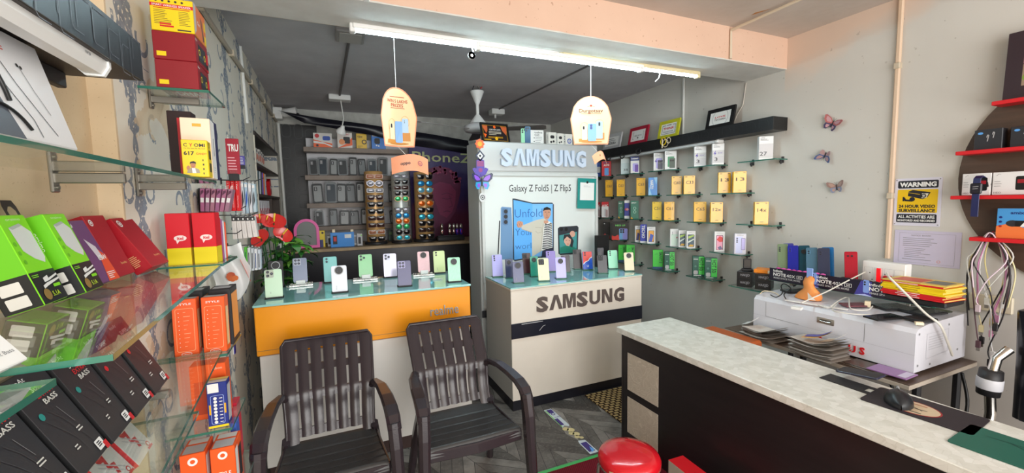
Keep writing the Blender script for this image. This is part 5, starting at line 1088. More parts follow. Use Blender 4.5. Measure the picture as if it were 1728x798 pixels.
b.poly([cr(*q) for q in ((505, 545), (585, 515), (582, 560), (550, 585), (498, 596))], mat(36, 40, 70, .6), .0033)
b.poly([cr(*q) for q in ((520, 335), (560, 325), (580, 400), (582, 520), (500, 540))], WHITE, .0034)
for k in range(15):
    y = 345+k*13; b.line([cr(522-k*1.3, y), cr(545, y+5), cr(574+k*.6, y-4)], .0085, INK, .0037)
b.line([cr(452, 370), cr(500, 372), cr(498, 408), cr(470, 412), cr(455, 398)], .004, JK2, .0034); b.line([cr(350, 382), cr(430, 408)], .006, JK2, .0034); b.line([cr(512, 345), cr(490, 590)], .005, JK2, .0038)
b.poly([cr(*q) for q in ((316, 330), (330, 320), (360, 330), (362, 350), (345, 372), (322, 372), (314, 352))], SK, .0036)
for q in ((318, 345), (330, 335), (342, 330)): b.line([cr(*q), cr(q[0]+8, q[1]+24)], .005, mat(170, 110, 90, .6), .0039)
b.poly([cr(*q) for q in ((516, 320), (548, 316), (550, 335), (530, 345), (516, 336))], SK, .0036)
b.poly([cr(*q) for q in ((510, 245), (520, 225), (548, 222), (566, 240), (568, 275), (556, 300), (540, 316), (522, 306), (512, 280))], SK, .0040)
b.poly([cr(*q) for q in ((510, 250), (516, 226), (540, 217), (566, 228), (570, 250), (558, 238), (528, 240))], BLACK, .0043)
b.line([cr(522, 256), cr(535, 256)], .005, INK, .0046); b.line([cr(546, 256), cr(560, 257)], .005, INK, .0046); b.line([cr(540, 262), cr(536, 280), cr(544, 282)], .004, mat(170, 110, 90, .6), .0046); b.line([cr(530, 294), cr(552, 293)], .005, mat(160, 90, 80, .6), .0046)
b.poly([cr(*q) for q in ((622, 378), (636, 366), (766, 358), (776, 370), (770, 560), (758, 570), (640, 576), (626, 566))], mat(50, 54, 62, .3), .002)
b.poly([cr(*q) for q in ((632, 430), (764, 402), (762, 555), (636, 566))], mat(70, 150, 150, .4), .0026)
for q in ((648, 384), (684, 384)): u, v = cr(*q); b.circ(u, v, .017, BLACK, .003, 14)
b.poly([cr(*q) for q in ((636, 560), (640, 520), (680, 505), (740, 515), (762, 530), (760, 556))], mat(30, 130, 110, .5), .003)
b.poly([cr(*q) for q in ((668, 450), (690, 432), (714, 440), (722, 480), (704, 510), (684, 506), (668, 480))], mat(220, 170, 150, .6), .0034); b.poly([cr(*q) for q in ((660, 470), (668, 425), (710, 420), (740, 470), (730, 520), (712, 512), (720, 460), (690, 438), (672, 456))], INK, .0038); b.circ(*cr(730, 420), .03, mat(210, 160, 140, .6), .0034, 12)
b.line([cr(680, 466), cr(690, 466)], .004, INK, .004); b.line([cr(702, 468), cr(712, 470)], .004, INK, .004); b.line([cr(688, 494), cr(702, 494)], .005, RED, .004)
b.build('printed_poster', t, recalc=False)
zc_, x_ = tl(912, 267)[1], tl(912, 267)[0]
x0, x1 = tl(841, 267)[0], tl(986, 267)[0]; hL = .175; adv = (x1-x0)/7.05
def bigA(b, u, v, w, h, m, ex):
    o = [(-w/2, -h/2), (-w*.14, h/2), (w*.14, h/2), (w/2, -h/2), (w*.24, -h/2), (0, h*.28), (-w*.24, -h/2)]
    sv = b.M; b.M = b.M @ T((u, v, 0)); b.add([(x, y, ex) for x, y in o]+[(x, y, .001) for x, y in o], [(0, 1, 5, 6), (1, 2, 5), (2, 3, 4, 5), (7+6, 7+5, 7+1, 7), (7+5, 7+2, 7+1), (7+5, 7+4, 7+3, 7+2)]+[((i+1) % 7, i, 7+i, 7+(i+1) % 7) for i in range(7)], m); b.M = sv
def uarc(r, c=(0, -.16), n=10): return [(c[0]+r*cos(a), c[1]+.34/.5*r*sin(a)) for a in [pi+pi*i/n for i in range(n+1)]]
LET = {'A': ([(-.5, -.5), (-.15, .5), (.15, .5), (.5, -.5), (.22, -.5), (0, .26), (-.22, -.5)], [(0, 1, 5, 6), (1, 2, 5), (2, 3, 4, 5)]),
       'M': ([(-.5, -.5), (-.5, .5), (-.14, .5), (0, -.12), (.14, .5), (.5, .5), (.5, -.5), (.28, -.5), (.28, .3), (.1, -.5), (-.1, -.5), (-.28, .3), (-.28, -.5)], [(0, 1, 11, 12), (1, 2, 11), (2, 10, 11), (2, 3, 10), (3, 9, 10), (3, 4, 9), (4, 8, 9), (4, 5, 8), (5, 6, 7, 8)]),
       'N': ([(-.5, -.5), (-.5, .5), (-.14, .5), (.24, -.2), (.24, .5), (.5, .5), (.5, -.5), (.14, -.5), (-.24, .2), (-.24, -.5)], [(0, 1, 8, 9), (1, 2, 8), (2, 3, 7, 8), (3, 6, 7), (3, 4, 5, 6)])}
_o = [(-.5, .5)]+uarc(.5)+[(.5, .5)]; _i = [(-.22, .5)]+uarc(.22)+[(.22, .5)]
LET['U'] = (_o+_i[::-1], [(k, k+1, 24-k, 25-k) for k in range(12)])
def letter(b, L, w, h, m, ex):
    o, fs = L; n = len(o); b.add([(x*w, y*h, ex) for x, y in o]+[(x*w, y*h, .001) for x, y in o], list(fs)+[((i+1) % n, i, n+i, n+(i+1) % n) for i in range(n)], m)
def word(parent, x0, x1, z, h, y, m, ex):
    wd = 'SAMSUNG'; adv = (x1-x0)/7
    for i, ch in enumerate(wd):
        b = MB(); b.M = frame((x0+adv*(i+.5), y, z), (1, 0, 0), (0, 0, 1)); ww = adv*(.98 if ch == 'M' else .86)
        if ch in LET: letter(b, LET[ch], ww if ch != 'A' else adv*.98, h, m, ex)
        else: b.text(ch, 0, 0, h*.96, m, .05, ww, 'C', .001, ex)
        b.build('raised_letter', parent, recalc=False)
word(t, x0, x1, zc_, hL*.82, -.012, mat(206, 218, 236, .3), .03)
# the small screen and trim low on the tower's left
b = MB(); q = tl(815, 498, YT-.02); b.box(.02, .25, -.03, 0, q[1]-.12, q[1]+.10, WHITE, .004); b.box(.05, .22, -.033, -.029, q[1]-.08, q[1]+.07, BLACK); b.box(.05, .12, -.0335, -.032, q[1]-.08, q[1]-.05, SKY); b.build('screen', t)
b = MB(); b.box(.0, .22, -.014, 0, q[1]-.2, q[1]-.14, DGREY, .002); b.build('dark_trim', t)

# things on top of the tower
z = TZ+.001
A = ony(806, 236, 3.44); 
q = ony(836, 237, 3.45)
t = thing('certificate_frame', 'black framed orange and black certificate leaning on top of the tower', 'frame', T((q.x, 3.42, z)) @ RZ(6) @ RX(-16)); w, h = .27, .18
b = MB(); b.M = RX(90)
for (x0, y0, x1, y1) in ((-w/2, 0, w/2, .014), (-w/2, h-.014, w/2, h), (-w/2, .014, -w/2+.014, h-.014), (w/2-.014, .014, w/2, h-.014)): b.prism([(x0, y0), (x1, y0), (x1, y1), (x0, y1)], -.01, .006, BLACK)
b.build('frame', t); b = MB(); b.box(-w/2+.013, w/2-.013, 0, .006, .013, h-.013, mat(34, 26, 28, .3)); b.M = frame((0, -.0004, h/2), (1, 0, 0), (0, 0, 1))
W, H = w-.026, h-.026
draw(b, W, H, [('l', [(-.47, -.45), (.47, -.45), (.47, .45), (-.47, .45), (-.47, -.45)], .008, GOLD), ('p', [(-.5, .42), (-.28, .42), (-.3, .1), (-.36, -.02)], mat(200, 96, 50, .4)), ('p', [(.5, .4), (.24, .44), (.3, .16), (.44, -.1)], mat(200, 96, 50, .4)), ('p', [(-.46, -.05), (-.34, -.1), (-.42, -.3)], ORANGE), ('p', [(-.06, .36), (0, .48), (.06, .36), (0, .26)], ORANGE), ('t', 'CERTIFICATE', 0, .2, .09, WHITE, .01, .45), ('para', -.25, -.14, .25, .08, mat(220, 210, 190, .5), 2, .03, .08), ('para', -.3, -.3, .3, -.22, GOLD, 2, .02, .06), ('c', .02, -.33, .06, GOLD), ('r', -.45, -.42, -.2, -.38, GOLD)]); b.build('certificate', t, recalc=False)
q = ony(898, 240, 3.42); t = thing('phone_display_card', 'white card with green and blue phone pictures standing on the tower', 'display card', T((q.x, 3.42, z)) @ RZ(-4)); w, h = .225, .155
b = MB(); b.M = RX(90); b.prism(rrect(w*.82, h*.82, .008, 3, w*.09, h*.41), -.004, 0, WHITE); b.M = frame((w*.09, -.0004, h*.41), (1, 0, 0), (0, 0, 1)); draw(b, w*.82, h*.82, [('t', 'realme', .22, .34, .13, INK, .01, .42), ('t', 'C63', .14, .17, .14, INK, .01, .24), ('para', .06, -.45, .46, .02, GREY, 6, .03, .12), ('c', -.0, -.05, .025, INK), ('c', -.0, -.3, .025, INK)]); b.build('card', t, recalc=False)
for nm, x, hh, m in (('green', -w*.36, h*.88, mat(150, 220, 176, .25)), ('blue', -w*.2, h, mat(50, 100, 140, .2))):
    b = MB(); b.M = RX(90) @ T((x, hh/2, .003 if nm == 'green' else .006)); b.prism(rrect(w*.24, hh-.002, .01, 4), 0, .004, m)
    for k in ((-.055, .38), (.03, .40), (-.055, .25)): b.circ(k[0]*w, k[1]*hh, w*.035, INK, .0044, 10)
    b.build('phone_picture', t, recalc=False)
b = MB(); b.box(-.02, .02, .004, .05, 0, .003, WHITE); b.sweep([(0, .045, .002), (.0, .006, h*.6)], (.03, .002), WHITE); b.build('card_foot', t)
EB = [(922, 939, 223, 'white earbud box with a hang tab, leftmost of three on the tower'), (938, 951, 225, 'white earbud box in the middle of three on the tower'), (951, 966, 226, 'white box with a blue watch picture, rightmost of three on the tower')]
for i, (x0, x1, yt, lab) in enumerate(EB):
    pr = [('r', -.49, -.49, -.28, .49, mat(196, 196, 190, .4)), ('tv', ['EARPODS', 'AIRDOTS', 'FIT'][i], -.38, 0, .11, INK, .01, .6)]
    pr += [('rr', -.1, .02, .3, .26, BLK2, .4), ('c', -.02, -.25, .1, BLK2), ('c', .22, -.2, .1, BLK2)] if i < 2 else [('c', .15, -.1, .24, BLUE), ('c', .15, -.1, .17, LGREY)]
    o = pxcarton('earbud_box', lab, 'box', x0, x1, yt, 243, 3.43, .04, mat(224, 222, 214, .4), {'F': pr}, 'small white boxes on the tower', z)

# charm garland at the tower's left edge
q = ony(810, 243, 3.29); zt = q.z
t = thing('hanging_charm', 'string of charms with a blue and purple butterfly on the left edge of the tower', 'ornament', (q.x, 3.30, zt))
b = MB(); b.tube([(0, 0, .03), (0, 0, -.4)], .002, CREAM, 5); b.build('string', t)
k_ = 3.3*1.14/706
def dz(py): return ony(811, py, 3.3).z-zt
b = MB(); b.M = frame((0, -.004, dz(243)), (1, 0, 0), (0, 0, 1)); b.prism([(.038*(1+.12*cos(8*a))*cos(a), .038*(1+.12*cos(8*a))*sin(a)) for a in [i*pi/20 for i in range(40)]], -.003, .002, ORANGE); b.circ(0, 0, .02, GOLD, .003); b.build('flower_charm', t)
b = MB(); b.M = frame((0, -.004, dz(263)), (1, 0, 0), (0, 0, 1)); b.prism([(-.042, 0), (0, -.048), (.042, 0), (0, .048)], -.003, .002, mat(50, 56, 80, .4)); b.poly([(-.026, 0), (0, -.03), (.026, 0), (0, .03)], WHITE, .0025); b.circ(0, 0, .01, INK, .003, 12); b.build('diamond_charm', t)
b = MB(); b.M = frame((0, -.004, dz(285)), (1, 0, 0), (0, 0, 1)); HM = mat(90, 70, 170, .4); b.prism([(-.07, -.0), (-.045, .012), (-.036, .0), (-.034, .07), (-.018, .075), (-.014, .085), (.014, .085), (.018, .075), (.034, .07), (.036, 0), (.045, .012), (.07, 0), (.045, -.045), (0, -.07), (-.045, -.045)], -.003, .002, HM); b.circ(0, -.01, .018, mat(150, 60, 130, .4), .003); b.rect(-.03, .02, .03, .065, mat(150, 70, 130, .4), .0026); b.build('hand_charm', t)
def butterfly(b, s, A_, B_, C_, fold=.0):
    for sx in (-1, 1):
        up = [(0, .1), (.35, .5), (.85, .72), (1, .62), (.9, .2), (.6, -.1), (.1, -.06)]; lo = [(.1, -.06), (.6, -.1), (.66, -.4), (.5, -.72), (.3, -.7), (.08, -.3)]
        f = lambda p, z: (sx*p[0]*s, p[1]*s, z+fold*p[0]*s)
        for pts, m in ((up, A_), (lo, C_)):
            n = len(pts); vs = [f(p, .001) for p in pts]+[f(p, -.001) for p in pts]; b.add(vs, [tuple(range(n)), tuple(range(2*n-1, n-1, -1))]+[(i, (i+1) % n, n+(i+1) % n, n+i) for i in range(n)], m)
        for pts, m, k in ((up, B_, .62), (lo, B_, .55)):
            cx = sum(p[0] for p in pts)/len(pts); cy = sum(p[1] for p in pts)/len(pts); b.add([f((cx+(p[0]-cx)*k-.06, cy+(p[1]-cy)*k), .0016) for p in pts], [tuple(range(len(pts)))], m)
    b.cyl((0, -.45*s, .002), (0, .3*s, .002), .05*s, INK, 8)
    for sx in (-1, 1): b.tube([(0, .3*s, .003), (sx*.15*s, .6*s, .004)], .012*s, INK, 5)
b = MB(); b.M = frame((-.0, -.03, dz(306)), (1, 0, 0), (0, 0, 1)); butterfly(b, .092, mat(50, 56, 90, .4), mat(150, 90, 220, .35), mat(50, 160, 210, .35), .25); b.build('butterfly_charm', t)
b = MB(); b.M = frame((.012, -.004, dz(333)), (1, 0, 0), (0, 0, 1)); b.prism([(.03*cos(a), .04*sin(a)) for a in [i*pi/12 for i in range(24)]], -.004, .002, mat(214, 214, 214, .4)); b.ring(0, 0, .014, .02, INK, .003); b.circ(0, 0, .007, INK, .003, 10); b.build('eye_charm', t)
# teal card
q = ony(989, 352, 3.30); w = ony(1004, 352, 3.3).x-ony(973, 352, 3.3).x; h = ony(989, 301, 3.3).z-q.z
t = thing('payment_card', 'teal payment card with a white sheet hung at the right edge of the tower', 'card', T((q.x+.004, 3.30, q.z)) @ RY(2)); b = MB(); b.box(-w/2, w/2, -.004, .002, 0, h, TEAL, .002); b.build('board', t)
b = MB(); b.M = frame((0, -.0048, h/2), (1, 0, 0), (0, 0, 1)); draw(b, w, h, [('r', -.38, -.22, .38, .36, WHITE), ('para', -.2, .22, .2, .26, LGREY, 1, .01, .03), ('c', 0, .37, .06, BLACK)]); b.build('white_sheet', t, recalc=False)

# ================================================================== white counter with the big lettering
YS, ZS = 2.647, .897
SX0, SX1 = ony(862, 490, YS).x, ony(1083, 460, YS).x; hw = (SX1-SX0)/2; cx = (SX0+SX1)/2
t = thing('phone_counter', 'white phone counter with big grey lettering and a black band, mid shop', 'counter', (cx, YS, 0)); lx = lambda px, py: (ony(px, py, YS).x-cx, ony(px, py, YS).z)
SB = mat(220, 212, 200, .45, vary=.04, bscale=3); SSD = mat(186, 184, 178, .45)
b = MB(); b.box(-hw, hw, 0, .515, .075, ZS-.02, SB, .003); b.box(-hw-.001, -hw, .004, .51, .08, ZS-.025, SSD); b.build('body', t)
b = MB(); b.box(-hw+.0, hw, .004, .51, 0, .0745, mat(24, 24, 32, .35), .002); b.build('kick_board', t)
b = MB(); b.box(-hw-.004, hw+.004, -.004, .52, ZS-.0195, ZS-.0085, SB, .002); b.build('top_rim', t)
b = MB(); b.box(-hw-.002, hw+.002, -.002, .518, ZS-.008, ZS, TG, .001); b.build('glass_top', t)
z1 = lx(863, 547)[1]; z0 = lx(863, 573)[1]
b = MB(); b.box(-hw-.003, hw+.003, -.006, .0, z0, z1, mat(26, 28, 40, .3, coat=.3), .002); b.M = frame((0, -.0062, (z0+z1)/2), (1, 0, 0), (0, 0, 1)); b.line([(-.36, -.02), (-.33, .01), (-.31, .015)], .003, LGREY); b.line([(-.5, .045), (-.33, .047)], .004, LGREY); b.build('black_band', t, recalc=False)
a0 = lx(903, 513); a1 = lx(1054, 496); word(t, a0[0], a1[0], (a0[1]+a1[1])/2, .108, -.0005, mat(112, 100, 96, .3, .4), .004)
GS = 'phones on the white counter'; SG = mat(30, 90, 70, .3)
def sph(desc, where, x0, x1, yt, yb, m, cam, cm=None, mark=None, lean=13): shown(desc, where, x0, x1, yt, yb, ZS, m, cam, False, GS, cm, mark, lean, sm=SG)
LIL = mat(172, 168, 236, .25)
sph('lilac phone with three lenses in a column', 'at the left end of the white counter', 832, 850, 429.5, 463, LIL, 'three')
sph('navy phone with a round camera', 'second from the left on the white counter', 854.5, 868, 436.5, 470, mat(44, 56, 92, .25), 'circle', mat(90, 100, 140, .2))
sph('slate phone with a rounded camera square', 'at the front left of the white counter', 867, 886, 441, 478.5, mat(80, 84, 120, .25), 'circle', mat(90, 92, 120, .3), 'realme')
sph('maroon black phone', 'at the back behind the green phone', 883.5, 898, 426.5, 458, mat(62, 24, 30, .25), 'tri', BLK2)
sph('sea green phone with a round camera', 'between the slate and the lime phone', 896.5, 911, 432, 467.5, mat(40, 150, 126, .25), 'circle', mat(30, 120, 100, .3))
sph('pale lime phone with a black camera block', 'at the front middle of the white counter', 909.5, 929, 435.5, 475, mat(220, 226, 176, .25), 'sq', BLK2, 'vivo')
sph('violet phone', 'standing tallest at the back of the white counter', 923.5, 940, 423, 454, mat(146, 124, 200, .25), 'two', mat(160, 140, 212, .25))
sph('lavender phone with a big round camera', 'at the front right of the lime phone', 939.5, 957.5, 434, 471, mat(180, 172, 236, .25), 'circle', mat(196, 190, 236, .3))
sph('black phone with a pink streak', 'behind the lavender phone', 949, 964, 430.5, 460.5, mat(44, 34, 44, .25), 'tri', mat(90, 70, 90, .3))
sph('plain dark phone', 'at the back right of the violet phone', 969, 984, 420.5, 449.5, mat(50, 44, 48, .3), 'two', BLK2)
# red blue phone back cover
sph('red and blue phone with a white zigzag', 'in the right half of the white counter', 985, 1002, 424, 456, mat(30, 84, 190, .25), 'two', mat(214, 60, 50, .3))
ph = [o for o in bpy.data.objects if o.get('label', '').startswith('red and blue phone')][0]
me = [c for c in ph.children if c.name.startswith('back_cover')][0]
W_p = max(v.co.x for v in me.data.vertices)*2; H_p = max(v.co.z for v in me.data.vertices)
b = MB(); b.M = frame((0, -.0004, H_p/2), (1, 0, 0), (0, 0, 1)); draw(b, W_p*.96, H_p*.98, [('p', [(-.48, .5), (.48, .5), (.48, .2), (.2, .1), (.1, .0), (-.2, -.06), (-.48, -.2)], mat(222, 60, 50, .3)), ('l', [(-.48, -.2), (-.2, -.06), (.1, 0), (.2, .1), (.48, .2)], .07, WHITE), ('t', 'U', .0, -.3, .12, WHITE, .02)]); b.build('printed_cover', ph, recalc=False)
sph('charcoal phone with a double camera block', 'nearest the right front of the white counter', 1010, 1027, 430, 462, mat(58, 58, 64, .3), 'sq', BLK2)
sph('graphite phone', 'directly behind the charcoal phone', 1010.5, 1022, 417.5, 452, mat(48, 48, 56, .3), 'two', mat(70, 72, 90, .25))
sph('mint green phone with three lenses', 'behind the cream phone at the right', 1028, 1044.5, 422, 454, mat(150, 220, 186, .25), 'three')
sph('cream phone with a round black camera', 'at the right end of the white counter', 1055.5, 1072, 425.5, 458, mat(228, 214, 182, .3), 'circle', BLK2)
pxcarton('gadget_box', 'tall black carton at the back right corner of the white counter', 'box', 1007.5, 1028, 397, 443, 3.11, .04, BLACK, {'F': [('t', 'NOISE', -.1, -.36, .06, LGREY, .01, .5)]}, None, ZS+.001)

# ================================================================== right wall: glass shelves in a diamond pattern
ROWZ = {1: 1.76, 2: 1.532, 3: 1.298, 4: 1.064, 5: .83}
GRW = 'glass shelves on the white wall'
def wshelf(row, yn, what, l=.285, dp=.137):
    t = thing('glass_shelf', 'glass wall shelf holding %s' % what, 'shelf', T((XR, yn+l/2, ROWZ.get(row, row))) @ RZ(-90), GRW)
    b = MB(); b.box(-l/2, l/2, -dp, -.002, -.008, 0, GLASS)
    for sx in (-1, 1): b.add([(sx*(l/2+.0004), -dp, -.008), (sx*(l/2+.0004), -.002, -.008), (sx*(l/2+.0004), -.002, 0), (sx*(l/2+.0004), -dp, 0)], [(0, 1, 2, 3)], GEDGE)
    b.add([(-l/2, -dp-.0004, -.008), (l/2, -dp-.0004, -.008), (l/2, -dp-.0004, 0), (-l/2, -dp-.0004, 0)], [(0, 1, 2, 3)], GEDGE); b.build('glass_panel', t, recalc=False)
    for x in (-l/2+.03, l/2-.03):
        c = MB(); c.box(x-.007, x+.007, -.035, -.001, -.026, -.0085, BLK2, .002); c.box(x-.007, x+.007, -.014, -.001, .0005, .018, BLK2, .002); c.cyl((x, -.025, -.034), (x, -.025, -.026), .006, BLK2, 8); c.build('clamp', t)
    return t
ODD = {'b': 3.39, 'c': 2.905, 'd': 2.42, 'e': 1.942, 'a': 3.88}; EVN = {'a': 3.642, 'b': 3.149, 'c': 2.662, 'd': 2.181}
WB = 'phone boxes on the glass wall shelves'
_used = []
def wbox(label, row, px0, px1, pyt, m, prints, rot=-40, dr=.5, xw=2.868, cols={}, film=False, name='phone_box'):
    pc = (px0+px1)/2; p = onx(pc, 340, xw); z = ROWZ[row]+.0008; h = onx(pc, pyt, xw).z-z
    if row == 1 and pc < 1230: h = min(h, .166)
    u = Vector((cos(R(rot)), sin(R(rot)), 0))*.05; w = .1*(px1-px0)*1.04/abs(pxof(p+u)-pxof(p-u)); d = w*dr
    o = carton(name, label, 'box', T((xw, p.y, z)) @ RZ(rot), w, d, h, m, prints, WB, .0015, cols)
    return o
YG = mat(238, 178, 22, .25, coat=.4); YG2 = mat(226, 160, 16, .3)
def realme(t_, sub=False):
    return {'F': [('t', t_, .02, .14, .16, mat(78, 54, 16, .4), .008, .66), ('para', -.12, -.40, .15, -.38, mat(120, 90, 20, .4), 2, .02, .04), ('r', -.4, .42, -.2, .45, mat(120, 90, 20, .4)), ('r', .25, .42, .4, .45, mat(120, 90, 20, .4))], 'L': [('tv', 'realme', 0, .1, .3, mat(120, 90, 20, .4), 0, .4)]}
WBX = mat(226, 226, 226, .35)
def oppo(n, bolt=False, pic=None):
    p = [('t', 'OPPO', -.25, .43, .05, INK, 0, .3), ('para', -.4, .32, .3, .38, GREY, 3, .02, .04)]
    if pic: p += [('rr', -.25, -.36, .3, .2, pic, .1), ('rr', -.1, -.42, .38, .1, mat(90, 90, 110, .3) if pic is LILAC else mat(60, 80, 70, .3), .1), ('c', .2, -.02, .08, BLACK), ('c', .02, -.02, .08, BLACK)]
    else: p += [('r', -.49, -.42, .49, .18, mat(200, 198, 200, .4)), ('t', n, -.18, -.24, .17, INK, .01, .26 if len(n) == 1 else .5)]
    if bolt: p += [('p', [(-.4, .02), (-.2, .18), (-.25, .06), (-.15, .06), (-.34, -.1), (-.28, .01)], mat(70, 50, 160, .4)), ('t', '45W', .15, .05, .07, mat(110, 90, 170, .4), 0, .4), ('r', -.49, -.06, .49, -.05, WHITE)]
    return {'F': p, 'L': [('tv', 'OPPO', 0, .1, .2, LGREY, .0, .3)]}
# row 1
wshelf(1, ODD['a'], 'the red box, half behind the tower')
wbox('blue carton peeping out beside the red box on the top row', 1, 1007, 1014, 271, BLUE, {'F': [('r', -.4, -.2, .4, .2, WHITE)]}); wbox('red phone box with a blue phone picture on the top row', 1, 1016, 1031, 270, RED, {'F': [('t', 'A70', .0, .24, .13, WHITE, .02, .6), ('rr', -.2, -.45, .25, .05, SKY, .15), ('r', -.3, .36, .3, .42, NAVY)]})
wshelf(1, ODD['b'], 'the pale grey box by the tower')
wbox('pale blue grey carton on the top row', 1, 1048, 1062, 265, mat(206, 216, 216, .35), {'F': [('r', -.48, -.48, .48, .2, mat(190, 206, 208, .4)), ('t', '38', .05, -.22, .15, INK, 0, .5)]}); wbox('white carton with a dark blue top and purple phone on the top row', 1, 1064, 1078, 254, WBX, {'F': [('r', -.5, .26, .5, .5, mat(30, 50, 120, .4)), ('t', '108MP', 0, .38, .08, WHITE, .02, .8), ('rr', -.25, -.38, .35, .1, LILAC, .15), ('rr', .0, -.42, .4, .02, PURP, .15)]})
wshelf(1, ODD['c'], 'the white boxes with purple and green phones')
wbox('white carton with a purple phone picture on the top row', 1, 1102.5, 1119, 256.5, WBX, oppo('', True, LILAC)); wbox('white carton with a green phone picture on the top row', 1, 1121, 1140, 253.5, WBX, oppo('', False, mat(60, 140, 100, .3)))
wshelf(1, ODD['d'], 'the two white and grey boxes')
wbox('white and grey carton with a violet bolt, left of the pair on the top row', 1, 1170, 1189, 246.5, WBX, oppo('3', True)); wbox('white and grey carton with a violet bolt, right of the pair on the top row', 1, 1200, 1219, 241.5, WBX, oppo('3', True))
wshelf(1, ODD['e'], 'the single white and grey box')
wbox('white and grey carton standing alone at the right end of the top row', 1, 1277, 1300, 231, WBX, oppo('27'))
# row 2
wshelf(2, EVN['a'], 'the first two yellow boxes beside the tower')
wbox('yellow carton nearest the tower on the second row', 2, 1022, 1034, 304, YG, realme('C63')); wbox('yellow carton, second from the tower on the second row', 2, 1041, 1054, 303, YG, realme('C63'))
wshelf(2, EVN['b'], 'a yellow and a shiny blue box')
wbox('yellow carton beside the shiny blue one on the second row', 2, 1074, 1088.5, 300.5, YG, realme('C63')); wbox('shiny blue carton on the second row', 2, 1094, 1108.5, 299.5, mat(50, 140, 220, .2, coat=.6), {'F': [('tv', 'NARZO', -.1, .1, .35, WHITE, .02, .5), ('p', [(-.5, -.5), (-.1, -.5), (-.4, .0)], mat(140, 200, 240, .3)), ('p', [(.5, .5), (.1, .5), (.4, .1)], mat(140, 200, 240, .3))]})
wshelf(2, EVN['c'], 'the two yellow boxes mid second row')
wbox('yellow carton, fourth yellow one from the tower on the second row', 2, 1133, 1149.5, 297.5, YG, realme('C60')); wbox('yellow carton, fifth yellow one from the tower on the second row', 2, 1153.5, 1171.5, 296.5, YG, realme('C33'))
wshelf(2, EVN['d'], 'the last two yellow boxes of the second row')
wbox('second yellow carton from the right end of the second row', 2, 1211, 1231, 291, YG, realme('13')); wbox('rightmost yellow carton of the second row', 2, 1236, 1257, 289.5, YG, realme('13'))
# row 3
wshelf(3, ODD['a'], 'the red and white boxes beside the tower')
RW = lambda: {'F': [('r', -.49, -.49, .49, .2, WBX), ('t', 'A10C', .0, .26, .14, WHITE, .03, .85), ('rr', -.1, -.42, .2, .05, LGREY, .15), ('rr', .1, -.46, .38, .0, mat(180, 150, 150, .3), .15)]}
wbox('red and white carton half behind the tower', 3, 1005, 1013, 341, RED, RW()); wbox('red and white carton beside the tower on the third row', 3, 1015.5, 1027, 340.5, RED, RW())
wshelf(3, ODD['b'], 'the dark green boxes and a blue one')
GNB = mat(36, 112, 92, .35); gp = lambda: {'F': [('t', 'SMART', -.1, .38, .07, WHITE, .01, .6), ('o', .0, .08, .12, .2, mat(140, 190, 170, .4)), ('o', .0, -.12, .12, .2, mat(140, 190, 170, .4)), ('p', [(-.5, -.5), (-.2, -.5), (-.4, -.38)], GOLD)]}
wbox('dark green carton left of the blue one on the third row', 3, 1043.5, 1053, 339.5, GNB, gp()); wbox('narrow blue and white carton with a red circle on the third row', 3, 1054, 1062, 338, mat(40, 60, 160, .35), {'F': [('r', -.5, .35, .5, .5, WHITE), ('c', 0, .0, .4, RED, .3), ('c', .1, .0, .25, mat(240, 180, 180, .4)), ('r', -.5, -.5, .5, -.36, WHITE)]}); wbox('dark green carton right of the blue one on the third row', 3, 1064.5, 1077.5, 338.5, GNB, gp())
wshelf(3, ODD['c'], 'the first two yellow boxes of the third row')
wbox('lemon yellow carton, first yellow one from the tower on the third row', 3, 1101, 1116, 340.5, mat(236, 196, 20, .3), realme('C51')); wbox('golden yellow carton right of the lemon one on the third row', 3, 1121, 1137.5, 340.5, YG, realme('C61'))
wshelf(3, ODD['d'], 'the third and fourth yellow boxes of the third row')
wbox('deep yellow carton, third yellow one from the tower on the third row', 3, 1171, 1191, 340.5, mat(232, 176, 14, .3), realme('C65')); wbox('yellow carton, fourth yellow one from the tower on the third row', 3, 1199, 1219, 341, YG, realme('12x'))
wshelf(3, ODD['e'], 'the single yellow box')
wbox('yellow carton standing alone at the right end of the third row', 3, 1273, 1295.5, 340.5, YG, realme('14x'))
# row 4
wshelf(4, EVN['a'], 'the two black phone boxes with red flames')
BKB = mat(30, 30, 32, .35); 
wbox('black carton with red flames nearest the tower', 4, 1018, 1029, 374.5, BKB, {'F': [('p', [(-.5, -.5), (.5, -.5), (.4, -.3), (.1, -.36), (-.2, -.2), (-.5, -.34)], mat(220, 60, 50, .4)), ('c', -.3, .4, .08, WHITE)]}); wbox('wide black carton with a lilac phone picture beside the white ones', 4, 1033, 1060, 374.5, BKB, {'F': [('t', 'NEO UP', .02, .32, .09, mat(120, 230, 110, .4), .02, .6), ('p', [(-.5, -.5), (.0, -.5), (-.1, -.2), (-.3, -.3), (-.5, -.25)], mat(220, 60, 50, .4)), ('rr', -.05, -.48, .45, .14, mat(140, 140, 214, .3), .1), ('r', -.05, -.48, .16, .1, mat(110, 170, 220, .3)), ('c', .06, .06, .06, BLACK), ('c', .2, .06, .06, BLACK), ('c', .06, -.06, .06, BLACK), ('c', .2, -.06, .06, BLACK)]}, dr=.35)
wshelf(4, EVN['b'], 'the narrow blue box between two white ones')
wpic = lambda a, c: {'F': [('rr', -.34, -.4, .34, .28, BLK2, .1), ('rr', -.3, -.38, .3, .26, a, .1), ('p', [(-.3, -.38), (.1, -.38), (.28, .0), (-.1, .1)], c), ('para', -.3, .38, .3, .42, GREY, 1, .01, .03)]}
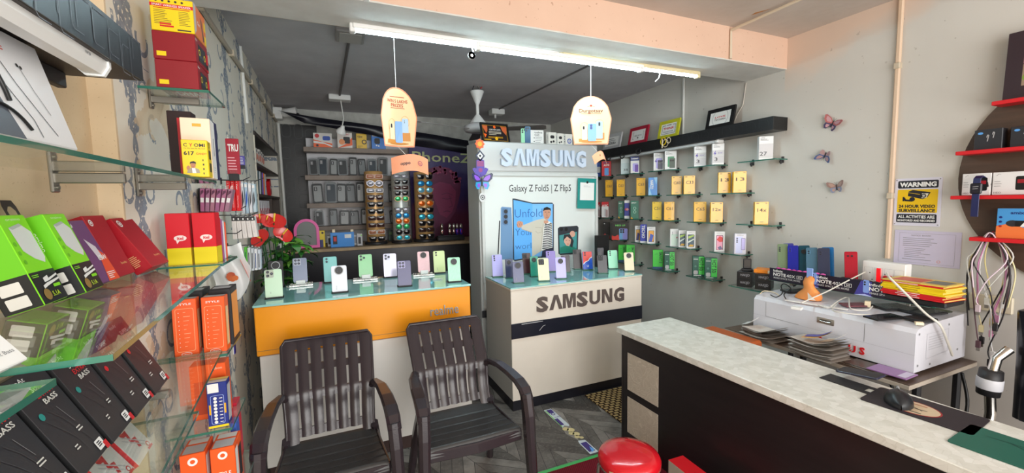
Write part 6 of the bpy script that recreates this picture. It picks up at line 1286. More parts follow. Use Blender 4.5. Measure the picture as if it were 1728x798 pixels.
wbox('white carton with an orange screen left of the narrow blue one', 4, 1072, 1082, 381, WBX, wpic(mat(230, 170, 80, .3), NAVY)); wbox('narrow blue carton with upright white lettering', 4, 1081, 1091.5, 378.5, mat(40, 60, 180, .35), {'F': [('tv', 'TECNO', .0, .1, .5, WHITE, .03, .7), ('r', -.5, -.5, .5, -.42, WHITE)]}, xw=2.86); wbox('white carton with an orange and green screen right of the narrow blue one', 4, 1092.5, 1106, 382.5, WBX, wpic(mat(240, 170, 70, .3), mat(60, 90, 190, .3)))
wshelf(4, EVN['c'], 'three white boxes with phone pictures')
wbox('white carton with a pale green phone, left of three on the fourth row', 4, 1131.5, 1145, 386, WBX, {'F': [('rr', -.35, -.45, .4, .2, mat(200, 222, 208, .3), .1), ('tv', 'vivo', -.2, .25, .16, INK, 0, .2), ('c', .32, -.0, .1, mat(200, 130, 140, .4))]}); 
stripy = lambda: {'F': [('rr', -.36, -.42, .36, .3, BLK2, .1), ('rr', -.32, -.4, .32, .28, mat(30, 70, 90, .3), .1), ('p', [(-.32, .05), (.32, .2), (.32, .28), (-.3, .2)], mat(170, 200, 90, .4)), ('p', [(-.32, -.2), (.32, .0), (.32, .06), (-.32, -.1)], mat(220, 230, 220, .4)), ('p', [(-.32, -.4), (.2, -.4), (.32, -.3), (-.1, -.28)], mat(220, 170, 60, .4)), ('para', -.3, .38, .3, .42, GREY, 1, .01, .03)]}
wbox('white carton with a striped teal screen, middle of three on the fourth row', 4, 1146, 1158.5, 388.5, WBX, stripy()); wbox('white carton with a striped teal screen, right of three on the fourth row', 4, 1159.5, 1174, 389.5, WBX, stripy())
wshelf(4, EVN['d'], 'the pink and the lilac white boxes')
wbox('white carton with a pink and red screen at the right of the fourth row', 4, 1206.5, 1223.5, 390.5, WBX, {'F': [('rr', -.33, -.42, .33, .32, BLK2, .12), ('rr', -.29, -.4, .29, .3, mat(232, 150, 180, .3), .1), ('p', [(-.29, .1), (.0, .28), (.29, .2), (.29, .0), (.0, -.02)], mat(220, 50, 50, .4)), ('p', [(-.2, -.3), (.1, -.2), (.29, -.36), (.0, -.4)], mat(110, 100, 140, .4)), ('para', -.3, .4, .3, .44, GREY, 1, .01, .03)]}); wbox('lilac white carton with a pale violet phone at the end of the fourth row', 4, 1240.5, 1259.5, 394, mat(222, 220, 232, .35), {'F': [('rr', -.4, -.45, .2, .36, mat(200, 206, 244, .3), .12), ('c', -.28, .27, .07, INK), ('c', -.28, .18, .07, INK), ('c', -.28, .09, .07, INK), ('rr', .08, -.3, .42, .28, mat(70, 60, 130, .3), .12), ('rr', .11, -.28, .39, .26, mat(190, 180, 236, .3), .1), ('para', -.3, .42, .3, .45, GREY, 1, .01, .03)]})
# row 5
wshelf(5, ODD['b'], 'the bright green boxes behind the cream phone')
LG_ = mat(70, 206, 70, .35); sm = lambda t_: {'F': [('tv', t_, .28, .1, .3, mat(20, 100, 60, .4), .01, .6), ('r', -.5, -.5, .5, -.4, mat(30, 70, 120, .4)), ('l', [(-.3, .26), (-.1, .3), (.0, .27)], .03, DGREEN)], 'L': [('r', -.5, -.5, .5, .5, mat(40, 110, 70, .4))]}
wbox('bright green carton, left of two behind the cream phone', 5, 1044, 1056, 413, LG_, sm('SMART 8')); wbox('bright green carton, right of two behind the cream phone', 5, 1057.5, 1071, 413, LG_, sm('SMART 8'))
wshelf(5, ODD['c'], 'a bright and a dark green box low in the middle')
wbox('bright green carton low in the middle of the wall', 5, 1102.5, 1119, 421.5, LG_, sm('SMART 8')); 
hot = lambda t_: {'F': [('r', .02, -.4, .49, .48, mat(80, 220, 90, .35)), ('tv', t_, .24, .1, .36, mat(16, 56, 40, .4), .02, .62), ('rr', -.42, -.4, -.05, -.2, LGREY, .3), ('o', -.25, .0, .05, .08, mat(120, 180, 160, .4)), ('r', -.44, .34, -.05, .37, WHITE), ('r', -.4, -.46, .2, -.43, WHITE)]}
HTB = mat(26, 92, 78, .35)
wbox('dark green carton beside the bright green one low in the middle', 5, 1122.5, 1139, 424.5, HTB, hot('HOT 50i'))
wshelf(5, ODD['d'], 'the two dark green boxes at the lower right')
wbox('dark green carton with a bright stripe, left of the pair at the lower right', 5, 1170.5, 1189.5, 432, HTB, hot('HOT 50i')); wbox('dark green carton with a bright stripe, right of the pair at the lower right', 5, 1191.5, 1211.5, 435, HTB, hot('HOT 50i'))
# black stack on the deeper shelf
ROWZ[6] = .868
wshelf(6, 1.83, 'the stack of four black boxes by the banner', .285, .34)
BKS = 'black boxes stacked by the paper banner'
tx = {'F': [('t', 'HAKJJD', .05, .1, .32, mat(160, 160, 166, .4), .0, .6)], 'L': [('t', 'HAKJJD', .0, .1, .32, mat(160, 160, 166, .4), .0, .6)]}
for i, (x, y, z, lab) in enumerate(((2.70, 2.045, 0, 'flat black box, bottom of the far pile by the banner'), (2.70, 2.045, 1, 'flat black box, top of the far pile by the banner'), (2.725, 1.925, 0, 'flat black box, bottom of the near pile by the banner'), (2.725, 1.925, 1, 'flat black box, top of the near pile under the orange box'))):
    carton('power_bank_box', lab, 'box', T((x, y, .8685+z*.0535)) @ RZ(-64), .095, .12, .053, BKB, {'F': tx['F']}, BKS)
carton('power_bank_box', 'flat orange box lying on the black pile by the banner', 'box', T((2.75, 1.925, .8685+.1075)) @ RZ(-66), .14, .11, .025, mat(240, 140, 40, .4), {'F': [('r', .1, -.4, .4, .4, CREAM)]})
t = thing('smartwatch_stand', 'small black watch on its charging stand behind the orange box', 'watch', T((2.715, 2.05, .8685+.1078)) @ RZ(-50)); b = MB(); b.box(-.035, .035, -.03, .03, 0, .012, BLK2, .003); b.build('base', t); b = MB(); b.M = T((0, 0, .012)) @ RX(-10); b.box(-.026, .026, -.006, .006, 0, .072, BLK2, .005); b.M = b.M @ frame((0, -.0065, .038), (1, 0, 0), (0, 0, 1)); b.poly(rrect(.042, .05, .006), mat(50, 54, 60, .1), .0004); b.build('watch_face', t, recalc=False)
# ================================================================== black ledge with tilted frames on the right wall
ZK = 2.045
t = thing('wall_ledge', 'long black wall ledge carrying the tilted picture frames', 'ledge', (XR, 1.95, ZK-.09))
b = MB(); b.box(-.15, -.001, 0, 2.62, 0, .09, BLACK, .002); b.box(-.1515, -.15, 0, 2.62, 0, .09, m_bp); b.M = frame((-.152, 1.3, .045), (0, -1, 0), (0, 0, 1)); rr = random.Random(8)
for i in range(12): u = .1+i*.1; b.line([(u, -.02), (u, .03), (u+.05, .03), (u+.07, .01), (u+.07, -.02)], .002, mat(52, 52, 56, .4))
b.build('board', t, recalc=False)
t = thing('batten_lamp', 'unlit white batten lamp under the far part of the black ledge', 'lamp', (XR-.10, 2.42, ZK-.0905-.024)); 
b = MB(); b.box(-.03, .03, 0, 1.42, 0, .0235, mat(214, 218, 220, .4), .005); b.build('housing', t); b = MB(); b.box(-.034, .034, -.012, .012, -.002, .0235, WHITE, .003); b.build('end_cap', t)
def tilted_frame(label, px0, px1, pt, pb, m, fn, x=2.86, tilt=12):
    A = onx(px0, pb, x); B = onx(px1, pb, x); w = A.y-B.y; h = onx((px0+px1)/2-4, pt, x).z-ZK
    t = thing('picture_frame', label, 'picture frame', T((x-.02, (A.y+B.y)/2, ZK+.001)) @ RZ(-90) @ RX(-tilt), 'tilted picture frames on the black ledge'); e = .1*w+.005
    b = MB(); b.M = RX(90)
    for (x0, y0, x1, y1) in ((-w/2, 0, w/2, e), (-w/2, h-e, w/2, h), (-w/2, e, -w/2+e, h-e), (w/2-e, e, w/2, h-e)): b.prism([(x0, y0), (x1, y0), (x1, y1), (x0, y1)], -.012, .004, m)
    b.build('frame', t); b = MB(); b.box(-w/2+e, w/2-e, .0, .008, e, h-e, WHITE); b.M = frame((0, -.0006, h/2), (1, 0, 0), (0, 0, 1)); draw(b, w-2*e, h-2*e, fn); b.build('print', t, recalc=False)
tilted_frame('grey frame with printed text, furthest along the black ledge', 1020, 1048, 226, 253, LGREY, [('para', -.4, -.4, .4, .3, GREY, 3, .06, .18), ('t', 'RULES', 0, -.2, .16, INK, .01, .6)])
tilted_frame('red picture frame reading BELIEVE on the black ledge', 1062, 1093, 214, 246, mat(168, 24, 52, .4), [('t', 'BELIEVE', 0, .0, .12, GREY, .01, .5), ('l', [(-.3, .3), (-.36, .3), (-.36, -.3), (-.3, -.3)], .02, GREY), ('l', [(.3, .3), (.36, .3), (.36, -.3), (.3, -.3)], .02, GREY), ('c', 0, -.22, .04, INK)])
tilted_frame('lime yellow picture frame reading THINK on the black ledge', 1112, 1146, 203, 238, mat(198, 194, 40, .4), [('t', 'THINK', 0, .08, .2, RED, .02, .7), ('t', 'POSITIVE', 0, -.22, .11, INK, .01, .6), ('l', [(-.2, .34), (-.42, .34), (-.42, -.38), (.42, -.38), (.42, .34), (.25, .34)], .02, INK), ('r', -.15, .33, .15, .38, INK)])
tilted_frame('black picture frame reading LOVE TO LEARN on the black ledge', 1193, 1239, 182, 223, BLACK, [('o', 0, 0, .36, .385, LGREY), ('t', 'LOVE', 0, .08, .14, RED, .02, .5), ('t', 'TO LEARN', 0, -.12, .14, INK, .015, .52)])
for i, (px, py, m) in enumerate(((1027, 262, BLK2), (1050, 258, BLK2), (1077, 250, BLK2))):
    p = onx(px, py, 2.79); b = MB(); b.tube([(.01, 0, 0.0)]+[(0, .035*cos(a), .0-.035*sin(a)-.02) for a in [pi*k/10 for k in range(11)]], .006, m, 6); tag(b.build('cable_loop', None, T(p)), 'small black cable loop hanging below the black ledge, %s from the tower' % ordn[i], 'cable', 'cable loops under the black ledge')
p = onx(1122, 238, 2.785); b = MB(); b.M = frame(tuple(p), (0, -1, 0), (0, 0, 1)); b.ring(-.02, 0, .028, .036, YEL, .002, 20); b.ring(-.02, 0, .028, .036, YEL, -.002, 20); b.ring(.01, -.02, .03, .036, CREAM, .004, 20); b.ring(.05, -.0, .02, .028, CREAM, .005, 20); b.tube([(-.03, .02, 0), (-.03, -.06, .004)], .004, CREAM); tag(b.build('bracelet_bunch'), 'yellow and cream rings hooked on the front of the black ledge', 'rings')

# ================================================================== butterflies, warning sign, notice on the right wall
for i, (px, py, s, a, A_, B_, C_, lab) in enumerate(((1404, 208, .058, -30, mat(200, 120, 120, .3, .4), mat(216, 170, 180, .3, .4), mat(90, 84, 120, .3, .5), 'pink and violet foil butterfly, topmost of three on the white wall'), (1391, 263, .05, 160, mat(90, 110, 160, .3, .4), mat(196, 160, 160, .3, .5), mat(190, 160, 165, .3, .4), 'blue and rose foil butterfly, middle of three on the white wall'), (1411, 315, .05, 8, mat(160, 130, 125, .3, .4), mat(190, 160, 150, .3, .5), mat(140, 150, 180, .3, .4), 'brown and grey foil butterfly, lowest of three on the white wall'))):
    p = onx(px, py, XR-.012); b = MB(); b.M = frame(tuple(p), (0, -1, 0), (0, 0, 1)) @ Matrix.Rotation(R(a), 4, 'Z') @ T((0, 0, -.006)); butterfly(b, s, A_, B_, C_, .35); b.M = b.M; b.cyl((0, -.4*s, -.004), (0, .2*s, -.004), .07*s, INK, 6); tag(b.build('wall_butterfly'), lab, 'butterfly', 'foil butterflies on the white wall')
def wallframe(px, py, x=XR-.003): p = onx(px, py, x); return frame(tuple(p), (0, -1, 0), (0, 0, 1)), p
F_, p = wallframe(1547, 341); w, h = .20, .262
t = thing('warning_sign', 'white, yellow and black WARNING camera surveillance sign on the white wall', 'sign', F_)
b = MB(); b.prism(rrect(w, h, .006, 3), -.0028, 0, mat(214, 212, 226, .4)); b.build('plate', t); b = MB(); BK = mat(30, 30, 40, .4)
draw(b, w, h, [('rr', -.43, .29, .43, .45, BK, .15), ('rr', -.43, -.22, .43, .265, mat(232, 190, 14, .4), .04), ('rr', -.43, -.43, .43, -.25, BK, .12),
    ('t', 'WARNING', 0, .37, .09, WHITE, .05, .78), ('t', '24 HOUR VIDEO', 0, -.085, .062, BK, .045, .78), ('t', 'SURVEILLANCE', 0, -.175, .062, BK, .045, .78), ('t', 'ALL ACTIVITIES ARE', 0, -.305, .062, WHITE, .025, .78), ('t', 'MONITORED AND RECORDED', 0, -.385, .042, WHITE, .03, .8),
    ('p', [(-.19, .22), (-.1, .255), (.28, .2), (.22, .1), (.12, .06), (-.2, .13)], BK), ('p', [(.1, .18), (.24, .18), (.2, .09), (.1, .08)], mat(226, 220, 200, .4)), ('c', .14, .13, .055, BK), ('c', .14, .13, .03, LGREY), ('l', [(-.19, .2), (.06, .16)], .012, mat(232, 190, 14, .4)), ('l', [(-.1, .1), (-.1, .03), (-.26, .04), (-.28, .09)], .05, BK), ('r', -.31, .02, -.27, .11, BK), ('c', -.1, .06, .06, BK)])
b.M = I4
for sx in (-1, 1):
    for sy in (-1, 1): b.circ(sx*w*.46, sy*h*.465, .003, GREY, .0015, 8)
b.build('printed_face', t, recalc=False)
F_, p = wallframe(1562, 419); w, h = .276, .188
b = MB(); b.M = F_; b.prism([(-w/2, -h/2), (w/2, -h/2), (w/2, h/2), (-w/2, h/2)], -.0015, 0, mat(200, 194, 216, .3, coat=.4)); draw(b, w, h, [('l', [(-.42, -.44), (.42, -.44), (.42, .42), (-.42, .42), (-.42, -.44)], .003, GREY), ('t', 'NOTICE  BOARD', -.08, .36, .04, GREY, 0, .3), ('para', -.36, .05, .36, .28, GREY, 4, .012, .055), ('para', -.33, -.3, .1, -.02, GREY, 9, .01, .05), ('para', -.36, -.38, .1, -.34, GREY, 2, .012, .05), ('o', .2, -.36, .02, .028, mat(220, 150, 140, .5))]); tag(b.build('notice_sheet', recalc=False), 'pale lilac laminated notice sheet under the warning sign', 'notice')

# ================================================================== round wooden wall panel with red shelves
PYC, PZC, PR = .53, 1.572, .528
def dwood(x, y, z): return xmix(xnoise(3, 6, (1, 1.2, 14)), (56, 42, 34), (92, 72, 58))
m_dw = pmat('dark_wood_laminate', dwood, .45)
t = thing('round_wall_shelf', 'big round dark wood wall shelf with red boards at the right edge', 'shelf', (XR, PYC, PZC))
b = MB(); b.M = frame((-.02, 0, 0), (0, -1, 0), (0, 0, 1)); n = 64; b.prism([(PR*cos(2*pi*i/n), PR*sin(2*pi*i/n)) for i in range(n)], -.019, 0, m_dw, CREAM, True); b.build('round_panel', t)
RSH = mat(206, 26, 36, .4); RZS = [(1.915, .94), (1.700, 1.045), (1.485, 1.045), (1.285, .98)]
for z, y in RZS:
    hl = sqrt(max(.01, PR*PR-(z-PZC)**2)); b = MB(); b.box(-.125, -.0205, -hl+.03, min(y-PYC, hl-.005), z-.018-PZC, z-PZC, RSH, .002); b.build('red_board', t)
XD = XR-.075
def dbox(name, label, cat, x0, x1, yt, z, m, pr, d=.05, x=XD, group=None):
    A = onx(x0, 300, x); B = onx(x1, 300, x); w = A.y-B.y; h = onx((x0+x1)/2, yt, x).z-z
    return carton(name, label, cat, T((x+d/2-.01, (A.y+B.y)/2, z+.001)) @ RZ(-90), w, d, h, m, pr, group)
tws = {'F': [('c', -.28, .32, .1, SKY, .06), ('l', [(-.05, .1), (-.02, .22), (.02, .2), (.0, .05), (-.02, -.1)], .03, LGREY), ('l', [(.15, .22), (.18, .34), (.22, .3), (.2, .2), (.18, .05)], .03, LGREY)]}
dbox('earbud_box', 'black earbud box with a blue dot, left one on the second red board', 'box', 1641, 1688, 219, 1.700, mat(42, 44, 50, .35), tws); dbox('earbud_box', 'black earbud box with a blue dot, cut by the right edge', 'box', 1701, 1752, 213, 1.700, mat(42, 44, 50, .35), tws)
wt = {'F': [('para', -.45, -.2, -.2, .1, GREY, 3, .02, .1), ('t', 'HEO', -.35, -.4, .08, GREY, 0, .2), ('l', [(-.4, .35), (-.33, .42), (-.28, .4)], .012, GREY), ('c', .32, -.02, .2, BLK2, .13), ('rr', .12, -.3, .38, .3, BLACK, .2), ('rr', .16, .0, .34, .16, mat(150, 30, 40, .3), .1), ('p', [(.36, -.35), (.44, -.1), (.38, .2), (.5, .1), (.5, -.2)], WHITE)]}
dbox('smartwatch_box', 'white watch box behind the hanging blue watch', 'box', 1626, 1674.5, 293, 1.485, WBX, wt); dbox('smartwatch_box', 'white watch box with a red watch face at the right edge', 'box', 1677, 1742, 290, 1.485, WBX, wt)
p = onx(1650, 290, XR-.135); t = thing('smartwatch', 'dark blue watch with a hanging strap draped over the third red board', 'watch', T((XR-.132, p.y, 1.485)) @ RZ(-90))
NB = mat(30, 36, 82, .4)
b = MB(); b.sweep([(0, .045, .085), (0, .02, .092), (0, -.002, .08), (0, -.006, .055)], (.026, .004), NB); b.sweep([(0, -.006, .012), (0, -.008, -.03), (0, -.007, -.10)], (.026, .004), NB); b.build('strap', t); b = MB(); b.box(-.02, .02, -.014, -.002, .008, .058, BLACK, .004); b.M = frame((0, -.0145, .033), (1, 0, 0), (0, 0, 1)); b.poly(rrect(.032, .042, .006), mat(36, 36, 44, .1), .0002); b.line([(-.01, .008), (.01, .01)], .0015, LGREY, .0005); b.line([(-.01, -.002), (.008, 0)], .0015, LGREY, .0005); b.build('watch_case', t, recalc=False)
p = onx(1704, 170, XD); carton('photo_frame', 'thick dark frame with a pink and green photo on the topmost red board', 'frame', T((XD, p.y-.07, 1.916)) @ RZ(-90) @ RX(-4), .18, .03, .30, mat(48, 34, 42, .4), {'F': [('r', -.2, -.32, .5, .36, mat(170, 120, 126, .4)), ('r', -.2, -.32, .5, .0, mat(150, 130, 110, .4)), ('c', -.1, -.2, .1, mat(120, 150, 60, .4)), ('r', -.2, -.005, .5, .005, BLK2), ('c', .1, -.1, .1, mat(220, 200, 150, .4))]})
dbox('phone_holder_box', 'blue and orange box with a black phone holder at the lower right edge', 'box', 1689, 1748, 352, 1.285, mat(70, 150, 214, .4), {'F': [('p', [(-.5, -.5), (.5, -.5), (.5, -.2), (-.1, .0), (-.5, -.1)], mat(230, 120, 60, .4)), ('c', -.02, .0, .2, INK, .14), ('r', .05, -.1, .35, .1, BLACK), ('t', 'amix', .1, .36, .1, NAVY, .02, .4), ('c', -.38, .2, .05, NAVY), ('c', -.38, .05, .05, NAVY), ('c', -.38, -.1, .05, mat(170, 40, 40, .4)), ('p', [(.2, -.1), (.5, .3), (.5, -.1)], WHITE)], 'T': [('r', -.45, -.4, .45, .4, mat(200, 196, 176, .5))]}, .05, XD)
# hanging cables on a hook
p = onx(1681, 398, XR-.03); t = thing('cable_bundle', 'bundle of pink, yellow, black and white charging cables hanging on a wall hook', 'cables', (XR-.02, p.y, p.z))
b = MB(); b.tube([(.02, 0, .01), (-.03, 0, .008), (-.045, 0, .02)], .004, RED); b.build('hook', t); rr = random.Random(4)
cc = [((224, 150, 190), .46), ((226, 214, 150), .40), ((30, 28, 32), .50), ((220, 220, 220), .56), ((200, 140, 180), .38), ((226, 216, 170), .44), ((26, 24, 28), .60), ((90, 60, 70), .52), ((206, 206, 200), .30), ((40, 36, 40), .42), ((226, 208, 220), .34)]
for i, (c, l) in enumerate(cc):
    s = -1 if i % 2 else 1; k = rr.uniform(.035, .085); o = rr.uniform(-.012, .012); e = rr.uniform(-.05, .03); x = -.03-.003*i
    pts = [(x, s*k*.8, -l*.75), (x, s*k, -l*.4), (x-.004, s*k*.7, -.08), (x-.006, s*k*.25, .004), (x-.006, 0, .016), (x-.004, -s*k*.3, -.01), (x, -s*k*.8+o, -l*.3), (x-.004, -s*k*.4+e, -l*.62), (x, e+.01, -l*.9), (x, e, -l)]
    sm_ = []
    P = [Vector(q) for q in pts]; P = [P[0]]+P+[P[-1]]
    for j in range(1, len(P)-2):
        for q in range(5):
            u = q/5; sm_.append(tuple(.5*((2*P[j])+(-P[j-1]+P[j+1])*u+(2*P[j-1]-5*P[j]+4*P[j+1]-P[j+2])*u*u+(-P[j-1]+3*P[j]-3*P[j+1]+P[j+2])*u**3)))
    b = MB(); b.tube(sm_, .0028, mat(*c, .45), 6); cb = b.build('cable', t)
    q = sm_[-1]; b = MB(); b.box(q[0]-.005, q[0]+.005, q[1]-.009, q[1]+.009, q[2]-.035, q[2], mat(*c, .45), .002); b.box(q[0]-.003, q[0]+.003, q[1]-.006, q[1]+.006, q[2]-.05, q[2]-.035, STEEL); b.build('plug', cb)
p = onx(1670, 512, XR-.02); t = thing('switch_board', 'small cream wall socket half hidden behind the hanging cables', 'socket', (XR-.002, p.y, p.z))
b = MB(); b.box(-.018, 0, -.075, .075, -.04, .04, mat(214, 204, 180, .45), .004); b.build('plate', t); b = MB()
for k in (-.045, 0.0): b.box(-.021, -.0175, k-.01, k+.01, -.015, .015, WHITE, .002)
b.build('switch', t)

# ================================================================== banner shelf with second-hand phones
XB = 2.655; ZB = .953
t = thing('glass_shelf', 'long glass shelf on the white wall behind the paper phone banner', 'shelf', T((XR, 1.43, ZB)) @ RZ(-90))
b = MB(); b.box(-.42, .42, -.29, -.002, -.008, 0, GLASS); b.add([(-.42, -.2904, -.008), (.42, -.2904, -.008), (.42, -.2904, 0), (-.42, -.2904, 0)], [(0, 1, 2, 3)], GEDGE); b.add([(.4204, -.29, -.008), (.4204, -.002, -.008), (.4204, -.002, 0), (.4204, -.29, 0)], [(0, 1, 2, 3)], GEDGE); b.build('glass_panel', t, recalc=False)
for x in (-.3, .3): c = MB(); c.box(x-.008, x+.008, -.25, -.001, -.03, -.0085, STEEL, .002); c.box(x-.008, x+.008, -.012, -.001, -.2, -.03, BLK2, .002); c.build('bracket', t)
BL0, BL1 = 1.84, 1.02
t = thing('paper_banner', 'black paper banner strip with repeated white lettering along the glass shelf edge', 'banner', T((XB, (BL0+BL1)/2, ZB)) @ RZ(-90)); L_ = BL0-BL1
BNK = mat(26, 24, 44, .35); BNV = mat(66, 64, 150, .35)
b = MB(); b.box(-L_/2, L_/2, -.003, -.0005, -.004, .078, BNK); b.M = frame((0, -.0034, .037), (1, 0, 0), (0, 0, 1))
for i in range(3):
    u = -L_/2+.115+i*(L_-.02)/3
    b.text('Infinix', u-.088, .026, .015, WHITE, .02, .062, 'L', .0004); b.text('NOTE', u-.088, .003, .02, WHITE, .03, .082, 'L', .0004); b.text('40X', u-.002, .003, .02, WHITE, .0, .055, 'L', .0004); b.line([(u+.062, -.007), (u+.095, -.007), (u+.095, .012), (u+.062, .012), (u+.062, -.007)], .002, WHITE, .0004); b.text('5G', u+.0785, .003, .011, WHITE, .02, .018, 'C', .0004)
    b.text('MAKE SPACE FOR MORE', u+.0, -.02, .011, LGREY, .02, .17, 'C', .0004)
    if i < 2: b.poly([(u+.11, -.041), (u+.19, -.041), (u+.19, .041), (u+.14, .041)], BNV, .0002); b.poly(rrect(.028, .07, .006, 3, u+.165, .012), mat(130, 160, 226, .25), .0005); b.circ(u+.158, .035, .005, INK, .0007, 10); b.circ(u+.158, .022, .005, INK, .0007, 10); b.poly([(u+.11, -.041), (u+.16, -.03), (u+.2, -.041)], mat(180, 190, 240, .4), .0006)
b.build('sheet', t, recalc=False)
PKM = mat(220, 90, 170, .6)
b = MB(); rr = random.Random(6)
for k in range(9): b.M = T((XB+.024+rr.uniform(-.003, .003), 1.80-k*.034, ZB+.062)); b.lathe([(.004, -.06), (.016, -.03), (.019, 0), (.014, .016), (.004, .02)], PKM if k % 3 else mat(196, 60, 150, .6), 10)
b.M = I4; tag(b.build('foam_strip'), 'crumpled pink foam strip the used phones stand in, behind the banner', 'foam', kind='stuff')
b = MB()
for k in range(10): b.M = T((XB+.024+rr.uniform(-.003, .003), 1.42-k*.026, ZB+.062)); b.lathe([(.004, -.06), (.015, -.03), (.018, 0), (.013, .014), (.004, .017)], BLK2, 9)
b.M = I4; tag(b.build('cloth_strip'), 'crumpled black cloth strip behind the middle of the banner', 'cloth', kind='stuff')
GU = 'used phones behind the paper banner'
def used(desc, x0, x1, yt, yb, m, cam, cm=None, back=0):
    x = XB+.06+back*1.5; A = onx((x0+x1)/2, yb, x); h = (onx((x0+x1)/2, yt, x+.03).z-(ZB+.01)); d = dist(A); w = min(.06, (x1-x0)*d/FPX/.9)
    phone(desc, T((x, A.y, ZB+.012)) @ RZ(-72) @ RX(-11) @ RY(-5), w, max(.14, h), m, cam, GU, cm)
used('olive green used phone, leftmost behind the banner', 1312, 1331, 411, 447, mat(130, 150, 116, .2, .2), 'three', mat(130, 150, 116, .2)); used('violet blue used phone behind the deep blue one', 1322, 1340, 410, 446, mat(80, 80, 170, .15, .2), 'two', mat(80, 80, 170, .2), .03); used('deep blue used phone, second from the left', 1330, 1348, 413.5, 450, mat(44, 50, 170, .15, .3), 'two', mat(44, 50, 170, .2))
used('dark teal used phone in the middle of the banner', 1350, 1366, 413.5, 450, mat(28, 84, 104, .15, .3), 'circle', mat(28, 84, 104, .2), .02); used('steel blue used phone in front of the dark teal one', 1362, 1380, 417, 456, mat(84, 124, 150, .15, .3), 'two', mat(84, 124, 150, .2))
used('bright blue used phone behind the grey one', 1390, 1407, 416.5, 456, mat(40, 120, 190, .12, .4), 'tri', mat(40, 120, 190, .2), .02); used('slate grey used phone in front of the bright blue one', 1383, 1400, 418, 460, mat(60, 66, 90, .2, .2), 'two', mat(60, 66, 90, .2)); used('dark red used phone, rightmost behind the banner', 1428, 1448, 424, 463, mat(176, 30, 50, .25, .1), 'bar', mat(176, 30, 50, .25))
# white extension box, books
p0 = onx(1456, 456, 2.80); p1 = onx(1530, 460, 2.80)
t = thing('extension_board', 'long white extension socket box with a glowing red switch and red plug', 'extension board', T((2.82, (p0.y+p1.y)/2, ZB+.001)) @ RZ(-90)); w = p0.y-p1.y; h = onx(1490, 442, 2.82).z-ZB
b = MB(); b.box(-w/2, w/2, -.03, .03, 0, h, WHITE, .004); b.M = frame((0, -.0304, h/2), (1, 0, 0), (0, 0, 1))
for k in (-.34, -.1, .14, .36): b.line([(k*w-.1*w, -.32*h), (k*w+.1*w, -.32*h), (k*w+.1*w, .3*h), (k*w-.1*w, .3*h), (k*w-.1*w, -.32*h)], .001, LGREY)
for k in (-.3, .05): b.circ(k*w, .12*h, .003, INK); b.circ(k*w+.012, -.1*h, .003, INK)
b.build('housing', t, recalc=False); b = MB(); b.box(-.14*w, -.04*w, -.036, -.0305, h*.2, h*.8, mat(230, 20, 30, .3, emit=.5), .002); b.build('switch', t); b = MB(); b.box(.06*w, .24*w, -.06, -.0305, h*.1, h*.6, mat(190, 30, 40, .35), .006); b.build('plug', t)
BK_ = 'magazines stacked at the right end of the banner shelf'
xb, yb_ = 2.71, 1.085; zz = ZB+.032; z0b = zz
cols = [(RED, 'red', .009), (RED, 'red', .009), (RED, 'red', .009), (YEL, 'yellow', .008), (YEL, 'yellow', .012), (YEL, 'yellow', .009), (YEL, 'yellow', .008), (RED, 'red', .008), (mat(226, 196, 90, .4), 'pale yellow', .006)]
on2 = ['bottom', 'second', 'third', 'fourth', 'middle', 'sixth', 'seventh', 'eighth', 'top']
b = MB(); b.box(-.09, .09, -.12, .12, 0, .029, BLK2, .006); tag(b.build('cable_pouch', None, T((xb+.02, yb_, ZB+.001))), 'black pouch under the magazines at the right end of the banner shelf', 'pouch')
for i, (m, n, th) in enumerate(cols):
    t = thing('magazine', '%s catalogue, %s of the red and yellow stack' % (n, on2[i]+(' from the bottom' if i in (1, 2, 3, 5, 6, 7) else '')), 'magazine', T((xb, yb_+.006*((i*5) % 3-1), zz)) @ RZ(-90+2*((i*7) % 3-1)-3), BK_)
    b = MB(); b.box(-.125, .125, -.085, .085, 0, .0012, m); b.box(-.125, .125, -.085, .085, th-.0014, th-.0004, m); b.box(-.125, -.122, -.085, .085, .0012, th-.0014, m); b.M = frame((0, -.0851, th/2), (1, 0, 0), (0, 0, 1)); b.rect(-.125, -th/2, .125, th/2-.0004, m, 0); b.line([(-.06, 0), (.03, 0)], th*.3, WHITE if m is RED else mat(150, 120, 20, .5), .0004); b.M = I4
    if i == 8: b.M = face(.25, .17, th, 'T')[0]; b.rect(-.1, -.06, .02, .06, mat(210, 90, 60, .5), .0002); b.rect(.03, -.05, .11, .05, mat(120, 120, 110, .5), .0002)
    b.build('cover', t, recalc=False); b = MB(); b.box(-.1215, .122, -.0825, .083, .0013, th-.0015, mat(226, 206, 110, .6)); b.build('pages', t); zz += th

# ================================================================== white machine on a table by the right wall
ZT = .655
TBW = mat(176, 164, 150, .5, vary=.15, bscale=8)
t = thing('work_table', 'thin topped work table along the right wall under the white machine', 'table', (2.63, 1.42, 0))
b = MB(); b.box(-.32, .31, -.475, .475, ZT-.025, ZT-.004, TBW, .002); b.box(-.319, .309, -.474, .474, ZT-.0038, ZT, mat(96, 80, 70, .4)); b.build('table_top', t)
for x, y in ((-.12, -.42), (-.12, .1), (.27, -.42), (.27, .42), (-.12, .42)): b = MB(); b.sweep([(x, y, 0), (x, y, ZT-.026)], (.03, .03), BLK2); b.build('leg', t)
MC = mat(214, 214, 222, .35); MC2 = mat(196, 196, 204, .4)
MX0, MX1, MY0, MY1, MZ0, MZ1 = 2.435, 2.93, .985, 1.785, .672, .868
t = thing('white_machine', 'large white cutting machine with red lettering on the work table', 'machine', (MX0, (MY0+MY1)/2, MZ0)); hl = (MY1-MY0)/2
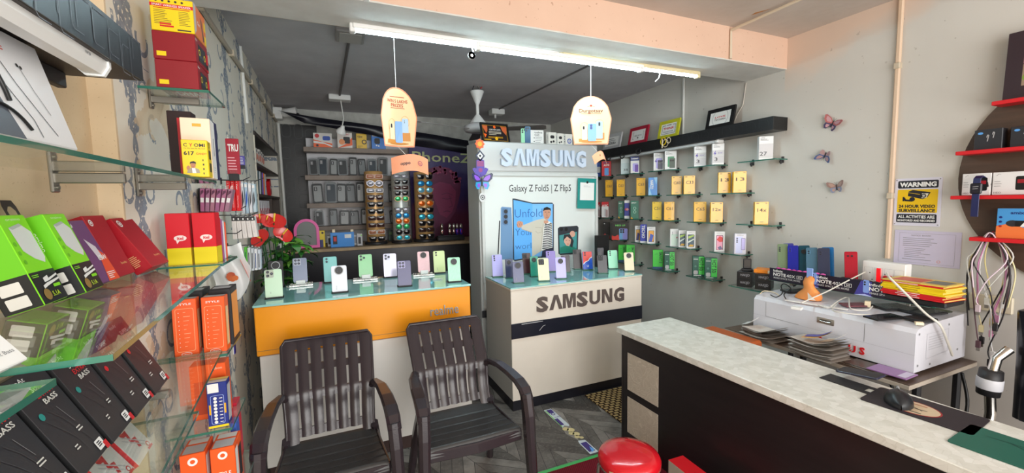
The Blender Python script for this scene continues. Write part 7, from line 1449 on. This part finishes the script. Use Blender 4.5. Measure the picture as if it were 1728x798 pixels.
b = MB(); b.M = T((0, -hl, 0)) @ RX(90) @ Matrix.Scale(-1, 4, (0, 0, 1)); b.prism([(0, 0), (.48, 0), (.48, .225), (.10, .217), (.02, .205), (.0, .185)], 0, 2*hl, MC); b.M = frame((-.0004, 0, .09), (0, -1, 0), (0, 0, 1))
b.line([(-hl, -.0), (hl, -.006)], .0022, MC2); b.line([(-hl*.80, -.0), (-hl*.80, .09)], .0022, GREY); b.line([(hl*.5, .0), (hl*.5, .09)], .0022, GREY); b.line([(-hl*.8, .002), (-hl*.3, -.0)], .0018, GREY)
b.M = frame((.2, -hl-.0006, .11), (1, 0, 0), (0, 0, 1)); b.line([(-.1, -.06), (.1, -.05), (.1, .06), (-.1, .06), (-.1, -.06)], .002, MC2)
for q in ((-.17, .07), (-.17, -.08), (.1, .08), (.2, -.06), (-.06, -.09)): b.circ(q[0], q[1], .006, GREY, .0006, 8)
for k in range(6): b.rect(-.08, -.02+.012*k, .05, -.015+.012*k, MC2, .0004)
b.build('housing', t, recalc=True)
def mp(px, py): p = onx(px, py, MX0-.001); return (-(p.y-(MY0+MY1)/2), p.z-MZ0)
u, v = mp(1393, 542); b = MB(); b.M = frame((-.001, -u, v), (0, -1, 0), (0, 0, 1)); b.prism(rrect(.085, .032, .003), 0, .002, CHROME); b.prism(rrect(.06, .014, .006), .002, .003, mat(70, 66, 60, .4)); b.tube([(-.028, -.002, .003), (0, -.004, .006), (.028, -.002, .003)], .003, CHROME, 8); b.build('pull_handle', t)
b = MB(); b.M = frame((-.001, 0, 0), (0, -1, 0), (0, 0, 1))
for ch, px, py in (('P', 1384, 573), ('L', 1405, 579), ('U', 1438, 588), ('S', 1455, 592)): u, v = mp(px, py); b.text(ch, u, v, .036, RED, .03, None, 'C', .0005, .003)
b.build('raised_lettering', t, recalc=False)
for y in (-hl+.06, hl-.06):
    for x in (.05, .42): b = MB(); b.cyl((x, y, -.0165), (x, y, 0), .018, GREY, 12); b.build('foot', t)
ZM = MZ0+.2175
# things on top of the machine (its top rises slightly to the wall)
def mtop(x): return MZ0+(.205+(x-MX0-.02)/.08*.012 if x < MX0+.10 else .217+(x-MX0-.10)/.38*.008)
TL_ = math.degrees(math.atan(.008/.38))
def flat(name, label, cat, px, py, w, l, th, m, rz, group=None, pr=None, lift=.005):
    p = onz(px, py, MZ0+.22); z = mtop(p.x)+.0012+lift
    return carton(name, label, cat, T((p.x, p.y, z)) @ RY(-TL_) @ RZ(rz), w, l, th, m, {'T': pr} if pr else {}, group)
FP = 'flat gadgets on the white machine'
SCR = lambda: [('rr', -.47, -.48, .47, .48, mat(70, 76, 80, .08), .1)]
flat('smartphone', 'dark glass phone lying left on the white machine top', 'phone', 1342, 493, .075, .15, .008, BLK2, 70, FP, SCR()); flat('smartphone', 'maroon phone lying flat in the middle of the machine top', 'phone', 1442, 517, .07, .12, .009, mat(120, 70, 80, .3), 60, FP)
flat('tablet', 'grey screened tablet lying at the back of the machine top', 'tablet', 1505, 521, .11, .15, .009, BLK2, 65, FP, SCR()); flat('smartphone', 'black phone lying at the front edge of the machine', 'phone', 1492, 537, .075, .16, .009, BLACK, 75, FP, [('rr', -.47, -.48, .47, .48, mat(24, 24, 28, .15), .1)], .013); flat('tablet', 'dark tablet with a bright reflection near the wall end of the machine', 'tablet', 1556, 529, .12, .15, .010, BLK2, 75, FP, SCR()); flat('wallet', 'black wallet lying at the near end of the machine top', 'wallet', 1552, 541, .085, .10, .012, BLK2, 80, FP)
flat('circuit_tray', 'green and black circuit tray at the near wall corner of the machine', 'tray', 1580, 528, .075, .09, .008, mat(60, 66, 50, .5), 70, FP, [('r', -.4, -.4, .4, .4, mat(90, 100, 70, .4)), ('c', .1, .2, .05, LGREY)])
flat('metal_rule', 'long white and silver strip lying along the front of the machine top', 'strip', 1375, 513, .02, .30, .006, WHITE, 12, FP); flat('charger_plug', 'cream charger plug standing on the machine beside the maroon phone', 'plug', 1464, 519, .028, .025, .03, CREAM, 20, FP); flat('charger_plug', 'white charger plug at the front near end of the machine', 'plug', 1551, 547, .018, .03, .014, CREAM, 40, FP); flat('card_box', 'white little box lying at the front of the machine top', 'box', 1345, 515, .035, .05, .014, WHITE, 15, FP)
def cable(label, pts, r, m, name='charging_cable', grp='cables around the white machine'):
    P = [Vector(q) for q in pts]; P = [P[0]]+P+[P[-1]]; o = []
    for j in range(1, len(P)-2):
        for q in range(6): u = q/6; o.append(.5*((2*P[j])+(-P[j-1]+P[j+1])*u+(2*P[j-1]-5*P[j]+4*P[j+1]-P[j+2])*u*u+(-P[j-1]+3*P[j]-3*P[j+1]+P[j+2])*u**3))
    o.append(P[-1]); b = MB(); o0 = o[0].copy(); b.tube([tuple(q-o0) for q in o], r, m, 7); return tag(b.build(name, None, T(o0)), label, 'cable', grp)
fz = lambda px, py, dz=.014: tuple(onz(px, py, MZ0+.215)+Vector((0, 0, dz)))
fx = lambda px, py, x: tuple(onx(px, py, x))
cable('thick white cable running from the red plug down past the machine end', [fx(1497, 461, 2.735), fx(1500, 467, 2.60), fx(1530, 497, 2.58), fx(1562, 529, 2.56), tuple(ony(1586, 548, .958)), tuple(ony(1598, 575, .955)), tuple(ony(1607, 600, .955))], .0055, mat(226, 222, 212, .4))
cable('white cable stretched from the extension box across the banner', [fx(1460, 459, 2.73), fx(1430, 474, 2.645), fx(1395, 492, 2.58), fz(1352, 517, .02)], .0035, mat(226, 222, 212, .4))
cable('white cable looping on the machine top beside the maroon phone', [fz(1402, 526, .03), fz(1415, 516, .03), fz(1431, 512, .034), fz(1435, 530, .03), fz(1462, 531, .024), fz(1472, 524, .024)], .0032, mat(226, 224, 216, .4))
cable('second white cable coiled at the front of the machine top', [fz(1380, 519), fz(1398, 524), fz(1412, 516), fz(1405, 528), fz(1436, 534), fz(1470, 536)], .003, mat(216, 214, 206, .4))
cable('black cable curled upright at the left of the machine top', [fz(1300, 503, .02), fz(1310, 507, .02), fz(1320, 500, .022), fz(1318, 489, .026), fz(1324, 486, .028), fz(1334, 494, .026), fz(1323, 502, .022), fz(1326, 508)], .003, BLK2)
cable('cream cable curling over the far left corner of the machine', [fz(1283, 499), fz(1290, 494, .012), fz(1306, 497), fz(1316, 503)], .003, CREAM)
cable('black power cable hanging in a loop below the work table', [(2.83, .96, .61), (2.82, .93, .46), (2.70, .92, .32), (2.58, .96, .34), (2.6, 1.1, .45), (2.62, 1.18, .6)], .007, BLACK)
q = onz(1384, 501, MZ0+.22); q.x = min(q.x, 2.57); t = thing('net_bag', 'orange mesh bag with a loose blue tag slumped on the machine top', 'bag', (q.x, q.y, mtop(q.x)+.001))
ONET = mat(236, 150, 80, .5)
b = MB(); b.grid(lambda u, v: (-.0+.05*cos(u*6.28)*(1.05-v*.8)+.01*sin(5*u), .075*(1-v*.72)*sin(u*6.28)+.012*sin(8*v+3*u), .002+.13*v+.008*sin(14*u)*(v > .05)), 24, 10, ONET); b.build('mesh_sack', t); b = MB(); b.box(-.005, .0, -.018, .018, .125, .185, mat(130, 160, 220, .3), .002); b.build('blue_tag', t); b = MB(); b.add([(-.06, -.05, .03), (-.05, -.02, .05), (-.06, -.03, .01), (-.055, -.07, .012)], [(0, 1, 2), (0, 2, 3)], mat(240, 230, 220, .4)); b.build('white_scrap', t)

# papers on the table in front of the machine
def paper_pile(label, px, py, n, w, l, rz, topm, seed):
    p = onx(px, py, 2.34); t = thing('paper_pile', label, 'papers', T((p.x, p.y, ZT+.001)) @ RZ(rz), 'curled paper piles in front of the machine'); rr = random.Random(seed)
    PC = [mat(206, 198, 190, .7), mat(188, 178, 168, .7), mat(170, 158, 148, .7), mat(216, 210, 204, .7)]
    b = MB()
    for i in range(n):
        dx, dy, a = rr.uniform(-.010, .010), rr.uniform(-.012, .012), rr.uniform(-.06, .06); z = i*.0042
        b.M = T((dx, dy, z)) @ Matrix.Rotation(a, 4, 'Z'); c1 = rr.uniform(.1, .9)
        b.grid(lambda u, v: ((u-.5)*w, (v-.5)*l, .0015+.10*max(0, (v-.5))**1.6*(i/n+.2)+.03*c1*u*u*(1-v)*i/n), 5, 8, PC[i % 4])
        b.grid(lambda u, v: ((u-.5)*w, (v-.5)*l, .0035+.10*max(0, (v-.5))**1.6*(i/n+.2)+.03*c1*u*u*(1-v)*i/n), 5, 8, PC[(i+1) % 4])
    b.M = I4; o = b.build('sheets', t, recalc=False); o['kind'] = 'stuff'
    for k, (m, ox, oy, ww, ll, a) in enumerate(topm):
        b = MB(); b.M = T((ox, oy, n*.0042+.003+k*.004)) @ RZ(a); b.grid(lambda u, v: ((u-.5)*ww, (v-.5)*ll, .012+.01*sin(3*v)+.10*max(0, (v-.4))**1.6), 4, 8, m); b.build('top_sheet', t, recalc=False)
paper_pile('curled paper pile at the far end of the table, white sheet on top', 1290, 556, 12, .15, .19, 175, [(WHITE, .02, -.08, .09, .07, 20)], 1)
paper_pile('thick curled paper pile with a blue and orange sheet on top', 1382, 574, 17, .15, .215, 178, [(mat(226, 224, 218, .6), -.02, .06, .10, .08, 10), (mat(230, 170, 90, .5), .02, -.0, .08, .12, 14), (mat(70, 66, 160, .4), .01, .0, .05, .11, 18)], 2)
PKS = 'flat pouches at the near end of the table'
for i, (px, py, m, lab) in enumerate(((1452, 607, mat(112, 96, 84, .3), 'brown plastic pouch lying lowest at the near end of the table'), (1470, 613, mat(80, 66, 58, .3), 'dark brown pouch with pale blue marks on the table corner'), (1505, 621, mat(150, 110, 160, .3), 'violet and white pouch sticking out at the near table corner'))):
    p = onx(px, py, 2.372); carton('screen_guard_pouch', lab, 'pouch', T((p.x+.0, p.y, ZT+.001+i*.0065)) @ RZ(-4+3*i), .11, .21-.03*i, .006, m, {'T': [('r', -.3, -.2, -.1, -.05, mat(120, 180, 190, .4)), ('r', .05, -.3, .3, -.2, LGREY)] if i < 2 else [('r', -.4, -.45, .4, -.25, mat(206, 196, 220, .4))]}, PKS)

# ================================================================== brown seat between wall and reception desk
t = thing('side_seat', 'rust brown rounded seat behind the reception desk', 'seat', T((2.155, 1.76, -.03)) @ RZ(2))
b = MB(); b.box(-.12, .10, -.17, .17, .655, .70, mat(176, 88, 44, .45), .012); b.build('seat_board', t); b = MB(); b.box(-.123, .103, -.173, .173, .64, .656, BLK2, .004); b.build('edge_band', t)
for x in (-.09, .075):
    for y in (-.14, .14): b = MB(); b.cyl((x*1.1, y*1.1, .03), (x*.9, y*.9, .64), .012, BLK2, 10); b.build('leg', t)

# ================================================================== reception desk
ZD = .72
p1 = onz(1040, 551, ZD); p2 = onz(1127, 534, ZD); p3 = onz(1590, 775, ZD); p4 = onz(1728, 715, ZD)
dirv = (Vector((p3.x, p3.y, 0))-Vector((p1.x, p1.y, 0))).normalized(); LD = 1.95
DM = T((p1.x, p1.y, 0)) @ Matrix(((-dirv.y*1, -dirv.x*1, 0, 0), (dirv.x, -dirv.y, 0, 0), (0, 0, 1, 0), (0, 0, 0, 1))) if False else None
ax = Vector((dirv.x, dirv.y, 0)); axr = Vector((-ax.y, ax.x, 0))
if axr.x < 0: axr = -axr
DM = Matrix(((axr.x, -ax.x, 0, p1.x), (axr.y, -ax.y, 0, p1.y), (0, 0, 1, 0), (0, 0, 0, 1)))       # local x across to the wall side, local -y towards the viewer, origin far front corner
WD = (Vector((p2.x, p2.y, 0))-Vector((p1.x, p1.y, 0))).dot(axr); ED = .03
t = thing('reception_desk', 'long reception desk with a pale stone pattern top and black wooden front', 'desk', DM)
def marble(x, y, z):
    v = X.nt.nodes.new('ShaderNodeTexVoronoi'); v.feature = 'DISTANCE_TO_EDGE'; v.inputs['Scale'].default_value = 34; tc = X.nt.nodes.new('ShaderNodeTexCoord'); X.nt.links.new(tc.outputs['Object'], v.inputs['Vector'])
    e = X(v.outputs['Distance']); v2 = X.nt.nodes.new('ShaderNodeTexVoronoi'); v2.inputs['Scale'].default_value = 34; X.nt.links.new(tc.outputs['Object'], v2.inputs['Vector']); s2 = X.nt.nodes.new('ShaderNodeSeparateColor'); X.nt.links.new(v2.outputs['Color'], s2.inputs[0])
    c = xmix(X(s2.outputs[0]), (226, 224, 217), (204, 202, 192)); c = xmix((xnoise(30, 5)-.35)*1.2, c, (228, 228, 222)); return xmix((e < .025)*.2, c, (176, 172, 160))
m_top = pmat('stone_pattern_laminate', marble, .3, .4)
b = MB(); b.box(0, WD, -LD, 0, ZD-.036, ZD, m_top, .003); b.build('desk_top', t)
m_bw = pmat('black_wood', lambda x, y, z: xmix(xnoise(5, 6, (4, .6, 8)), (20, 15, 17), (36, 28, 30)), .4)
b = MB(); b.box(.03, .05, -LD+.02, -.03, 0, ZD-.037, m_bw, .002); b.build('front_panel', t)
b = MB(); b.box(.03, WD-.06, -.03, -.012, 0, ZD-.037, m_bw, .002); b.build('end_panel', t)
b = MB(); b.box(WD-.07, WD-.05, -LD+.02, -.6, .3, ZD-.037, m_bw, .002); b.build('modesty_panel', t)
def cream(x, y, z):
    v = X.nt.nodes.new('ShaderNodeTexVoronoi'); v.feature = 'DISTANCE_TO_EDGE'; v.inputs['Scale'].default_value = 26; v.inputs['Randomness'].default_value = .8; tc = X.nt.nodes.new('ShaderNodeTexCoord'); X.nt.links.new(tc.outputs['Object'], v.inputs['Vector'])
    e = X(v.outputs['Distance']); return xmix((e > .07)*(e < .11)*.45, xmix(xnoise(40, 4), (196, 184, 168), (178, 166, 150)), (222, 212, 198))
m_cp = pmat('cream_ring_laminate', cream, .45)
IM = DM.inverted()
pl = IM @ onx(1063, 590, (DM @ Vector((.03, -.1, 0))).x)
for z0, z1 in ((.345, .575), (.075, .30)):
    b = MB(); b.box(.0275, .0298, -.325, -.072, z0, z1, m_cp); b.build('pale_inset', t)
# on the desk
def onD(px, py): return onz(px, py, ZD+.002)
q = onD(1555, 690); M = T((q.x, q.y, ZD+.001)) @ RZ(-84)
t = thing('mouse_pad', 'dark mouse pad with an oval cream emblem on the reception desk', 'mouse pad', M); w, d = .30, .19
b = MB(); b.prism(rrect(w, d, .012), 0, .003, mat(40, 34, 40, .6)); b.M = T((0, 0, .003)); 
b.poly([( -.02+.078*cos(a), -.015+.062*sin(a)) for a in [2*pi*i/32 for i in range(32)]], mat(150, 40, 44, .6), .0003); b.poly([(-.02+.073*cos(a), -.015+.057*sin(a)) for a in [2*pi*i/32 for i in range(32)]], mat(200, 180, 150, .6), .0006)
b.M = T((-.02, -.015, .003)) @ RZ(180); b.text('N', .03, .012, .026, INK, .02, None, 'C', .0009); b.line([(-.04, -.0), (-.005, .008), (.035, -.006)], .004, INK, .0009); b.line([(-.03, .012), (.01, -.012), (.03, .0)], .003, INK, .0009); b.line([(-.03, -.036), (.03, -.036)], .006, mat(170, 90, 60, .6), .0009); b.line([(-.035, .04), (.02, .04)], .006, INK, .0009)
b.build('pad', t, recalc=False)
q = onD(1516, 680); t = thing('computer_mouse', 'black computer mouse on the corner of the dark mouse pad', 'mouse', T((q.x-.0, q.y, ZD+.0042)) @ RZ(-60) @ Matrix.Scale(1.3, 4))
b = MB(); b.grid(lambda u, v: (.032*cos(pi*v)*sin(pi*min(.999, max(.001, u)))**.55, .056*(1-2*u)*-1, .036*sin(pi*v)**.8*sin(pi*min(.999, max(.001, u*.86+.08)))**.7), 18, 14, mat(30, 32, 36, .35)); b.build('shell', t); b = MB(); b.M = T((0, .028, .031)) @ RY(90); b.lathe([(.002, -.004), (.008, -.003), (.008, .003), (.002, .004)], GREY, 12); b.build('scroll_wheel', t); b = MB(); b.tube([(0, .05, .026), (0, .03, .0335), (0, .0, .0375)], .0009, BLACK, 5); b.build('button_seam', t)
# laptop sleeve / cut black card and leaning tablet
q = onD(1447, 652); t = thing('cut_black_card', 'black card with a cut window lying flat on the desk edge', 'card', T((q.x+.0, q.y, ZD+.001)) @ RZ(-88)); 
b = MB(); W2, D2 = .24, .085; hx0, hx1, hy0, hy1 = .03, .085, -.018, .022
for (x0, y0, x1, y1) in ((-W2/2, -D2/2, hx0, D2/2), (hx1, -D2/2, W2/2, D2/2), (hx0, -D2/2, hx1, hy0), (hx0, hy1, hx1, D2/2)): b.box(x0, x1, y0, y1, 0, .002, BLK2)
b.build('sheet', t)
q = onD(1432, 652); q = onD(1412, 634); phone('grey screened phone lying tilted across the cut black card', T((q.x+.02, q.y, ZD+.024)) @ RZ(14) @ RX(82) @ RY(-12), .075, .15, mat(50, 50, 70, .3), 'two', None, None)
q = onD(1722, 765); b = MB(); b.prism(rrect(.26, .20, .01), 0, .003, mat(28, 92, 78, .5)); b.M = T((0, 0, .003)); b.line([(-.08, .04), (.02, .05), (.1, .04)], .003, mat(20, 60, 56, .5), .0004); b.line([(-.03, .046), (.0, .03)], .003, mat(20, 60, 56, .5), .0004); tag(b.build('green_mat', None, T((q.x, q.y, ZD+.001)) @ RZ(-86)), 'dark green mat at the near end of the reception desk, cut by the frame', 'mat')

# ================================================================== office chair at the right edge
t = thing('office_chair', 'black office chair with chrome armrest behind the desk at the right edge', 'chair', T((2.52, .53, 0)) @ RZ(-12)); SKN = mat(22, 24, 30, .3, coat=.3)
b = MB(); b.grid(lambda u, v: (.03+.03*sin(pi*v)-.05*v, .18-.44*u, .55+.47*v), 10, 14, SKN); b.grid(lambda u, v: (.11-.05*v, .18-.44*u, .55+.47*v), 10, 14, SKN)
b.tube([(.07, .18, .55), (.075, .185, .8), (.03, .17, 1.0), (.02, .1, 1.03), (.02, -.2, 1.03)], .038, SKN, 12); b.build('backrest', t)
b = MB(); b.box(-.42, .04, -.25, .2, .42, .50, SKN, .03); b.build('seat', t)
b = MB(); b.tube([(.02, .22, .84), (-.02, .235, .80), (-.04, .24, .70), (-.03, .235, .56), (-.06, .23, .44), (-.1, .16, .42)], .018, CHROME, 12); b.build('arm_tube', t)
b = MB(); b.M = T((-.04, .24, .70)) @ RX(3); b.lathe([(.02, -.06), (.036, -.058), (.039, 0), (.036, .05), (.02, .052)], BLK2, 18); b.build('arm_pad', t)
b = MB(); b.M = T((-.04, .24, .70)) @ RX(3); b.lathe([(.0395, -.03), (.0405, -.028), (.0405, .012), (.0395, .016)], mat(206, 206, 212, .4), 18); b.build('white_sleeve', t)
b = MB(); b.cyl((-.18, 0, .07), (-.18, 0, .42), .028, CHROME, 14); b.build('column', t)
for k in range(5): a = k*1.2566; b = MB(); b.sweep([(-.18+.03*cos(a), .03*sin(a), .08), (-.18+.28*cos(a), .28*sin(a), .055)], (.04, .025), CHROME, (-sin(a), cos(a), 0)); lg = b.build('base_leg', t); b = MB(); b.M = T((-.18+.27*cos(a), .27*sin(a), .022)) @ RX(90); b.lathe([(.01, -.015), (.022, -.013), (.022, .013), (.01, .015)], BLACK, 12); b.build('caster', lg)

# ================================================================== floor things
def woven(x, y, z):
    a = xf(x/.05+.5*xf(xfl(y/.028)*.5)*2); r = xf(y/.028); br = xa(xs(x*63+xfl(y/.028)*1.57)); return xmix((br > .45)*(r > .18)*(r < .85), (52, 36, 24), xmix(xnoise(80, 3), (150, 122, 84), (186, 160, 112)))
m_wv = pmat('woven_coir', woven, .9, .1, (60, .5))
b = MB(); b.box(-.22, .22, -.21, .23, 0, .012, m_wv, .004); tag(b.build('door_mat', None, T((1.94, 2.40, .0005))), 'brown and tan woven mat on the floor between the white counter and desk', 'mat')
def redmat(x, y, z): return xmix((xs(x*420)*xs(y*420)+1)*.5, (74, 10, 22), (122, 20, 36))
m_rm = pmat('red_rubber_weave', redmat, .8, .2)
t = thing('floor_runner', 'dark red floor mat with a bright green taped edge at the bottom of view', 'mat', (1.22, 1.955, .0005))
b = MB(); b.box(-.35, .43, -1.0, -.012, 0, .006, m_rm); b.build('red_mat', t); b = MB(); b.M = T((0, 0, .0)); b.box(-.36, .43, -.012, .012, 0, .007, mat(60, 170, 90, .4), .002); b.build('green_edge', t)
t = thing('floor_sticker', 'torn white and violet sticker strip stuck on the plank floor', 'sticker', (1.368, 2.27, .0008)); WHS = mat(200, 208, 214, .5); VI = mat(60, 44, 120, .45)
b = MB(); b.M = RZ(1); b.add([(x, y, .0006) for x, y in ((-.03, .30), (.03, .30), (.03, .06), (.02, .04), (-.005, .06), (-.03, .04))], [(0, 5, 4, 3, 2, 1)], WHS); b.M = T((0, 0, .0002)); b.rect(-.02, .24, .02, .29, VI, .0009); b.rect(-.028, .07, .0, .16, VI, .0009); b.circ(.0, .225, .016, VI, .0009); b.circ(.0, .225, .01, WHS, .0011); b.text('mobile', .012, .18, .014, VI, .01, None, 'C', .0009); b.rect(-.03, .05, -.024, .29, LIME, .0009); b.build('far_piece', t)
b = MB(); b.add([(x, y, .0006) for x, y in ((-.028, -.16), (-.02, -.13), (.025, -.14), (.03, -.28), (-.03, -.28))], [(0, 1, 2, 3, 4)], WHS); b.rect(-.022, -.26, .02, -.16, VI, .0009); b.poly([(-.01, -.27), (.02, -.25), (.01, -.21)], SKY, .0011); b.build('near_piece', t)
b = MB()
for q in ((-.02, .02, .022), (.005, -.005, .026), (-.012, -.04, .02), (.012, -.06, .024), (0, -.09, .018), (.02, -.11, .014)): b.circ(q[0], q[1], q[2], mat(206, 190, 140, .6), .0008, 9)
b.build('worn_patch', t)
# red stools and box
RVN = mat(200, 20, 34, .22, coat=.5, bump=.12, bscale=26); RWORN = mat(196, 166, 130, .7)
def stool(label, x, y, h):
    t = thing('round_stool', label, 'stool', (x, y, 0), 'round red stools')
    b = MB(); b.lathe([(.02, h-.05), (.120, h-.05), (.126, h-.04), (.127, h-.018), (.119, h-.004), (.09, h+.005), (.04, h+.009), (.002, h+.010)], RVN, 40); b.build('cushion', t)
    b = MB(); rr = random.Random(int(x*10)); vs = []
    for i in range(26):
        a = R(195+i*3.6); lo = h-.044+.008*rr.random(); hi = h-.026+.012*rr.random()*sin(pi*i/25); vs += [(.1278*cos(a), .1278*sin(a), lo), (.1280*cos(a), .1280*sin(a), hi)]
    b.add(vs, [(2*i, 2*i+2, 2*i+3, 2*i+1) for i in range(25)], RWORN); b.build('worn_edge', t)
    b = MB(); b.M = T((0, 0, h-.053)); b.lathe([(.117, -.004), (.124, 0), (.117, .004), (.110, 0), (.117, -.004)], CHROME, 36); b.build('seat_ring', t)
    for k in range(4): a = R(40+90*k); b = MB(); b.tube([(.09*cos(a), .09*sin(a), h-.052), (.125*cos(a), .125*sin(a), h-.09), (.14*cos(a), .14*sin(a), h*.4), (.16*cos(a), .16*sin(a), 0)], .010, CHROME, 10); b.build('leg', t)
stool('round red stool with a worn cracked edge in front of the desk', 1.085, 1.33, .455)
stool('round red stool at the bottom of view, only its far rim showing', 1.215, 1.02, .44)
q = onz(1140, 769, .1); carton('shoe_box', 'low red lidded box on the floor in front of the desk', 'box', T((1.475, 1.31, .0075)) @ RZ(-2), .09, .32, .235, mat(196, 188, 172, .5), {'T': [('r', -.5, -.5, .5, .5, mat(214, 26, 36, .35))]})
